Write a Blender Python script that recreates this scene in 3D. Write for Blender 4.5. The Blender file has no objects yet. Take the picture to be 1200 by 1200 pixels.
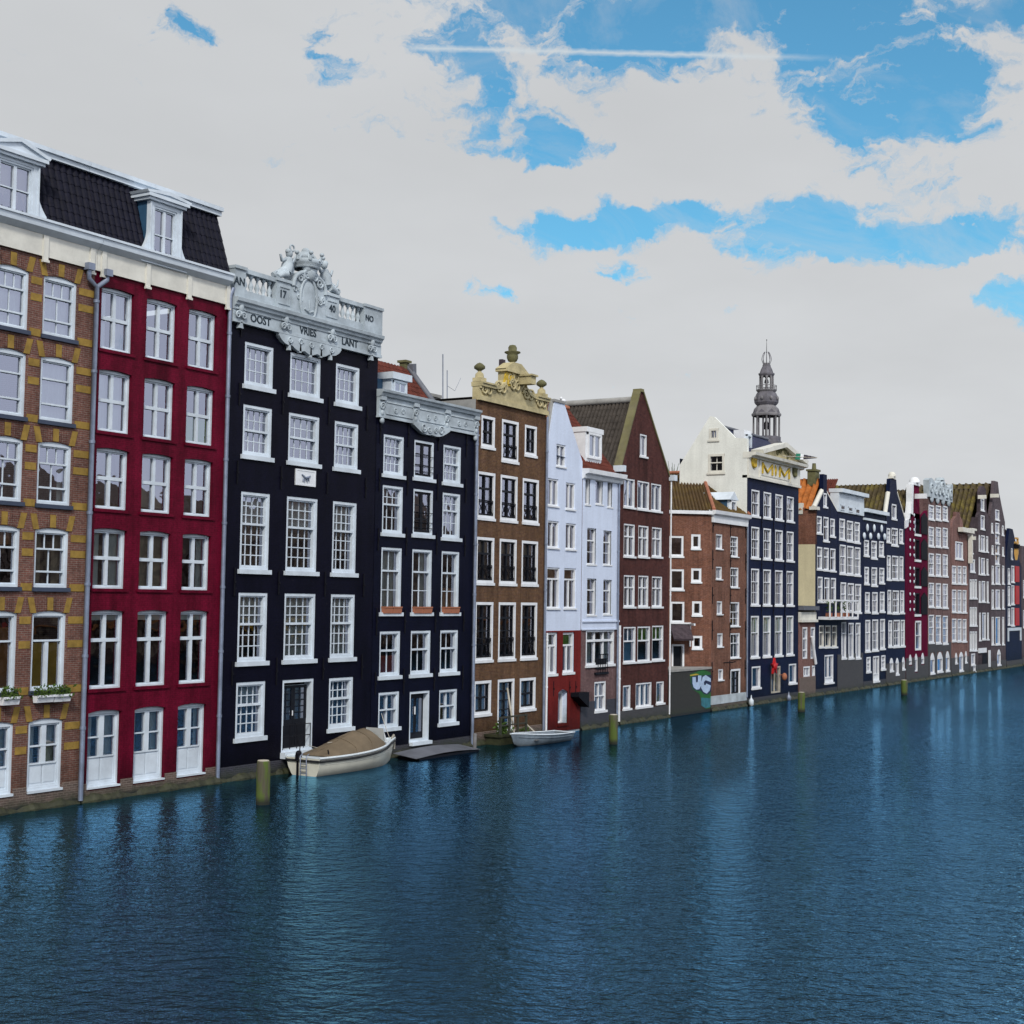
import bpy, bmesh, math, random
from mathutils import Vector, Matrix
from mathutils.geometry import tessellate_polygon
random.seed(7)
sc = bpy.context.scene
COL = sc.collection
R_ = random.Random(11)

# ------------------------------------------------------------------ camera
F_PX, HOR, ROLL, AZ, DIST, HC = 1698.4, 702.28, 0.014669, 0.545067, 37.55, 7.0
PITCH = math.atan((HOR - 600) / F_PX)
CAM = Vector((0, -DIST, HC))
FW = Vector((math.cos(AZ) * math.cos(PITCH), math.sin(AZ) * math.cos(PITCH), math.sin(PITCH)))
_r = Vector((math.sin(AZ), -math.cos(AZ), 0)); _u = _r.cross(FW)
RT = _r * math.cos(ROLL) + _u * math.sin(ROLL)
UP = _u * math.cos(ROLL) - _r * math.sin(ROLL)
def ray(x, y): return FW + RT * ((x - 600) / F_PX) - UP * ((y - 600) / F_PX)
def on_y(x, y, Y=0.0):
    r = ray(x, y); return CAM + r * ((Y - CAM.y) / r.y)
def on_z(x, y, Z=0.0):
    r = ray(x, y); return CAM + r * ((Z - CAM.z) / r.z)
cd = bpy.data.cameras.new('camera'); co = bpy.data.objects.new('camera', cd); COL.objects.link(co)
cd.sensor_width = 36; cd.lens = F_PX / 1200 * 36; cd.clip_end = 5000; cd.clip_start = 0.1
m = Matrix((RT, UP, -FW)).transposed().to_4x4(); m.translation = CAM
co.matrix_world = m
sc.camera = co
sc.view_settings.view_transform = 'Standard'; sc.view_settings.look = 'None'
sc.view_settings.gamma = 1; sc.view_settings.exposure = 0

# ------------------------------------------------------------------ node helper
class NT:
    def __init__(s, tree): s.t = tree
    def n(s, typ, ins=None, **props):
        nd = s.t.nodes.new(typ)
        for k, v in props.items(): setattr(nd, k, v)
        for k, v in (ins or {}).items():
            if isinstance(v, bpy.types.NodeSocket): s.t.links.new(v, nd.inputs[k])
            else: nd.inputs[k].default_value = v
        return nd
    def m(s, op, a, b=0.0, c=None, clamp=False):
        nd = s.t.nodes.new('ShaderNodeMath'); nd.operation = op; nd.use_clamp = clamp
        for i, v in enumerate((a, b, c)):
            if v is None: continue
            if isinstance(v, bpy.types.NodeSocket): s.t.links.new(v, nd.inputs[i])
            else: nd.inputs[i].default_value = v
        return nd.outputs[0]
    def mix(s, f, a, b, blend='MIX'):
        nd = s.t.nodes.new('ShaderNodeMix'); nd.data_type = 'RGBA'; nd.blend_type = blend
        for i, v in ((0, f), (6, a), (7, b)):
            if isinstance(v, bpy.types.NodeSocket): s.t.links.new(v, nd.inputs[i])
            else: nd.inputs[i].default_value = v if i == 0 else (*v[:3], 1)
        return nd.outputs[2]
    def ramp(s, f, stops, interp='LINEAR'):
        nd = s.t.nodes.new('ShaderNodeValToRGB'); cr = nd.color_ramp; cr.interpolation = interp
        while len(cr.elements) < len(stops): cr.elements.new(0.5)
        for e, (p, c) in zip(cr.elements, stops): e.position = p; e.color = (*c[:3], 1) if len(c) >= 3 else (c[0],) * 3 + (1,)
        s.t.links.new(f, nd.inputs[0]); return nd.outputs[0]
    def noise(s, vec, scale, detail=3, rough=.5, dist=0):
        nd = s.n('ShaderNodeTexNoise', {'Scale': scale, 'Detail': detail, 'Roughness': rough, 'Distortion': dist})
        if vec is not None: s.t.links.new(vec, nd.inputs['Vector'])
        return nd.outputs[0]
def newmat(name):
    mt = bpy.data.materials.new(name); mt.use_nodes = True
    t = mt.node_tree; t.nodes.clear(); return mt, NT(t)
def out(nt, sh): nt.n('ShaderNodeOutputMaterial', {'Surface': sh})
def objvec(nt): return nt.n('ShaderNodeTexCoord').outputs['Object']
def wallvec(nt):
    o = nt.n('ShaderNodeSeparateXYZ', {0: objvec(nt)})
    c = nt.n('ShaderNodeCombineXYZ', {0: nt.m('ADD', o.outputs[0], o.outputs[1]), 1: o.outputs[2], 2: 0.0})
    return c.outputs[0], o
def stained(nt, base, vec, amt=.35, scale=.5):
    n1 = nt.noise(vec, scale, 5, .6)
    mp = nt.n('ShaderNodeMapping', {'Vector': vec, 'Scale': (2.2, .22, 1)})
    n2 = nt.noise(mp.outputs[0], 1.0, 4, .6)
    f = nt.m('MULTIPLY', nt.m('ADD', n1, n2), .5)
    d = nt.ramp(f, [(.36, (1 - amt,) * 3), (.62, (1 + amt * .3,) * 3)])
    base = nt.mix(1.0, base, d, 'MULTIPLY')
    zz = nt.m('ADD', nt.n('ShaderNodeSeparateXYZ', {0: vec}).outputs[1], nt.m('MULTIPLY', nt.m('SUBTRACT', nt.noise(vec, .9, 5, .7), .5), 2.6))   # rising damp near the water
    return nt.mix(1.0, base, nt.ramp(nt.m('MULTIPLY', zz, .4), [(.1, (.48, .50, .46)), (.75, (1,) * 3)]), 'MULTIPLY')
def brickmat(name, c1, c2, mortar=(.3, .27, .24), painted=False, amt=.45, rough=.85, speck=None):
    mt, nt = newmat(name); v, o = wallvec(nt)
    b = nt.n('ShaderNodeTexBrick', {'Vector': v, 'Color1': (*c1, 1), 'Color2': (*c2, 1), 'Mortar': (*mortar, 1), 'Scale': 1.0,
             'Mortar Size': .008, 'Mortar Smooth': .3, 'Bias': 0.0, 'Brick Width': .23, 'Row Height': .07})
    if painted:
        base = nt.mix(nt.noise(v, 3.0, 4), c1, c2)
        kk = min(1.0, amt * 2.2); base = nt.mix(nt.m('MULTIPLY', b.outputs['Fac'], .45 * kk), base, tuple(x * .35 for x in c1))
        base = nt.mix(1.0, base, nt.ramp(nt.noise(v, 11.0, 4, .75), [(.35, (1 - .28 * kk,) * 3), (.62, (1 + .18 * kk,) * 3)]), 'MULTIPLY')
    else:
        base = nt.mix(nt.ramp(nt.noise(v, 7.0, 2), [(.35, (0,) * 3), (.7, (.55,) * 3)]), b.outputs[0], tuple(x * .45 for x in c1))
    if speck:
        sp = nt.ramp(nt.noise(v, 9.0, 5, .7), [(.66, (0,) * 3), (.72, (.8,) * 3)])
        big = nt.ramp(nt.noise(v, .8, 2), [(.52, (0,) * 3), (.62, (1,) * 3)])
        base = nt.mix(nt.m('MULTIPLY', sp, big), base, speck)
    base = stained(nt, base, v, amt)
    h = nt.m('ADD', nt.m('MULTIPLY', b.outputs['Fac'], -1.0), nt.m('MULTIPLY', nt.noise(v, 30, 3), .5))
    bp = nt.n('ShaderNodeBump', {'Strength': (.12 if amt < .2 else .3) if painted else .6, 'Distance': .012, 'Height': h})
    p = nt.n('ShaderNodeBsdfPrincipled', {'Base Color': base, 'Roughness': rough, 'Normal': bp.outputs[0], 'Specular IOR Level': .06 if painted else .12})
    out(nt, p.outputs[0]); return mt
def plainmat(name, c, rough=.6, metal=0, amt=.25, scale=1.2, bump=.15, spec=.4, c2=None):
    mt, nt = newmat(name); v = objvec(nt)
    base = nt.mix(nt.noise(v, scale * 2.5, 4, .6), c, c2 or tuple(x * .85 for x in c))
    base = nt.mix(1.0, base, nt.ramp(nt.noise(v, scale, 5, .65), [(.3, (1 - amt,) * 3), (.65, (1.05,) * 3)]), 'MULTIPLY')
    bp = nt.n('ShaderNodeBump', {'Strength': bump, 'Distance': .02, 'Height': nt.noise(v, 18, 4)})
    p = nt.n('ShaderNodeBsdfPrincipled', {'Base Color': base, 'Roughness': rough, 'Metallic': metal, 'Normal': bp.outputs[0], 'Specular IOR Level': spec})
    out(nt, p.outputs[0]); return mt
def tilemat(name, c, c2, moss=None, mossamt=.5):
    mt, nt = newmat(name); v = objvec(nt)
    base = nt.mix(nt.noise(v, 4.0, 3, .7), c, c2)
    if moss: base = nt.mix(nt.ramp(nt.noise(v, .8, 5, .7), [(mossamt, (0,) * 3), (mossamt + .2, (.85,) * 3)]), base, moss)
    base = nt.mix(1.0, base, nt.ramp(nt.noise(v, 2.2, 4, .7), [(.3, (.55,) * 3), (.7, (1.15,) * 3)]), 'MULTIPLY')
    p = nt.n('ShaderNodeBsdfPrincipled', {'Base Color': base, 'Roughness': .6, 'Specular IOR Level': .10})
    out(nt, p.outputs[0]); return mt
M = {}
M['white'] = plainmat('white_paint', (.80, .83, .87), .45, amt=.14)
M['frame'] = plainmat('frame_paint', (.66, .74, .82), .45, amt=.2, scale=1.0)
M['cream'] = plainmat('cream_paint', (.74, .73, .66), .55, amt=.2)
M['frieze'] = plainmat('frieze_paint', (.50, .575, .63), .7, amt=.45, scale=.9)
M['sillblue'] = plainmat('bluestone_sill', (.045, .06, .10), .6)
M['stone'] = plainmat('weathered_sandstone', (.60, .52, .31), .85, amt=.45, c2=(.44, .38, .20), bump=.5)
M['mossstone'] = plainmat('mossy_stone', (.085, .085, .03), .95, amt=.5, c2=(.20, .19, .10), bump=.6)
M['gold'] = plainmat('gold_paint', (.62, .42, .03), .5, amt=.45, scale=4)
M['yellowstone'] = plainmat('yellow_brick_block', (.36, .235, .05), .9, amt=.45, scale=2.2, c2=(.27, .165, .035))
M['ink'] = plainmat('dark_lettering', (.02, .035, .05), .7)
M['iron'] = plainmat('black_iron', (.008, .008, .012), .6, spec=.12)
M['blackdoor'] = plainmat('black_joinery', (.010, .011, .016), .5, spec=.15)
M['zinc'] = plainmat('zinc_pipe', (.26, .30, .40), .45, .3, amt=.4)
M['lead'] = plainmat('lead_sheet', (.14, .15, .18), .6, amt=.4)
M['steeple'] = plainmat('weathered_steeple_lead', (.10, .10, .135), .7, amt=.5, scale=.6, c2=(.17, .16, .17))
M['steeplewood'] = plainmat('steeple_column_paint', (.22, .215, .23), .7, amt=.4, scale=.6)
M['blue_side'] = plainmat('blue_grey_cladding', (.03, .09, .17), .6)
M['stair'] = plainmat('grey_render', (.34, .34, .33), .85, amt=.35)
M['curtain'] = plainmat('white_curtain', (.74, .77, .77), .9, amt=.12)
M['curtain_tan'] = plainmat('tan_curtain', (.38, .29, .20), .9, amt=.25)
M['blind_green'] = plainmat('green_blind', (.22, .62, .04), .7, amt=.2)
M['blind_blue'] = plainmat('blue_blind', (.25, .55, .9), .7, amt=.2)
M['blind_orange'] = plainmat('orange_blind', (.50, .20, .06), .7, amt=.3)
M['blind_yellow'] = plainmat('yellow_poster', (.75, .42, .02), .7, amt=.3)
M['blind_red'] = plainmat('red_hanging', (.55, .08, .05), .7, amt=.3)
M['wood_grey'] = plainmat('weathered_wood', (.20, .20, .20), .85, amt=.5, scale=2, c2=(.12, .12, .13))
M['wood_pale'] = plainmat('pale_wood', (.48, .45, .38), .8, amt=.4, scale=2)
M['terracotta'] = plainmat('terracotta', (.42, .16, .09), .85, amt=.35)
M['leaf'] = plainmat('leaf_green', (.05, .10, .025), .8, spec=.08, amt=.5, scale=6, c2=(.09, .14, .03))
M['redshutter'] = plainmat('red_shutter', (.46, .008, .010), .5, amt=.2)
M['darkshutter'] = plainmat('dark_shutter', (.006, .005, .009), .6, amt=.2, spec=.1)
M['canvas'] = plainmat('boat_canvas', (.17, .130, .085), .9, amt=.25, scale=1.6, bump=.3)
M['gelcoat'] = plainmat('boat_gelcoat', (.78, .78, .68), .25, amt=.14, scale=1.1)
M['deck'] = plainmat('boat_deck', (.66, .73, .78), .45, amt=.15)
M['rubber'] = plainmat('rub_rail', (.02, .02, .022), .6)
M['alu'] = plainmat('boat_aluminium', (.25, .30, .35), .5, .3, amt=.45, scale=1.6)
M['darkwood'] = plainmat('wet_dark_wood', (.055, .055, .048), .85, amt=.5, scale=2, c2=(.03, .035, .02))
M['rope'] = plainmat('rope', (.55, .52, .46), .9)
M['yellow_metal'] = plainmat('yellow_metal', (.62, .36, .10), .55)
M['green_cloth'] = plainmat('flag_green', (.02, .22, .14), .8)
M['dark_cloth'] = plainmat('flag_dark', (.04, .03, .05), .8)
M['paint_green'] = plainmat('graffiti_green', (.02, .15, .03), .7, amt=.5, scale=2)
M['paint_pale'] = plainmat('graffiti_pale_blue', (.50, .66, .90), .7, amt=.3, scale=2)
M['paint_dark'] = plainmat('graffiti_outline', (.01, .02, .07), .7)
M['paint_teal'] = plainmat('graffiti_teal', (.04, .20, .26), .7, amt=.5, scale=2)
M['brick_yellow'] = brickmat('brown_red_brick', (.215, .092, .07), (.145, .065, .055), (.26, .22, .19))
M['maroon'] = brickmat('maroon_painted_brick', (.150, .0050, .025), (.11, .004, .018), painted=True, amt=.55, rough=.5)
M['black1'] = brickmat('black_painted_brick', (.0052, .0050, .015), (.0040, .0038, .011), painted=True, amt=.4, rough=.42, speck=(.10, .09, .10))
M['black2'] = brickmat('navy_black_painted_brick', (.0050, .0060, .020), (.0040, .0045, .014), painted=True, amt=.4, rough=.42)
M['navy'] = brickmat('navy_painted_brick', (.0075, .014, .050), (.006, .010, .036), painted=True, amt=.4, rough=.5)
M['brown'] = brickmat('ochre_brown_brick', (.165, .085, .042), (.115, .055, .04), (.20, .15, .10))
M['whitewall'] = brickmat('white_painted_brick', (.66, .74, .90), (.60, .68, .84), painted=True, amt=.10, rough=.6)
M['whiteside'] = brickmat('limewashed_brick', (.80, .82, .78), (.74, .76, .72), painted=True, amt=.14, rough=.7)
M['oxred'] = brickmat('ox_red_painted_brick', (.20, .022, .020), (.15, .018, .017), painted=True, amt=.35, rough=.6)
M['purplebrick'] = brickmat('purple_brick', (.20, .11, .11), (.14, .075, .08), (.24, .2, .2))
M['darkbrick'] = brickmat('dark_red_brick', (.105, .034, .027), (.062, .02, .019), (.12, .07, .07), speck=(.42, .33, .32))
M['redbrick'] = brickmat('warm_red_brick', (.245, .098, .058), (.165, .066, .046), (.28, .22, .19), speck=(.45, .33, .27))
M['pinkbrick'] = brickmat('pink_brick', (.20, .115, .11), (.16, .09, .092), (.24, .2, .19))
M['rosebrick'] = brickmat('rose_brick', (.27, .125, .105), (.21, .10, .09), (.3, .25, .24))
M['greybrick'] = brickmat('grey_brown_brick', (.13, .10, .115), (.09, .07, .085), (.18, .16, .17))
M['darkgreybrick'] = brickmat('dark_grey_brick', (.095, .07, .085), (.06, .048, .06), (.13, .11, .12))
M['magenta'] = brickmat('magenta_painted_brick', (.135, .005, .036), (.10, .004, .027), painted=True, amt=.35)
M['creamwall'] = brickmat('cream_render', (.66, .60, .40), (.6, .54, .36), painted=True, amt=.15)
M['tile_dark'] = tilemat('glazed_black_tile', (.0055, .006, .015), (.012, .012, .024))
M['tile_brown'] = tilemat('brown_pantile', (.18, .112, .048), (.085, .055, .03), (.22, .155, .045), .46)
M['tile_grey'] = tilemat('grey_pantile', (.085, .072, .062), (.045, .04, .036))
M['tile_red'] = tilemat('red_tile', (.15, .040, .026), (.085, .026, .022))
M['tile_orange'] = tilemat('orange_pantile', (.55, .19, .045), (.36, .12, .035))
M['tile_slate'] = tilemat('blue_slate', (.025, .03, .07), (.04, .045, .09))
M['tile_moss'] = tilemat('mossy_pantile', (.115, .088, .045), (.055, .045, .03), (.20, .165, .04), .48)
# wet mossy plinth
def plinthmat(name, c, mo=None):
    mt, nt = newmat(name); v, o = wallvec(nt)
    b = nt.n('ShaderNodeTexBrick', {'Vector': v, 'Color1': (*c, 1), 'Color2': (*[x * .6 for x in c], 1), 'Mortar': (*[min(.2, x * 1.9) for x in c], 1), 'Scale': 1.0,
             'Mortar Size': .01, 'Brick Width': .24, 'Row Height': .075})
    n = nt.noise(v, 1.6, 6, .7)
    z = nt.m('ADD', o.outputs[2], nt.m('MULTIPLY', nt.m('SUBTRACT', n, .5), 1.1))
    moss = nt.mix(nt.ramp(z, [(.05, (.95,) * 3), (.5, (.0,) * 3)]), b.outputs[0], (.020, .026, .009))
    wet = nt.mix(nt.ramp(o.outputs[2], [(.10, (1,) * 3), (.22, (0,) * 3)]), moss, (.006, .007, .006))
    lime = nt.mix(nt.ramp(nt.noise(v, 3.5, 5, .75), [(.62, (0,) * 3), (.72, (.45,) * 3)]), wet, tuple(min(.26, x * 2.4) for x in c))
    bp = nt.n('ShaderNodeBump', {'Strength': .7, 'Distance': .02, 'Height': nt.m('SUBTRACT', nt.noise(v, 14, 4), b.outputs['Fac'])})
    out(nt, nt.n('ShaderNodeBsdfPrincipled', {'Base Color': lime, 'Roughness': .7, 'Normal': bp.outputs[0]}).outputs[0]); return mt
M['plinth'] = plinthmat('mossy_plinth_brick', (.13, .085, .07))
M['plinth_dark'] = plinthmat('dark_plinth_brick', (.03, .03, .04))
M['plinth_grey'] = plinthmat('grey_plinth_brick', (.042, .040, .043))
M['quaywall'] = plinthmat('old_quay_brick', (.020, .018, .014))
def glassmat():
    mt, nt = newmat('window_glass'); v = objvec(nt)
    rnd = nt.n('ShaderNodeObjectInfo').outputs['Random']
    nz = nt.n('ShaderNodeTexNoise', {'Vector': v, 'Scale': .9, 'Detail': 2.0, 'W': rnd}, noise_dimensions='4D')
    nt.t.links.new(nt.m('MULTIPLY', rnd, 40.0), nz.inputs['W'])
    bp = nt.n('ShaderNodeBump', {'Strength': .5, 'Distance': .03, 'Height': nz.outputs[0]})
    fr = nt.n('ShaderNodeFresnel', {'IOR': 1.5})
    f = nt.m('ADD', nt.m('MULTIPLY', fr.outputs[0], 1.3), .26, clamp=True)
    g = nt.n('ShaderNodeBsdfGlossy', {'Color': (.80, .83, 1.0, 1), 'Roughness': .015, 'Normal': bp.outputs[0]})
    t = nt.n('ShaderNodeBsdfTransparent', {'Color': (.80, .86, .85, 1)})
    x = nt.n('ShaderNodeMixShader', {0: f, 1: t.outputs[0], 2: g.outputs[0]})
    out(nt, x.outputs[0]); return mt
M['glass'] = glassmat()
def postmat():
    mt, nt = newmat('mossy_timber'); v = objvec(nt)
    mp = nt.n('ShaderNodeMapping', {'Vector': v, 'Scale': (9, 9, .8)})
    g = nt.noise(mp.outputs[0], 1.5, 5, .7)
    base = nt.mix(g, (.035, .03, .02), (.12, .11, .07))
    sv = nt.n('ShaderNodeMapping', {'Vector': v, 'Scale': (3.5, 3.5, .7)})
    base = nt.mix(nt.ramp(nt.noise(sv.outputs[0], 1.2, 3, .6), [(.40, (0,) * 3), (.54, (.9,) * 3)]), base, (.075, .115, .014))
    z = nt.n('ShaderNodeSeparateXYZ', {0: v}).outputs[2]
    base = nt.mix(nt.ramp(z, [(.08, (1,) * 3), (.3, (0,) * 3)]), base, (.012, .014, .008))
    bp = nt.n('ShaderNodeBump', {'Strength': .8, 'Distance': .03, 'Height': g})
    out(nt, nt.n('ShaderNodeBsdfPrincipled', {'Base Color': base, 'Roughness': .85, 'Normal': bp.outputs[0]}).outputs[0]); return mt
M['post'] = postmat()
M['wetmoss'] = plainmat('wet_mossy_footing', (.022, .022, .014), .6, amt=.6, scale=3, c2=(.05, .055, .02), bump=.8)
M['coping'] = plainmat('mossy_coping', (.17, .15, .11), .9, amt=.5, c2=(.20, .19, .06), scale=.6, bump=.5)

# ------------------------------------------------------------------ mesh builder
class MB:
    def __init__(s): s.v = []; s.f = []; s.smooth = set()
    def add(s, vs, fs, smooth=False):
        o = len(s.v); s.v += [tuple(p) for p in vs]
        for f in fs:
            if smooth: s.smooth.add(len(s.f))
            s.f.append([i + o for i in f])
    def box(s, x0, x1, y0, y1, z0, z1):
        s.add([(x0, y0, z0), (x1, y0, z0), (x1, y1, z0), (x0, y1, z0), (x0, y0, z1), (x1, y0, z1), (x1, y1, z1), (x0, y1, z1)],
              [(0, 1, 5, 4), (1, 2, 6, 5), (2, 3, 7, 6), (3, 0, 4, 7), (4, 5, 6, 7), (3, 2, 1, 0)])
    def quad(s, a, b, c, d): s.add([a, b, c, d], [(0, 1, 2, 3)])
    def prism(s, pts, y0, y1):            # polygon in (u,v), extruded along y
        n = len(pts); tr = tessellate_polygon([[Vector((u, v, 0)) for u, v in pts]])
        vs = [(u, y0, v) for u, v in pts] + [(u, y1, v) for u, v in pts]
        fs = [tuple(t) for t in tr] + [tuple(i + n for i in t) for t in tr]
        fs += [(i, (i + 1) % n, (i + 1) % n + n, i + n) for i in range(n)]
        s.add(vs, fs)
    def xprism(s, pts, x0, x1):           # profile in (y,z), extruded along x
        n = len(pts); tr = tessellate_polygon([[Vector((a, b, 0)) for a, b in pts]])
        vs = [(x0, a, b) for a, b in pts] + [(x1, a, b) for a, b in pts]
        fs = [tuple(t) for t in tr] + [tuple(i + n for i in t) for t in tr]
        fs += [(i, (i + 1) % n, (i + 1) % n + n, i + n) for i in range(n)]
        s.add(vs, fs)
    def tube(s, pts, r, n=6, caps=True):
        pts = [Vector(p) for p in pts]; rs = r if isinstance(r, (list, tuple)) else [r] * len(pts)
        vs = []; fs = []
        for i, p in enumerate(pts):
            d = (pts[min(i + 1, len(pts) - 1)] - pts[max(i - 1, 0)])
            d = d.normalized() if d.length > 1e-9 else Vector((0, 0, 1))
            a = d.cross(Vector((0, 1, 0)) if abs(d.y) < .8 else Vector((1, 0, 0))).normalized(); b = d.cross(a)
            for k in range(n):
                t = 2 * math.pi * k / n; vs.append(p + (a * math.cos(t) + b * math.sin(t)) * rs[i])
        for i in range(len(pts) - 1):
            for k in range(n):
                k2 = (k + 1) % n; fs.append((i * n + k, i * n + k2, (i + 1) * n + k2, (i + 1) * n + k))
        s.add(vs, fs, True)
        if caps:
            s.add(vs[:n], [tuple(range(n))]); s.add(vs[-n:], [tuple(range(n))])
    def lathe(s, prof, c=(0, 0, 0), n=12, smooth=True, rot=0.0, cap=True):   # prof: (r,z)
        vs = []; fs = []
        for r, z in prof:
            for k in range(n):
                t = 2 * math.pi * k / n + rot; vs.append((c[0] + r * math.cos(t), c[1] + r * math.sin(t), c[2] + z))
        for i in range(len(prof) - 1):
            for k in range(n):
                k2 = (k + 1) % n; fs.append((i * n + k, i * n + k2, (i + 1) * n + k2, (i + 1) * n + k))
        s.add(vs, fs, smooth)
        if cap: s.add(vs[-n:], [tuple(range(n))])
    def ball(s, c, rx, ry, rz, n=10, m=6):
        vs = []; fs = []
        for i in range(m + 1):
            a = math.pi * i / m
            for k in range(n):
                t = 2 * math.pi * k / n
                vs.append((c[0] + rx * math.sin(a) * math.cos(t), c[1] + ry * math.sin(a) * math.sin(t), c[2] + rz * math.cos(a)))
        for i in range(m):
            for k in range(n):
                k2 = (k + 1) % n; fs.append((i * n + k, i * n + k2, (i + 1) * n + k2, (i + 1) * n + k))
        s.add(vs, fs, True)
    def spiral(s, u, v, y, r0, turns=1.4, a0=0.0, sgn=1, tr=.04, shrink=.75):
        n = int(14 * turns); pts = []
        for i in range(n + 1):
            t = i / n; a = a0 + sgn * t * turns * 2 * math.pi; r = r0 * (1 - shrink * t)
            pts.append((u + r * math.cos(a), y, v + r * math.sin(a)))
        s.tube(pts, [tr * (1 - .4 * i / n) for i in range(n + 1)], 5)
    def tiles(s, e0, e1, r0, r1, rib=.24, row=.34, amp=.045):   # eave left/right, ridge left/right
        e0, e1, r0, r1 = map(Vector, (e0, e1, r0, r1))
        w = max((e1 - e0).length, (r1 - r0).length); l = ((r0 + r1) / 2 - (e0 + e1) / 2).length
        nr = max(2, int(w / rib)); nc = nr * 5; nv = max(2, int(l / row))
        nrm = (e1 - e0 if (e1 - e0).length > .01 else r1 - r0).cross((r0 + r1) / 2 - (e0 + e1) / 2).normalized()
        rows = []
        for j in range(nv):
            rows += [(j / nv, .02), ((j + .999) / nv, 0.0)]
        vs = []; 
        for t, h in rows:
            a = e0.lerp(r0, t); b = e1.lerp(r1, t)
            for i in range(nc + 1):
                q = i / nc; ph = (q * nr) % 1.0
                hh = amp * (math.sin(ph * 2 * math.pi) + .35 * math.sin(ph * 4 * math.pi + .6))
                vs.append(a.lerp(b, q) + nrm * (h + hh))
        k = nc + 1
        fs = [(j * k + i, j * k + i + 1, (j + 1) * k + i + 1, (j + 1) * k + i) for j in range(len(rows) - 1) for i in range(nc)]
        s.add(vs, fs)
    def build(s, name, mat, parent=None, loc=None, rotz=0.0):
        me = bpy.data.meshes.new(name); me.from_pydata(s.v, [], s.f); 
        if s.smooth:
            for i in s.smooth: me.polygons[i].use_smooth = True
        me.materials.append(M[mat] if isinstance(mat, str) else mat); me.update()
        o = bpy.data.objects.new(name, me); COL.objects.link(o)
        if parent is not None: o.parent = parent
        if loc is not None: o.location = loc
        o.rotation_euler.z = rotz
        return o
def tag(o, label=None, cat=None, group=None, kind=None):
    if label: o['label'] = label
    if cat: o['category'] = cat
    if group: o['group'] = group
    if kind: o['kind'] = kind
    return o
def empty(name, loc, rz=0.0):
    o = bpy.data.objects.new(name, None); COL.objects.link(o); o.location = loc; o.rotation_euler.z = rz; o.empty_display_size = .3; return o
def text_mb(txt, size, depth=.012, cx=0, cz=0, y=0, mb=None, sx=1.0, bold=0.0):
    cu = bpy.data.curves.new('lettering', 'FONT'); cu.body = txt; cu.size = size; cu.extrude = depth; cu.align_x = 'CENTER'; cu.align_y = 'CENTER'
    cu.offset = bold; cu.resolution_u = 3
    ob = bpy.data.objects.new('lettering', cu); COL.objects.link(ob)
    dg = bpy.context.evaluated_depsgraph_get(); dg.update(); me = bpy.data.meshes.new_from_object(ob.evaluated_get(dg))
    mb = mb or MB()
    mb.add([(cx + p.co.x * sx, y - p.co.z, cz + p.co.y) for p in me.vertices], [tuple(p.vertices) for p in me.polygons])
    bpy.data.objects.remove(ob); bpy.data.curves.remove(cu); bpy.data.meshes.remove(me)
    return mb

# ------------------------------------------------------------------ faces, houses, windows
class Face:
    def __init__(s, root, origin, rot=0.0):
        s.root = root; s.o = Vector(origin); s.rot = rot
        s.ux = Vector((math.cos(rot), math.sin(rot), 0)); s.ny = Vector((-math.sin(rot), math.cos(rot), 0))
        s.loc = s.o - root.location; s.holes = []
    def L(s, x, y, dy=0.0):
        r = ray(x, y); t = ((s.o - CAM).dot(s.ny) + dy) / r.dot(s.ny); q = CAM + r * t - s.o
        return q.dot(s.ux), q.z
    def U(s, x, y, dy=0.0): return s.L(x, y, dy)[0]
    def V(s, x, y, dy=0.0): return s.L(x, y, dy)[1]
    def rect(s, xa, xb, ya, yb, dy=0.0):
        xm, ym = (xa + xb) / 2, (ya + yb) / 2
        return s.U(xa, ym, dy), s.U(xb, ym, dy), s.V(xm, yb, dy), s.V(xm, ya, dy)
    def part(s, mb, name, mat, parent=None):
        if parent is None: return mb.build(name, mat, s.root, s.loc, s.rot)
        return mb.build(name, mat, parent)
def hole_poly(u0, u1, v0, v1, arch=0.0, n=8):
    if arch <= 0: return [(u0, v0), (u1, v0), (u1, v1), (u0, v1)]
    p = [(u0, v0), (u1, v0)]
    for i in range(n + 1):
        t = i / n; p.append((u1 + (u0 - u1) * t, v1 - arch + arch * (1 - (2 * t - 1) ** 2)))
    return p
def curtain_mesh(u0, u1, v0, v1, y, waves):
    mb = MB(); n = max(8, int((u1 - u0) / .05)); vs = []
    ph = R_.random() * 6
    for v in (v0, v1):
        for i in range(n + 1):
            t = i / n; vs.append((u0 + (u1 - u0) * t, y + .03 * math.sin(t * waves + ph) + .012 * math.sin(t * waves * 2.7), v))
    mb.add(vs, [(i, i + 1, n + 2 + i, n + 1 + i) for i in range(n)], True); return mb
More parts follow.
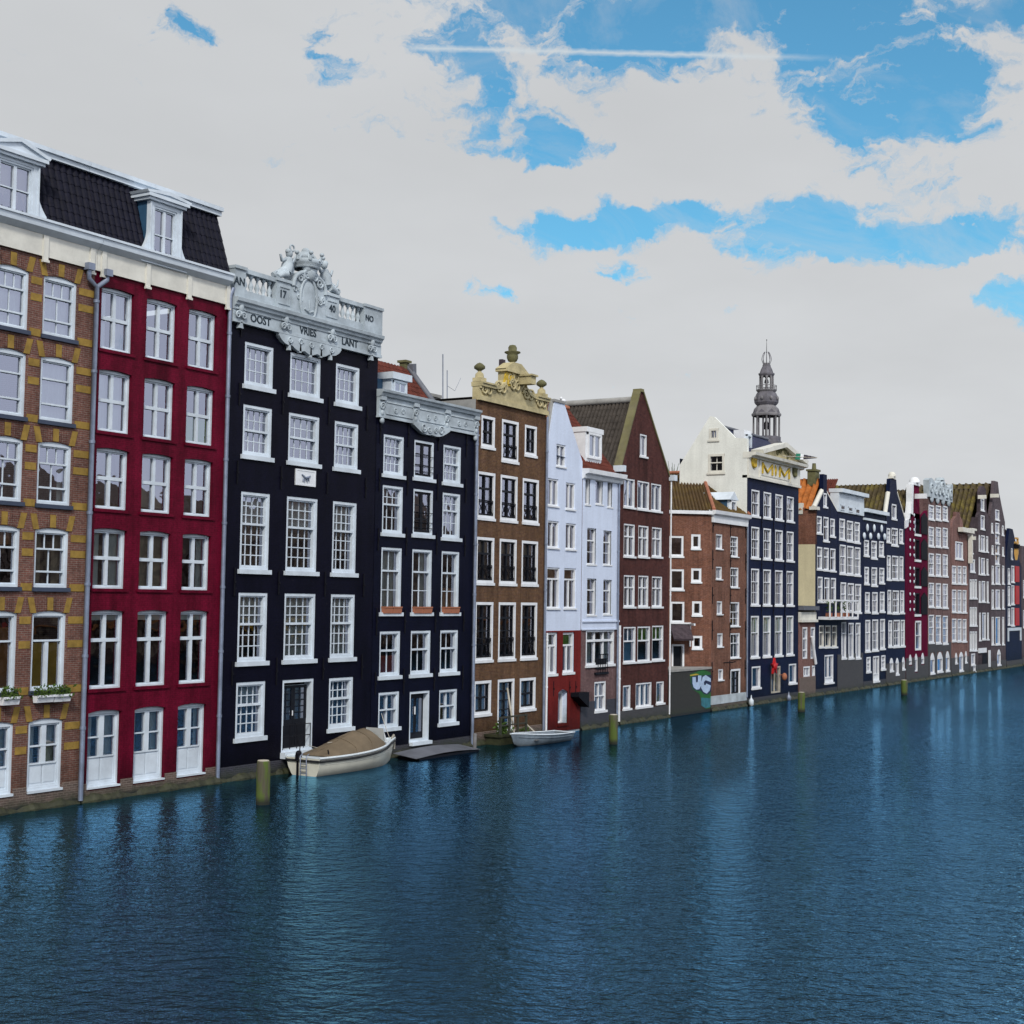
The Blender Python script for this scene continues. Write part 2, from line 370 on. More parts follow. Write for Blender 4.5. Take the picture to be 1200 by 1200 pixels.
def window(face, u0, u1, v0, v1, bands, fr=.09, rail=.07, mt=.035, rd=.07, gd=.19, arch=0.0, sill=None, fmat='frame', curtain='rnd',
           name='window', sash=.045, sillh=.09, sillx=.08, sillout=.09, hole=True, parent=None, pane=True):
    if hole: face.holes.append((hole_poly(u0, u1, v0, v1, arch), gd + .05))
    e = .005; mb = MB(); yb = gd + .045; vt = v1 - arch
    U0, U1, V0 = u0 - e, u1 + e, v0 - e
    mb.box(U0, u0 + fr, rd, yb, V0, vt); mb.box(u1 - fr, U1, rd, yb, V0, vt)
    mb.box(u0 + fr, u1 - fr, rd + .002, yb, V0, v0 + fr)
    if arch > 0:
        hp = hole_poly(U0, U1, v0, v1 + e, arch)[2:]
        mb.prism([(U0, vt - fr * .7), (U1, vt - fr * .7)] + hp, rd - .003, yb - .003); top = vt - fr * .7
    else:
        mb.box(U0, U1, rd - .002, yb - .002, v1 - fr, v1 + e); top = v1 - fr
    if sash > 0:                                  # inner sash ring, set back
        ys, yk = rd + .045, yb - .01; a0, a1, b0 = u0 + fr, u1 - fr, v0 + fr
        mb.box(a0 - .01, a0 + sash, ys, yk, b0, top); mb.box(a1 - sash, a1 + .01, ys, yk, b0, top)
        mb.box(a0 + sash, a1 - sash, ys + .002, yk, b0 - .01, b0 + sash); mb.box(a0 + sash, a1 - sash, ys + .002, yk, top - sash, top + .01)
        iu0, iu1, iv0, iv1 = a0 + sash, a1 - sash, b0 + sash, top - sash
    else: iu0, iu1, iv0, iv1 = u0 + fr, u1 - fr, v0 + fr, top
    tot = sum(b[0] for b in bands); v = iv1; h = iv1 - iv0
    for k, b in enumerate(bands):
        hb = h * b[0] / tot; vb = v - hb
        if k: mb.box(iu0, iu1, rd + .03, gd + .02, v - rail / 2, v + rail / 2)
        nc, nr, t = b[1], b[2], (b[3] if len(b) > 3 else mt)
        if nc == 0:
            mid = (iu0 + iu1) / 2; mb.box(iu0 - .01, mid - .012, gd - .03, gd + .03, vb, v); mb.box(mid + .012, iu1 + .01, gd - .03, gd + .03, vb, v)
            for q in range(2):                    # two raised panels
                w = (iu1 - iu0) / 2; mb.box(iu0 + w * q + .05, iu0 + w * (q + 1) - .05, gd - .045, gd, vb + .07, v - .09)
        for i in range(1, nc): 
            x = iu0 + (iu1 - iu0) * i / nc; d = .05 if t > .07 else 0
            mb.box(x - t / 2, x + t / 2, gd - .022 - d, gd + .018, vb, v)
        for j in range(1, nr):
            z = vb + hb * j / nr; mb.box(iu0, iu1, gd - .026, gd + .016, z - mt / 2, z + mt / 2)
        v = vb
    w = face.part(mb, name, fmat, parent)
    if pane:
        pm = MB(); pm.quad((u0 + fr * .5, gd, v0 + fr * .5), (u1 - fr * .5, gd, v0 + fr * .5), (u1 - fr * .5, gd, top + .02), (u0 + fr * .5, gd, top + .02))
        pp = w if parent is None else parent
        face.part(pm, 'pane', 'glass', pp)
        if curtain == 'rnd':
            q = R_.random(); curtain = 'net' if q < .08 else 'drape' if q < .28 else 'blind' if q < .40 else None
        if curtain:
            cs = curtain.split(':'); cy = gd + .16; cm = cs[1] if len(cs) > 1 else 'curtain'
            if cs[0] == 'net': face.part(curtain_mesh(u0, u1, v0, v1, cy, 28 * (u1 - u0)), 'curtain', cm, pp)
            elif cs[0] == 'drape':
                wd = (u1 - u0) * (.22 + .18 * R_.random())
                c = curtain_mesh(u0, u0 + wd, v0, v1, cy, 30 * wd + 8); c2 = curtain_mesh(u1 - wd * .9, u1, v0, v1, cy + .01, 30 * wd + 6)
                c.add(c2.v, c2.f, True); face.part(c, 'curtain', cm, pp)
            elif cs[0] == 'blind':
                fr_ = float(cs[2]) if len(cs) > 2 else .25 + .5 * R_.random()
                c = MB(); c.box(u0, u1, cy, cy + .02, v1 - (v1 - v0) * fr_, v1); face.part(c, 'blind', cm, pp)
            elif cs[0] == 'top':               # coloured panel over the upper light
                c = MB(); c.box(u0, u1, gd + .03, gd + .05, v1 - (v1 - v0) * float(cs[2]), v1); face.part(c, 'blind', cm, pp)
            elif cs[0] == 'low':
                c = MB(); c.box(u0 + fr, u1 - fr, gd + .05, gd + .07, v0, v0 + (v1 - v0) * float(cs[2])); face.part(c, 'blind', cm, pp)
    if sill:
        sm = MB(); sm.box(u0 - sillx, u1 + sillx, -sillout, rd + .02, v0 - sillh, v0 + .012)
        face.part(sm, 'sill', sill, w if parent is None else parent)
    return w
class House:
    def __init__(s, name, label, xl, xr, yref, yo=0.0, cat='house', group=None, kl=0.0, kr=0.0):
        a, b = on_y(xl, yref, yo), on_y(xr, yref, yo)
        s.root = tag(empty(name, (a.x + kl, yo, 0)), label, cat, group); s.W = b.x - kr - a.x - kl; s.y = yo
        s.f = Face(s.root, (a.x + kl, yo, 0)); s.L = s.f.L; s.V = s.f.V; s.U = s.f.U
    def wall(s, outline, mat, D=10.0, face=None, hs=None, parapet=None, top=None, name='wall', z0=-.6, sides=True, back=True):
        """outline: list of (u,v) of the top edge from right to left; the base is added"""
        f = face or s.f; W = s.W if face is None else face.W
        poly = [(0, z0), (W, z0)] + list(outline)
        loops = [[Vector((u, v, 0)) for u, v in poly]] + [[Vector((u, v, 0)) for u, v in h] for h, d in f.holes]
        flat = [p for l in loops for p in l]; mb = MB()
        mb.add([(p.x, 0, p.y) for p in flat], [tuple(t) for t in tessellate_polygon(loops)])
        for h, d in f.holes:
            n = len(h)
            for i in range(n):
                a, b = h[i], h[(i + 1) % n]; mb.quad((a[0], 0, a[1]), (b[0], 0, b[1]), (b[0], d, b[1]), (a[0], d, a[1]))
        if sides:
            hl, hr = hs or (outline[-1][1], outline[0][1])
            mb.quad((0, 0, z0), (0, D, z0), (0, D, hl), (0, 0, hl)); mb.quad((W, 0, z0), (W, D, z0), (W, D, hr), (W, 0, hr))
            if back: mb.quad((0, D, z0), (W, D, z0), (W, D, hr), (0, D, hl))
        if top is not None:                      # flat roof deck
            mb.quad((0, 0.02, top), (W, .02, top), (W, D, top), (0, D, top))
        if parapet:                              # thickness of a free-standing gable top
            th = .32; n = len(parapet)
            tr = tessellate_polygon([[Vector((u, v, 0)) for u, v in parapet]])
            mb.add([(u, th, v) for u, v in parapet], [tuple(t) for t in tr])
            for i in range(n):
                a, b = parapet[i], parapet[(i + 1) % n]; mb.quad((a[0], 0, a[1]), (b[0], 0, b[1]), (b[0], th, b[1]), (a[0], th, a[1]))
        return f.part(mb, name, mat)
    def plinth(s, h=.7, mat='plinth', out_=.05, face=None, u0=None, u1=None):
        mb = MB(); f = face or s.f; W = s.W if face is None else face.W
        a, b = (0 if u0 is None else u0) + .004, (W if u1 is None else u1) - .004
        hs = [(min(p[0] for p in q), max(p[0] for p in q), min(p[1] for p in q), max(p[1] for p in q)) for q, d in f.holes]
        hs = [q for q in hs if q[2] < h]; xs = sorted({a, b} | {min(b, max(a, x + e)) for q in hs for x, e in ((q[0], -.03), (q[1], .03))})
        for x0, x1 in zip(xs[:-1], xs[1:]):
            if x1 - x0 < .005: continue
            ov = sorted([q for q in hs if q[0] - .03 < (x0 + x1) / 2 < q[1] + .03], key=lambda q: q[2]); z = -.6
            for q in ov:
                if q[2] - .1 > z: mb.box(x0, x1, -out_, .0 if z > -.6 else .06, z, q[2] - .1)
                z = q[3] + .06
            if z < h: mb.box(x0, x1, -out_, .03, z, h)
        ft = MB(); n = max(6, int((b - a) / .14)); rr = random.Random(int(b * 1000)); vs = []; ph = rr.random() * 9
        for i in range(n + 1):
            u = a + (b - a) * i / n; q = .05 * math.sin(u * 2.3 + ph) + .04 * math.sin(u * 5.1 + ph * 2) + rr.uniform(-.025, .035)
            vs += [(u, -out_ + .01, .20 + q + rr.uniform(-.03, .03)), (u, -out_ - .07 - q * .5, .13 + q), (u, -out_ - .13 - q, .04 + q * .5), (u, -out_ - .14 - q, -.4)]
        ft.add(vs, [(4 * i + j, 4 * i + 4 + j, 4 * i + 5 + j, 4 * i + 1 + j) for i in range(n) for j in range(3)]); f.part(ft, 'footing', 'wetmoss')
        return f.part(mb, 'plinth', mat)
    def grid(s, cols, rows, st, face=None, skip=(), over=None):
        f = face or s.f
        for j, (ya, yb, xr) in enumerate(rows):
            for i, (xa, xb, yr) in enumerate(cols):
                if (j, i) in skip: continue
                u0, u1 = f.U(xa, yr), f.U(xb, yr); v1, v0 = f.V(xr, ya), f.V(xr, yb)
                k = dict(st[j] if isinstance(st, list) else st); k.update((over or {}).get((j, i), {}))
                window(f, u0, u1, v0, v1, **k)
    def win(s, xa, xb, ya, yb, face=None, **k):
        f = face or s.f; return window(f, *f.rect(xa, xb, ya, yb), **k)
    def pipe(s, pts, r=.07, mat='zinc', name='drainpipe'):
        mb = MB(); mb.tube(pts, r, 8)
        for a, b in zip(pts[:-1], pts[1:]):       # pipe joints
            L = (Vector(b) - Vector(a)).length
            for k in range(1, int(L / 2.4) + 1):
                q = Vector(a).lerp(Vector(b), k * 2.4 / L); d = (Vector(b) - Vector(a)).normalized() * .05; mb.tube([q - d, q + d], r * 1.25, 8)
        return s.f.part(mb, name, mat)
    def anchors(s, us, vs, h=.8, mat='iron'):
        for v in vs:
            for u in us:
                mb = MB(); l = h * (.85 + .3 * R_.random()); mb.box(u - .022, u + .022, -.05, .01, v - l / 2, v + l / 2); mb.tube([(u, -.07, v - .04), (u, -.07, v + .04)], .035, 6)
                s.f.part(mb, 'wall_anchor', mat)
def cornice(mb, u0, u1, v, steps):      # steps: (dz_below, dz_above, out, back)
    for a, b, o, bk in steps: mb.box(u0 - o * .6, u1 + o * .6, -o, bk, v + a, v + b)
# ================================================================== the row of houses
def P3(f, x, y, dy=0.0):
    u, v = f.L(x, y, dy); return (u, dy, v)
def dormer(h, xl, xr, yt, yb, wx, wy, apex, roofdepth=1.9, dy=-.2, label=None):
    """mansard dormer with pediment and scrolled cheeks, pixel rect of its front"""
    f = h.f; ym = (yt + yb) / 2; u0, u1 = f.U(xl, ym, dy), f.U(xr, ym, dy); xm = (xl + xr) / 2
    v0, v1 = f.V(xm, yb, dy), f.V(xm, yt, dy); va = f.V(*apex, dy); uc = (u0 + u1) / 2; w = u1 - u0
    a0, a1, b0, b1 = f.U(wx[0], ym, dy), f.U(wx[1], ym, dy), f.V(xm, wy[1], dy), f.V(xm, wy[0], dy)
    uc = (a0 + a1) / 2; hw = (a1 - a0) / 2 + .22
    mb = MB()
    prof = [(uc - hw - .34, v0)]
    for i in range(7):                                    # right flare
        pass
    right = []
    for i in range(9):
        t = i / 8; right.append((uc + hw + .34 * (1 - math.sin(t * math.pi / 2)) ** 1.3, v0 + .35 + (v1 - v0) * .42 * t))
    R = [(uc + hw + .36, v0), (uc + hw + .36, v0 + .35)] + right + [(uc + hw, v1)]
    Lft = [(2 * uc - u, v) for u, v in reversed(R)]
    outl = R + Lft
    tr = tessellate_polygon([[Vector((u, v, 0)) for u, v in outl], [Vector(p + (0,)) for p in hole_poly(a0, a1, b0, b1)]])
    allp = outl + hole_poly(a0, a1, b0, b1)
    mb.add([(u, dy, v) for u, v in allp], [tuple(t) for t in tr])
    n = len(outl)
    for i in range(n):
        a, b = outl[i], outl[(i + 1) % n]; mb.quad((a[0], dy, a[1]), (b[0], dy, b[1]), (b[0], dy + .14, b[1]), (a[0], dy + .14, a[1]))
    hp = hole_poly(a0, a1, b0, b1)
    for i in range(4):
        a, b = hp[i], hp[(i + 1) % 4]; mb.quad((a[0], dy, a[1]), (b[0], dy, b[1]), (b[0], dy + .25, b[1]), (a[0], dy + .25, a[1]))
    mb.box(uc - hw, a0 - .16, dy - .05, dy, v0 + .25, v1 - .05); mb.box(a1 + .16, uc + hw, dy - .05, dy, v0 + .25, v1 - .05)   # pilasters
    mb.box(uc - hw - .14, uc + hw + .14, dy - .12, dy + roofdepth, v1, v1 + .10); mb.box(uc - hw - .22, uc + hw + .22, dy - .2, dy + roofdepth, v1 + .10, v1 + .22)
    mb.prism([(uc - hw - .2, v1 + .22), (uc + hw + .2, v1 + .22), (uc, va - .1)], dy - .12, dy + roofdepth)
    for sg in (-1, 1):                                    # raking mouldings
        p = [(uc + sg * (hw + .26), v1 + .22), (uc, va - .12), (uc, va + .03), (uc + sg * (hw + .32), v1 + .30)]
        mb.prism(p if sg < 0 else p[::-1], dy - .2, dy + roofdepth - .01)
    d = f.part(mb, 'dormer', 'frame')
    ck = MB()
    ck.box(uc - hw + .01, uc - hw + .06, dy + .15, dy + roofdepth, v0 + .2, v1); ck.box(uc + hw - .06, uc + hw - .01, dy + .15, dy + roofdepth, v0 + .2, v1)
    f.part(ck, 'cheek', 'blue_side', d)
    wdw = dict(bands=[(.5, 2, 1, .12), (.5, 2, 1, .12)], rail=.04, fr=.07, rd=dy + .03, gd=dy + .13, hole=False, parent=d, curtain='net:curtain_tan')
    window(f, a0, a1, b0, b1, **wdw)
    return d

# ---------- 1. banded brick house at the left edge
A = House('banded_brick_house', 'brown brick house with yellow stone bands and window voussoirs at the left edge', -95, 101, 640)
f = A.f; W = A.W
stA = [dict(bands=[(.30, 3, 1, .04), (.46, 2, 1, .04), (.24, 2, 1, .04)]), dict(bands=[(.30, 1, 1), (.46, 1, 1), (.24, 1, 1)]),
       dict(bands=[(.30, 3, 1, .04), (.46, 2, 1, .04), (.24, 2, 1, .04)]), dict(bands=[(.30, 3, 1, .04), (.46, 2, 1, .04), (.24, 2, 1, .04)]),
       dict(bands=[(.34, 1, 1), (.66, 2, 1, .15)])]
for d in stA: d.update(fr=.10, rail=.06, arch=.09, sill='sillblue', sillh=.12, sillx=.06, rd=.05, gd=.17)
colsA = [(47.5, 90.2, 362), (-11.5, 33, 345), (-66, -24, 330)]
colsA = [(42, 82, 600), (-15, 25, 600), (-72, -32, 600)]
rowsA = [(325, 396, 70), (419, 495, 67), (518, 592, 64), (619, 689, 61), (716, 809, 57)]
A.grid(colsA, rowsA, stA, over={(0, 0): dict(curtain='net'), (1, 0): dict(curtain='net'), (2, 0): dict(curtain='drape'), (0, 1): dict(curtain='net'),
       (3, 0): dict(curtain='drape:curtain_tan'), (3, 1): dict(curtain='blind:blind_orange:.3'), (4, 0): dict(curtain='low:blind_yellow:.6'), (4, 1): dict(curtain='low:blind_orange:.8')})
stD = dict(bands=[(.40, 1, 1), (.0001, 1, 1)], fr=.09)
dA = dict(bands=[(.34, 2, 1, .20), (.30, 2, 1, .20), (.36, 0, 1)], rail=.05, fr=.10, arch=.10, rd=.05, gd=.16, sash=.06, name='french_door', curtain='drape', sill='frame', sillh=.07, sillx=.0)
A.grid(colsA, [(842, 925, 53)], dA)
SVB, SVT = (f.V(50, 299) + f.V(180, 337)) / 2, (f.V(50, 271) + f.V(180, 312)) / 2; SVR = (f.V(60, 189, .6) + f.V(180, 224, .6)) / 2
vt = SVB; A.wall([(W, vt), (0, vt)], 'brick_yellow', 9, top=vt + .2)
# yellow blocks: bands between windows and voussoirs
us = [(f.U(a, y), f.U(b, y)) for a, b, y in colsA]
vs = [(f.V(xr, yb), f.V(xr, ya)) for ya, yb, xr in rowsA + [(842, 925, 53)]]
piers = [(us[1][1], us[0][0]), (us[0][1], W - .04), (us[2][1], us[1][0])]
for v0, v1 in vs:
    for a, b in piers:
        for vv in ((v1 - .30), (v0 + (v1 - v0) * .58), (v0 + .02)):
            tm = MB(); tm.box(a + .07, b - (.07 if b < W - .1 else .0), -.018, .01, vv - .12, vv + .12); f.part(tm, 'stone_band', 'yellowstone')
    for a, b in us:
        for t, lean in ((.02, -.13), (.5, 0), (.98, .13)):
            c = a + (b - a) * t; w = .12; z0 = v1 - .09 * (abs(2 * t - 1) ** 2) + .02; z1 = v1 + .44
            tm = MB(); tm.prism([(c - w, z0), (c + w, z0), (c + w + lean, z1), (c - w + lean, z1)], -.021, .01); f.part(tm, 'voussoir', 'yellowstone')
for v0, v1 in vs:                                         # soldier-course arches
    for a, b in us:
        n = 15; sm = MB()
        for i in range(n):
            t = (i + .5) / n; c = a + (b - a) * t; z = v1 - .09 * (2 * t - 1) ** 2 + .03
            sm.box(c - (b - a) / n / 2 + .008, c + (b - a) / n / 2 - .008, -.012, .008, z, v1 + .40)
        f.part(sm, 'brick_arch', 'brick_yellow')
A.plinth(.75)
def shared_cornice(h, f, W, x):
    """white frieze, gutter cornice of the two left houses at column x"""
    vb, vtp = SVB, SVT
    x0 = .0 if x == 50 else .22
    mb = MB(); mb.box(.0, W - x0 / 2, -.10, .3, vb, vtp)
    n = max(2, int(W / 1.9))
    for i in range(n + 1):
        u = .25 + (W - .5) * i / n; mb.box(u - .10, u + .10, -.16, -.09, vb - .14, vtp - .08); mb.box(u - .13, u + .13, -.19, -.09, vb - .20, vb - .12)
    fo = f.part(mb, 'frieze', 'cream')
    g = MB(); g.xprism([(-.12, vtp - .06), (-.34, vtp + .10), (-.38, vtp + .34), (-.32, vtp + .36), (.3, vtp + .30), (.3, vtp - .06)], 0.0, W - x0)
    g.box(0, W - x0, -.42, -.32, vtp + .30, vtp + .38)
    f.part(g, 'cornice', 'frame'); return vtp + .34
vg = shared_cornice(A, f, W, 50)
vr = SVR
rm = MB(); rm.tiles((0, -.1, vg - .05), (W, -.1, vg - .05), (0, .62, vr), (W, .62, vr), rib=.26, row=.36, amp=.035); f.part(rm, 'roof', 'tile_dark')
rt = MB(); rt.box(0, W, .45, 9, vr - .05, vr + .22); rt.box(0, W, .36, .47, vr + .12, vr + .27); f.part(rt, 'roof_edge', 'frame')
dormer(A, -22, 58, 186, 256, (-2, 39), (190, 252), (27, 165))
# ---------- 2. maroon house
B = House('maroon_house', 'tall maroon painted house with white cross windows, second from left', 101.4, 262, 640)
f = B.f; W = B.W
colsB = [(112.5, 151, 560), (166, 202, 566), (216, 249, 570)]
rowsB = [(352, 423, 190), (444, 514.5, 186), (532, 601.5, 184), (622.5, 691, 181), (715, 804, 179)]
sB = [dict(bands=[(.48, 2, 1, .13), (.52, 2, 1, .13)])] * 4 + [dict(bands=[(.36, 2, 1, .14), (.64, 2, 1, .14)])]
sB = [dict(d, fr=.075, rail=.12, arch=.06, rd=.13, gd=.24, sill='maroon', sillh=.10, sillx=.10, sillout=.06, sash=.05) for d in sB]
B.grid(colsB, rowsB, sB, over={(0, 0): dict(curtain='drape'), (0, 1): dict(curtain=None), (0, 2): dict(curtain='drape'), (1, 0): dict(curtain='net'), (1, 1): dict(curtain=None), (3, 0): dict(curtain='drape'), (3, 2): dict(curtain='drape'), (1, 2): dict(curtain='low:blind_green:.5'),
       (2, 1): dict(curtain='blind:curtain_tan:.9'), (3, 1): dict(curtain='blind:curtain_tan:.95'), (4, 0): dict(curtain='top:curtain:.13'), (4, 1): dict(curtain='top:curtain:.13'), (4, 2): dict(curtain='top:curtain:.13')})
B.grid(colsB, [(828, 914, 175)], dict(bands=[(.32, 2, 1, .22), (.30, 2, 1, .22), (.38, 0, 1)], rail=.045, fr=.08, arch=.08, rd=.13, gd=.23, sash=.07, name='french_door', curtain='drape', sill='frame', sillh=.05, sillx=.02, sillout=.03))
vt = SVB; B.wall([(W, vt), (0, vt)], 'maroon', 9, top=vt + .2)
B.plinth(.62)
vg = shared_cornice(B, f, W, 180)
vr = SVR
rm = MB(); rm.tiles((0, -.1, vg - .05), (W - .1, -.1, vg - .05), (0, .62, vr), (W - .22, .62, vr), rib=.26, row=.36, amp=.035)
rm.quad((W - .1, -.1, vg), (W - .1, 8, vg), (W - .22, 8, vr), (W - .22, .62, vr)); f.part(rm, 'roof', 'tile_dark')
rt = MB(); rt.box(0, W - .1, .45, 9, vr - .05, vr + .22); rt.box(0, W - .08, .36, .47, vr + .12, vr + .27); f.part(rt, 'roof_edge', 'frame')
dormer(B, 162, 226, 240, 313, (180, 207), (245, 310), (196, 227))
ub = -.0
B.pipe([(-.02, -.12, 0.1), (-.02, -.12, f.V(106, 336)), (-.42, -.16, f.V(106, 328)), (-.42, -.16, f.V(106, 318))], .085)
B.pipe([(-.02, -.12, f.V(106, 336)), (.38, -.16, f.V(118, 328)), (.38, -.16, f.V(118, 318))], .085)
for a_, b_, y_ in ((.24, .52, 322), (-.56, -.28, 320)):
    hd = MB(); hd.box(a_, b_, -.3, -.05, f.V(112, y_), f.V(112, y_ - 8)); f.part(hd, 'rainwater_head', 'zinc')
B.pipe([(W - .12, -.12, 0.1), (W - .12, -.12, f.V(262, 345)), (W - .02, -.16, f.V(263, 336))], .08)

# ---------- 3. tall black house with the carved white parapet
Hb = House('tall_black_house', 'tall black painted house with carved white parapet reading ANNO 1740', 262.5, 438.5, 640)
f = Hb.f; W = Hb.W
cB = [(281.5, 316, 620), (335.2, 371.2, 620), (389.5, 417.3, 620)]
cB = [(f.U(281.5, 624), f.U(315.5, 624)), (f.U(335.4, 624), f.U(371.6, 624)), (f.U(389.6, 624), f.U(417.6, 624))]
rB = [(416.5, 464.5, 358), (486, 542.5, 356), (583, 670, 354), (695.5, 773, 351)]
bd = [[(.28, 4, 1), (.36, 4, 1), (.36, 4, 1)], [(.5, 4, 2), (.5, 4, 2)], [(.40, 4, 3), (.60, 4, 4)], [(.45, 4, 3), (.55, 4, 3)]]
bd[0] = [(1, 4, 3)]
ovB = {(2, 0): 'blind:curtain:.42', (2, 1): 'blind:curtain:.42', (2, 2): 'blind:curtain:.42', (3, 0): 'blind:curtain:.46', (3, 1): 'net', (3, 2): 'net', (0, 0): None, (0, 1): None, (0, 2): None, (1, 0): 'low:curtain_tan:.3', (1, 1): 'top:leaf:.5', (1, 2): None}
for j, (ya, yb, xr) in enumerate(rB):
    for i, (u0, u1) in enumerate(cB):
        window(f, u0, u1, f.V(xr, yb), f.V(xr, ya), bd[j], fr=.12, rail=.085, mt=.038, rd=.02, gd=.20, sash=.055, sill='frame', sillh=.16, sillx=.10, sillout=.10, curtain=ovB[(j, i)])
for i, (ya, yb, xr) in ((0, (799, 864, 293)), (2, (794, 853, 399))):
    u0, u1 = cB[i]; window(f, u0, u1, f.V(xr, yb), f.V(xr, ya), [(.40, 4, 2), (.60, 4, 3)], fr=.12, rail=.085, mt=.038, rd=.02, gd=.20, sash=.055, sill='frame', sillh=.16, sillx=.10, curtain='blind:curtain:.4' if i == 0 else None)
u0, u1 = cB[1]; vd = f.V(348, 880)
window(f, u0, u1, vd, f.V(350, 796), [(1, 1, 1)], fr=.12, rd=.02, gd=.34, sash=0, pane=False, name='door_frame', sill='frame', sillh=.22, sillx=.05, sillout=.25)
dm = MB(); z1 = f.V(350, 800); zt = vd + .1
for q in range(2):
    a = u0 + .12 + (u1 - u0 - .24) * q / 2; b = a + (u1 - u0 - .24) / 2; zb = zt + 1.15
    dm.box(a + .005, b - .005, .26, .31, zt, zb); dm.box(a + .005, a + .11, .25, .31, zb, z1 - .12); dm.box(b - .11, b - .005, .25, .31, zb, z1 - .12); dm.box(a, b, .252, .312, z1 - .22, z1 - .12)
    for k in range(1, 2): dm.box((a + b) / 2 - .022, (a + b) / 2 + .022, .265, .30, zb, z1 - .2)
    for k in range(1, 5): zz = zb + (z1 - .2 - zb) * k / 5; dm.box(a + .1, b - .1, .268, .302, zz - .022, zz + .022)
    for k in range(2): dm.box(a + .16, b - .16, .245, .27, zt + .12 + .5 * k, zt + .5 + .5 * k)
dr = f.part(dm, 'double_door', 'blackdoor')
pm = MB(); pm.quad((u0 + .1, .285, zt + 1.1), (u1 - .1, .285, zt + 1.1), (u1 - .1, .285, z1 - .1), (u0 + .1, .285, z1 - .1)); f.part(pm, 'pane', 'glass', dr)
cm = MB(); cm.box(u0 + .1, u1 - .1, .36, .38, zt + 2.3, z1 - .1); f.part(cm, 'curtain', 'curtain', dr)
cm = MB(); cm.box(u0 + .1, u1 - .1, .36, .38, zt + 1.1, zt + 2.28); f.part(cm, 'blind', 'curtain_tan', dr)
hm = MB(); hm.tube([((u0 + u1) / 2 - .06, .22, zt + 1.3), ((u0 + u1) / 2 - .06, .22, zt + 1.5)], .025); f.part(hm, 'handle', 'white', dr)
ra = MB()
for zz in (zt + .95, zt + .5): ra.tube([(u0 + .12, .02, zz), (u1 - .12, .02, zz)], .018)
for k in range(5): x = u0 + .12 + (u1 - u0 - .24) * k / 4; ra.tube([(x, .02, zt), (x, .02, zt + .95)], .018)
f.part(ra, 'door_railing', 'iron')
vfb = f.V(353, 397); vcn = f.V(358, 368, -.42) - .35; vpt = (f.V(269, 312) + f.V(438, 360)) / 2
Hb.wall([(W, vcn), (0, vcn)], 'black1', 11, top=vcn - .05)
Hb.plinth(.55, 'plinth_dark', out_=.03)
Hb.anchors([f.U(277.5, 560), f.U(329, 565), f.U(383, 570), f.U(428, 575)], [f.V(356, y) for y in (400, 476, 563, 684, 785)], h=1.0)
# frieze band
fm = MB(); fm.box(0, W, -.16, .35, vfb, vcn - .05); fm.box(-.02, W + .02, -.20, .3, vfb - .02, vfb + .10)
for k in range(4):                                        # carved consoles
    u = (f.U(277, 365), f.U(330, 380), f.U(384, 395), f.U(431, 408))[k]
    fm.box(u - .25, u + .25, -.24, -.14, vfb + .55, vcn - .1)
    fm.spiral(u - .16, vcn - .32, -.26, .15, 1.5, 0, 1, .045); fm.spiral(u + .16, vcn - .32, -.26, .15, 1.5, math.pi, -1, .045)
    fm.ball((u, -.25, vfb + .55), .13, .08, .2); fm.ball((u, -.24, vcn - .25), .09, .08, .12)
for k in (0, 3):
    u = (f.U(279, 365), 0, 0, f.U(432, 408))[k]; fm.prism([(u - .12, vfb - .22), (u + .12, vfb - .22), (u + .04, vfb + .02), (u - .04, vfb + .02)], -.2, -.02)
f.part(fm, 'frieze', 'frieze')
lm = MB(); ua, ub = f.U(323, 395), f.U(396, 408); n = 48; pts = [(ub, vfb), (ua, vfb)]   # scalloped lambrequin
for i in range(n + 1):
    t = i / n; pts.append((ua + (ub - ua) * t, vfb - .12 - .40 * math.sin(t * math.pi) ** .7 - .10 * abs(math.sin(t * math.pi * 5))))
lm.prism(pts, -.19, .0)
for i in range(1, 6):
    u = ua + (ub - ua) * i / 6; lm.spiral(u, vfb - .2, -.2, .14, 1.3, 0, (-1) ** i, .04); lm.prism([(u - .07, vfb - .62 - .1 * (i == 3)), (u + .07, vfb - .62 - .1 * (i == 3)), (u + .03, vfb - .3), (u - .03, vfb - .3)], -.19, -.05)
f.part(lm, 'carved_lambrequin', 'frieze')
cm = MB(); cm.xprism([(-.16, vcn - .1), (-.20, vcn - .1), (-.22, vcn), (-.30, vcn + .06), (-.32, vcn + .14), (-.40, vcn + .2), (-.42, vcn + .33), (-.38, vcn + .35), (.3, vcn + .35), (.3, vcn - .1)], -.02, W - .10)
f.part(cm, 'cornice', 'frieze')
# attic parapet: panels, balusters, rail
vb0, vt0 = vcn + .35, vpt
pu = [0, f.U(288, 335, -.2), f.U(324, 345, -.2), f.U(342, 350, -.2), f.U(380, 362, -.2), f.U(397, 368, -.2), f.U(427, 375, -.2), W]
am = MB(); am.box(0, W, -.12, .25, vb0, vb0 + .36)
for a, b in ((pu[0], pu[1]), (pu[2], pu[3]), (pu[4], pu[5]), (pu[6], pu[7])):
    am.box(a, b, -.20, .3, vb0, vt0 - .1); am.box(a - .03, b + .03, -.26, .34, vt0 - .1, vt0 + .02)
    if a == pu[0] or a == pu[6]: continue
    w = .05; a2, b2, c2, d2 = a + .12, b - .12, vb0 + .2, vt0 - .28
    am.box(a2, b2, -.235, -.19, c2, c2 + w); am.box(a2, b2, -.235, -.19, d2 - w, d2); am.box(a2, a2 + w, -.233, -.19, c2 + w, d2 - w); am.box(b2 - w, b2, -.233, -.19, c2 + w, d2 - w)
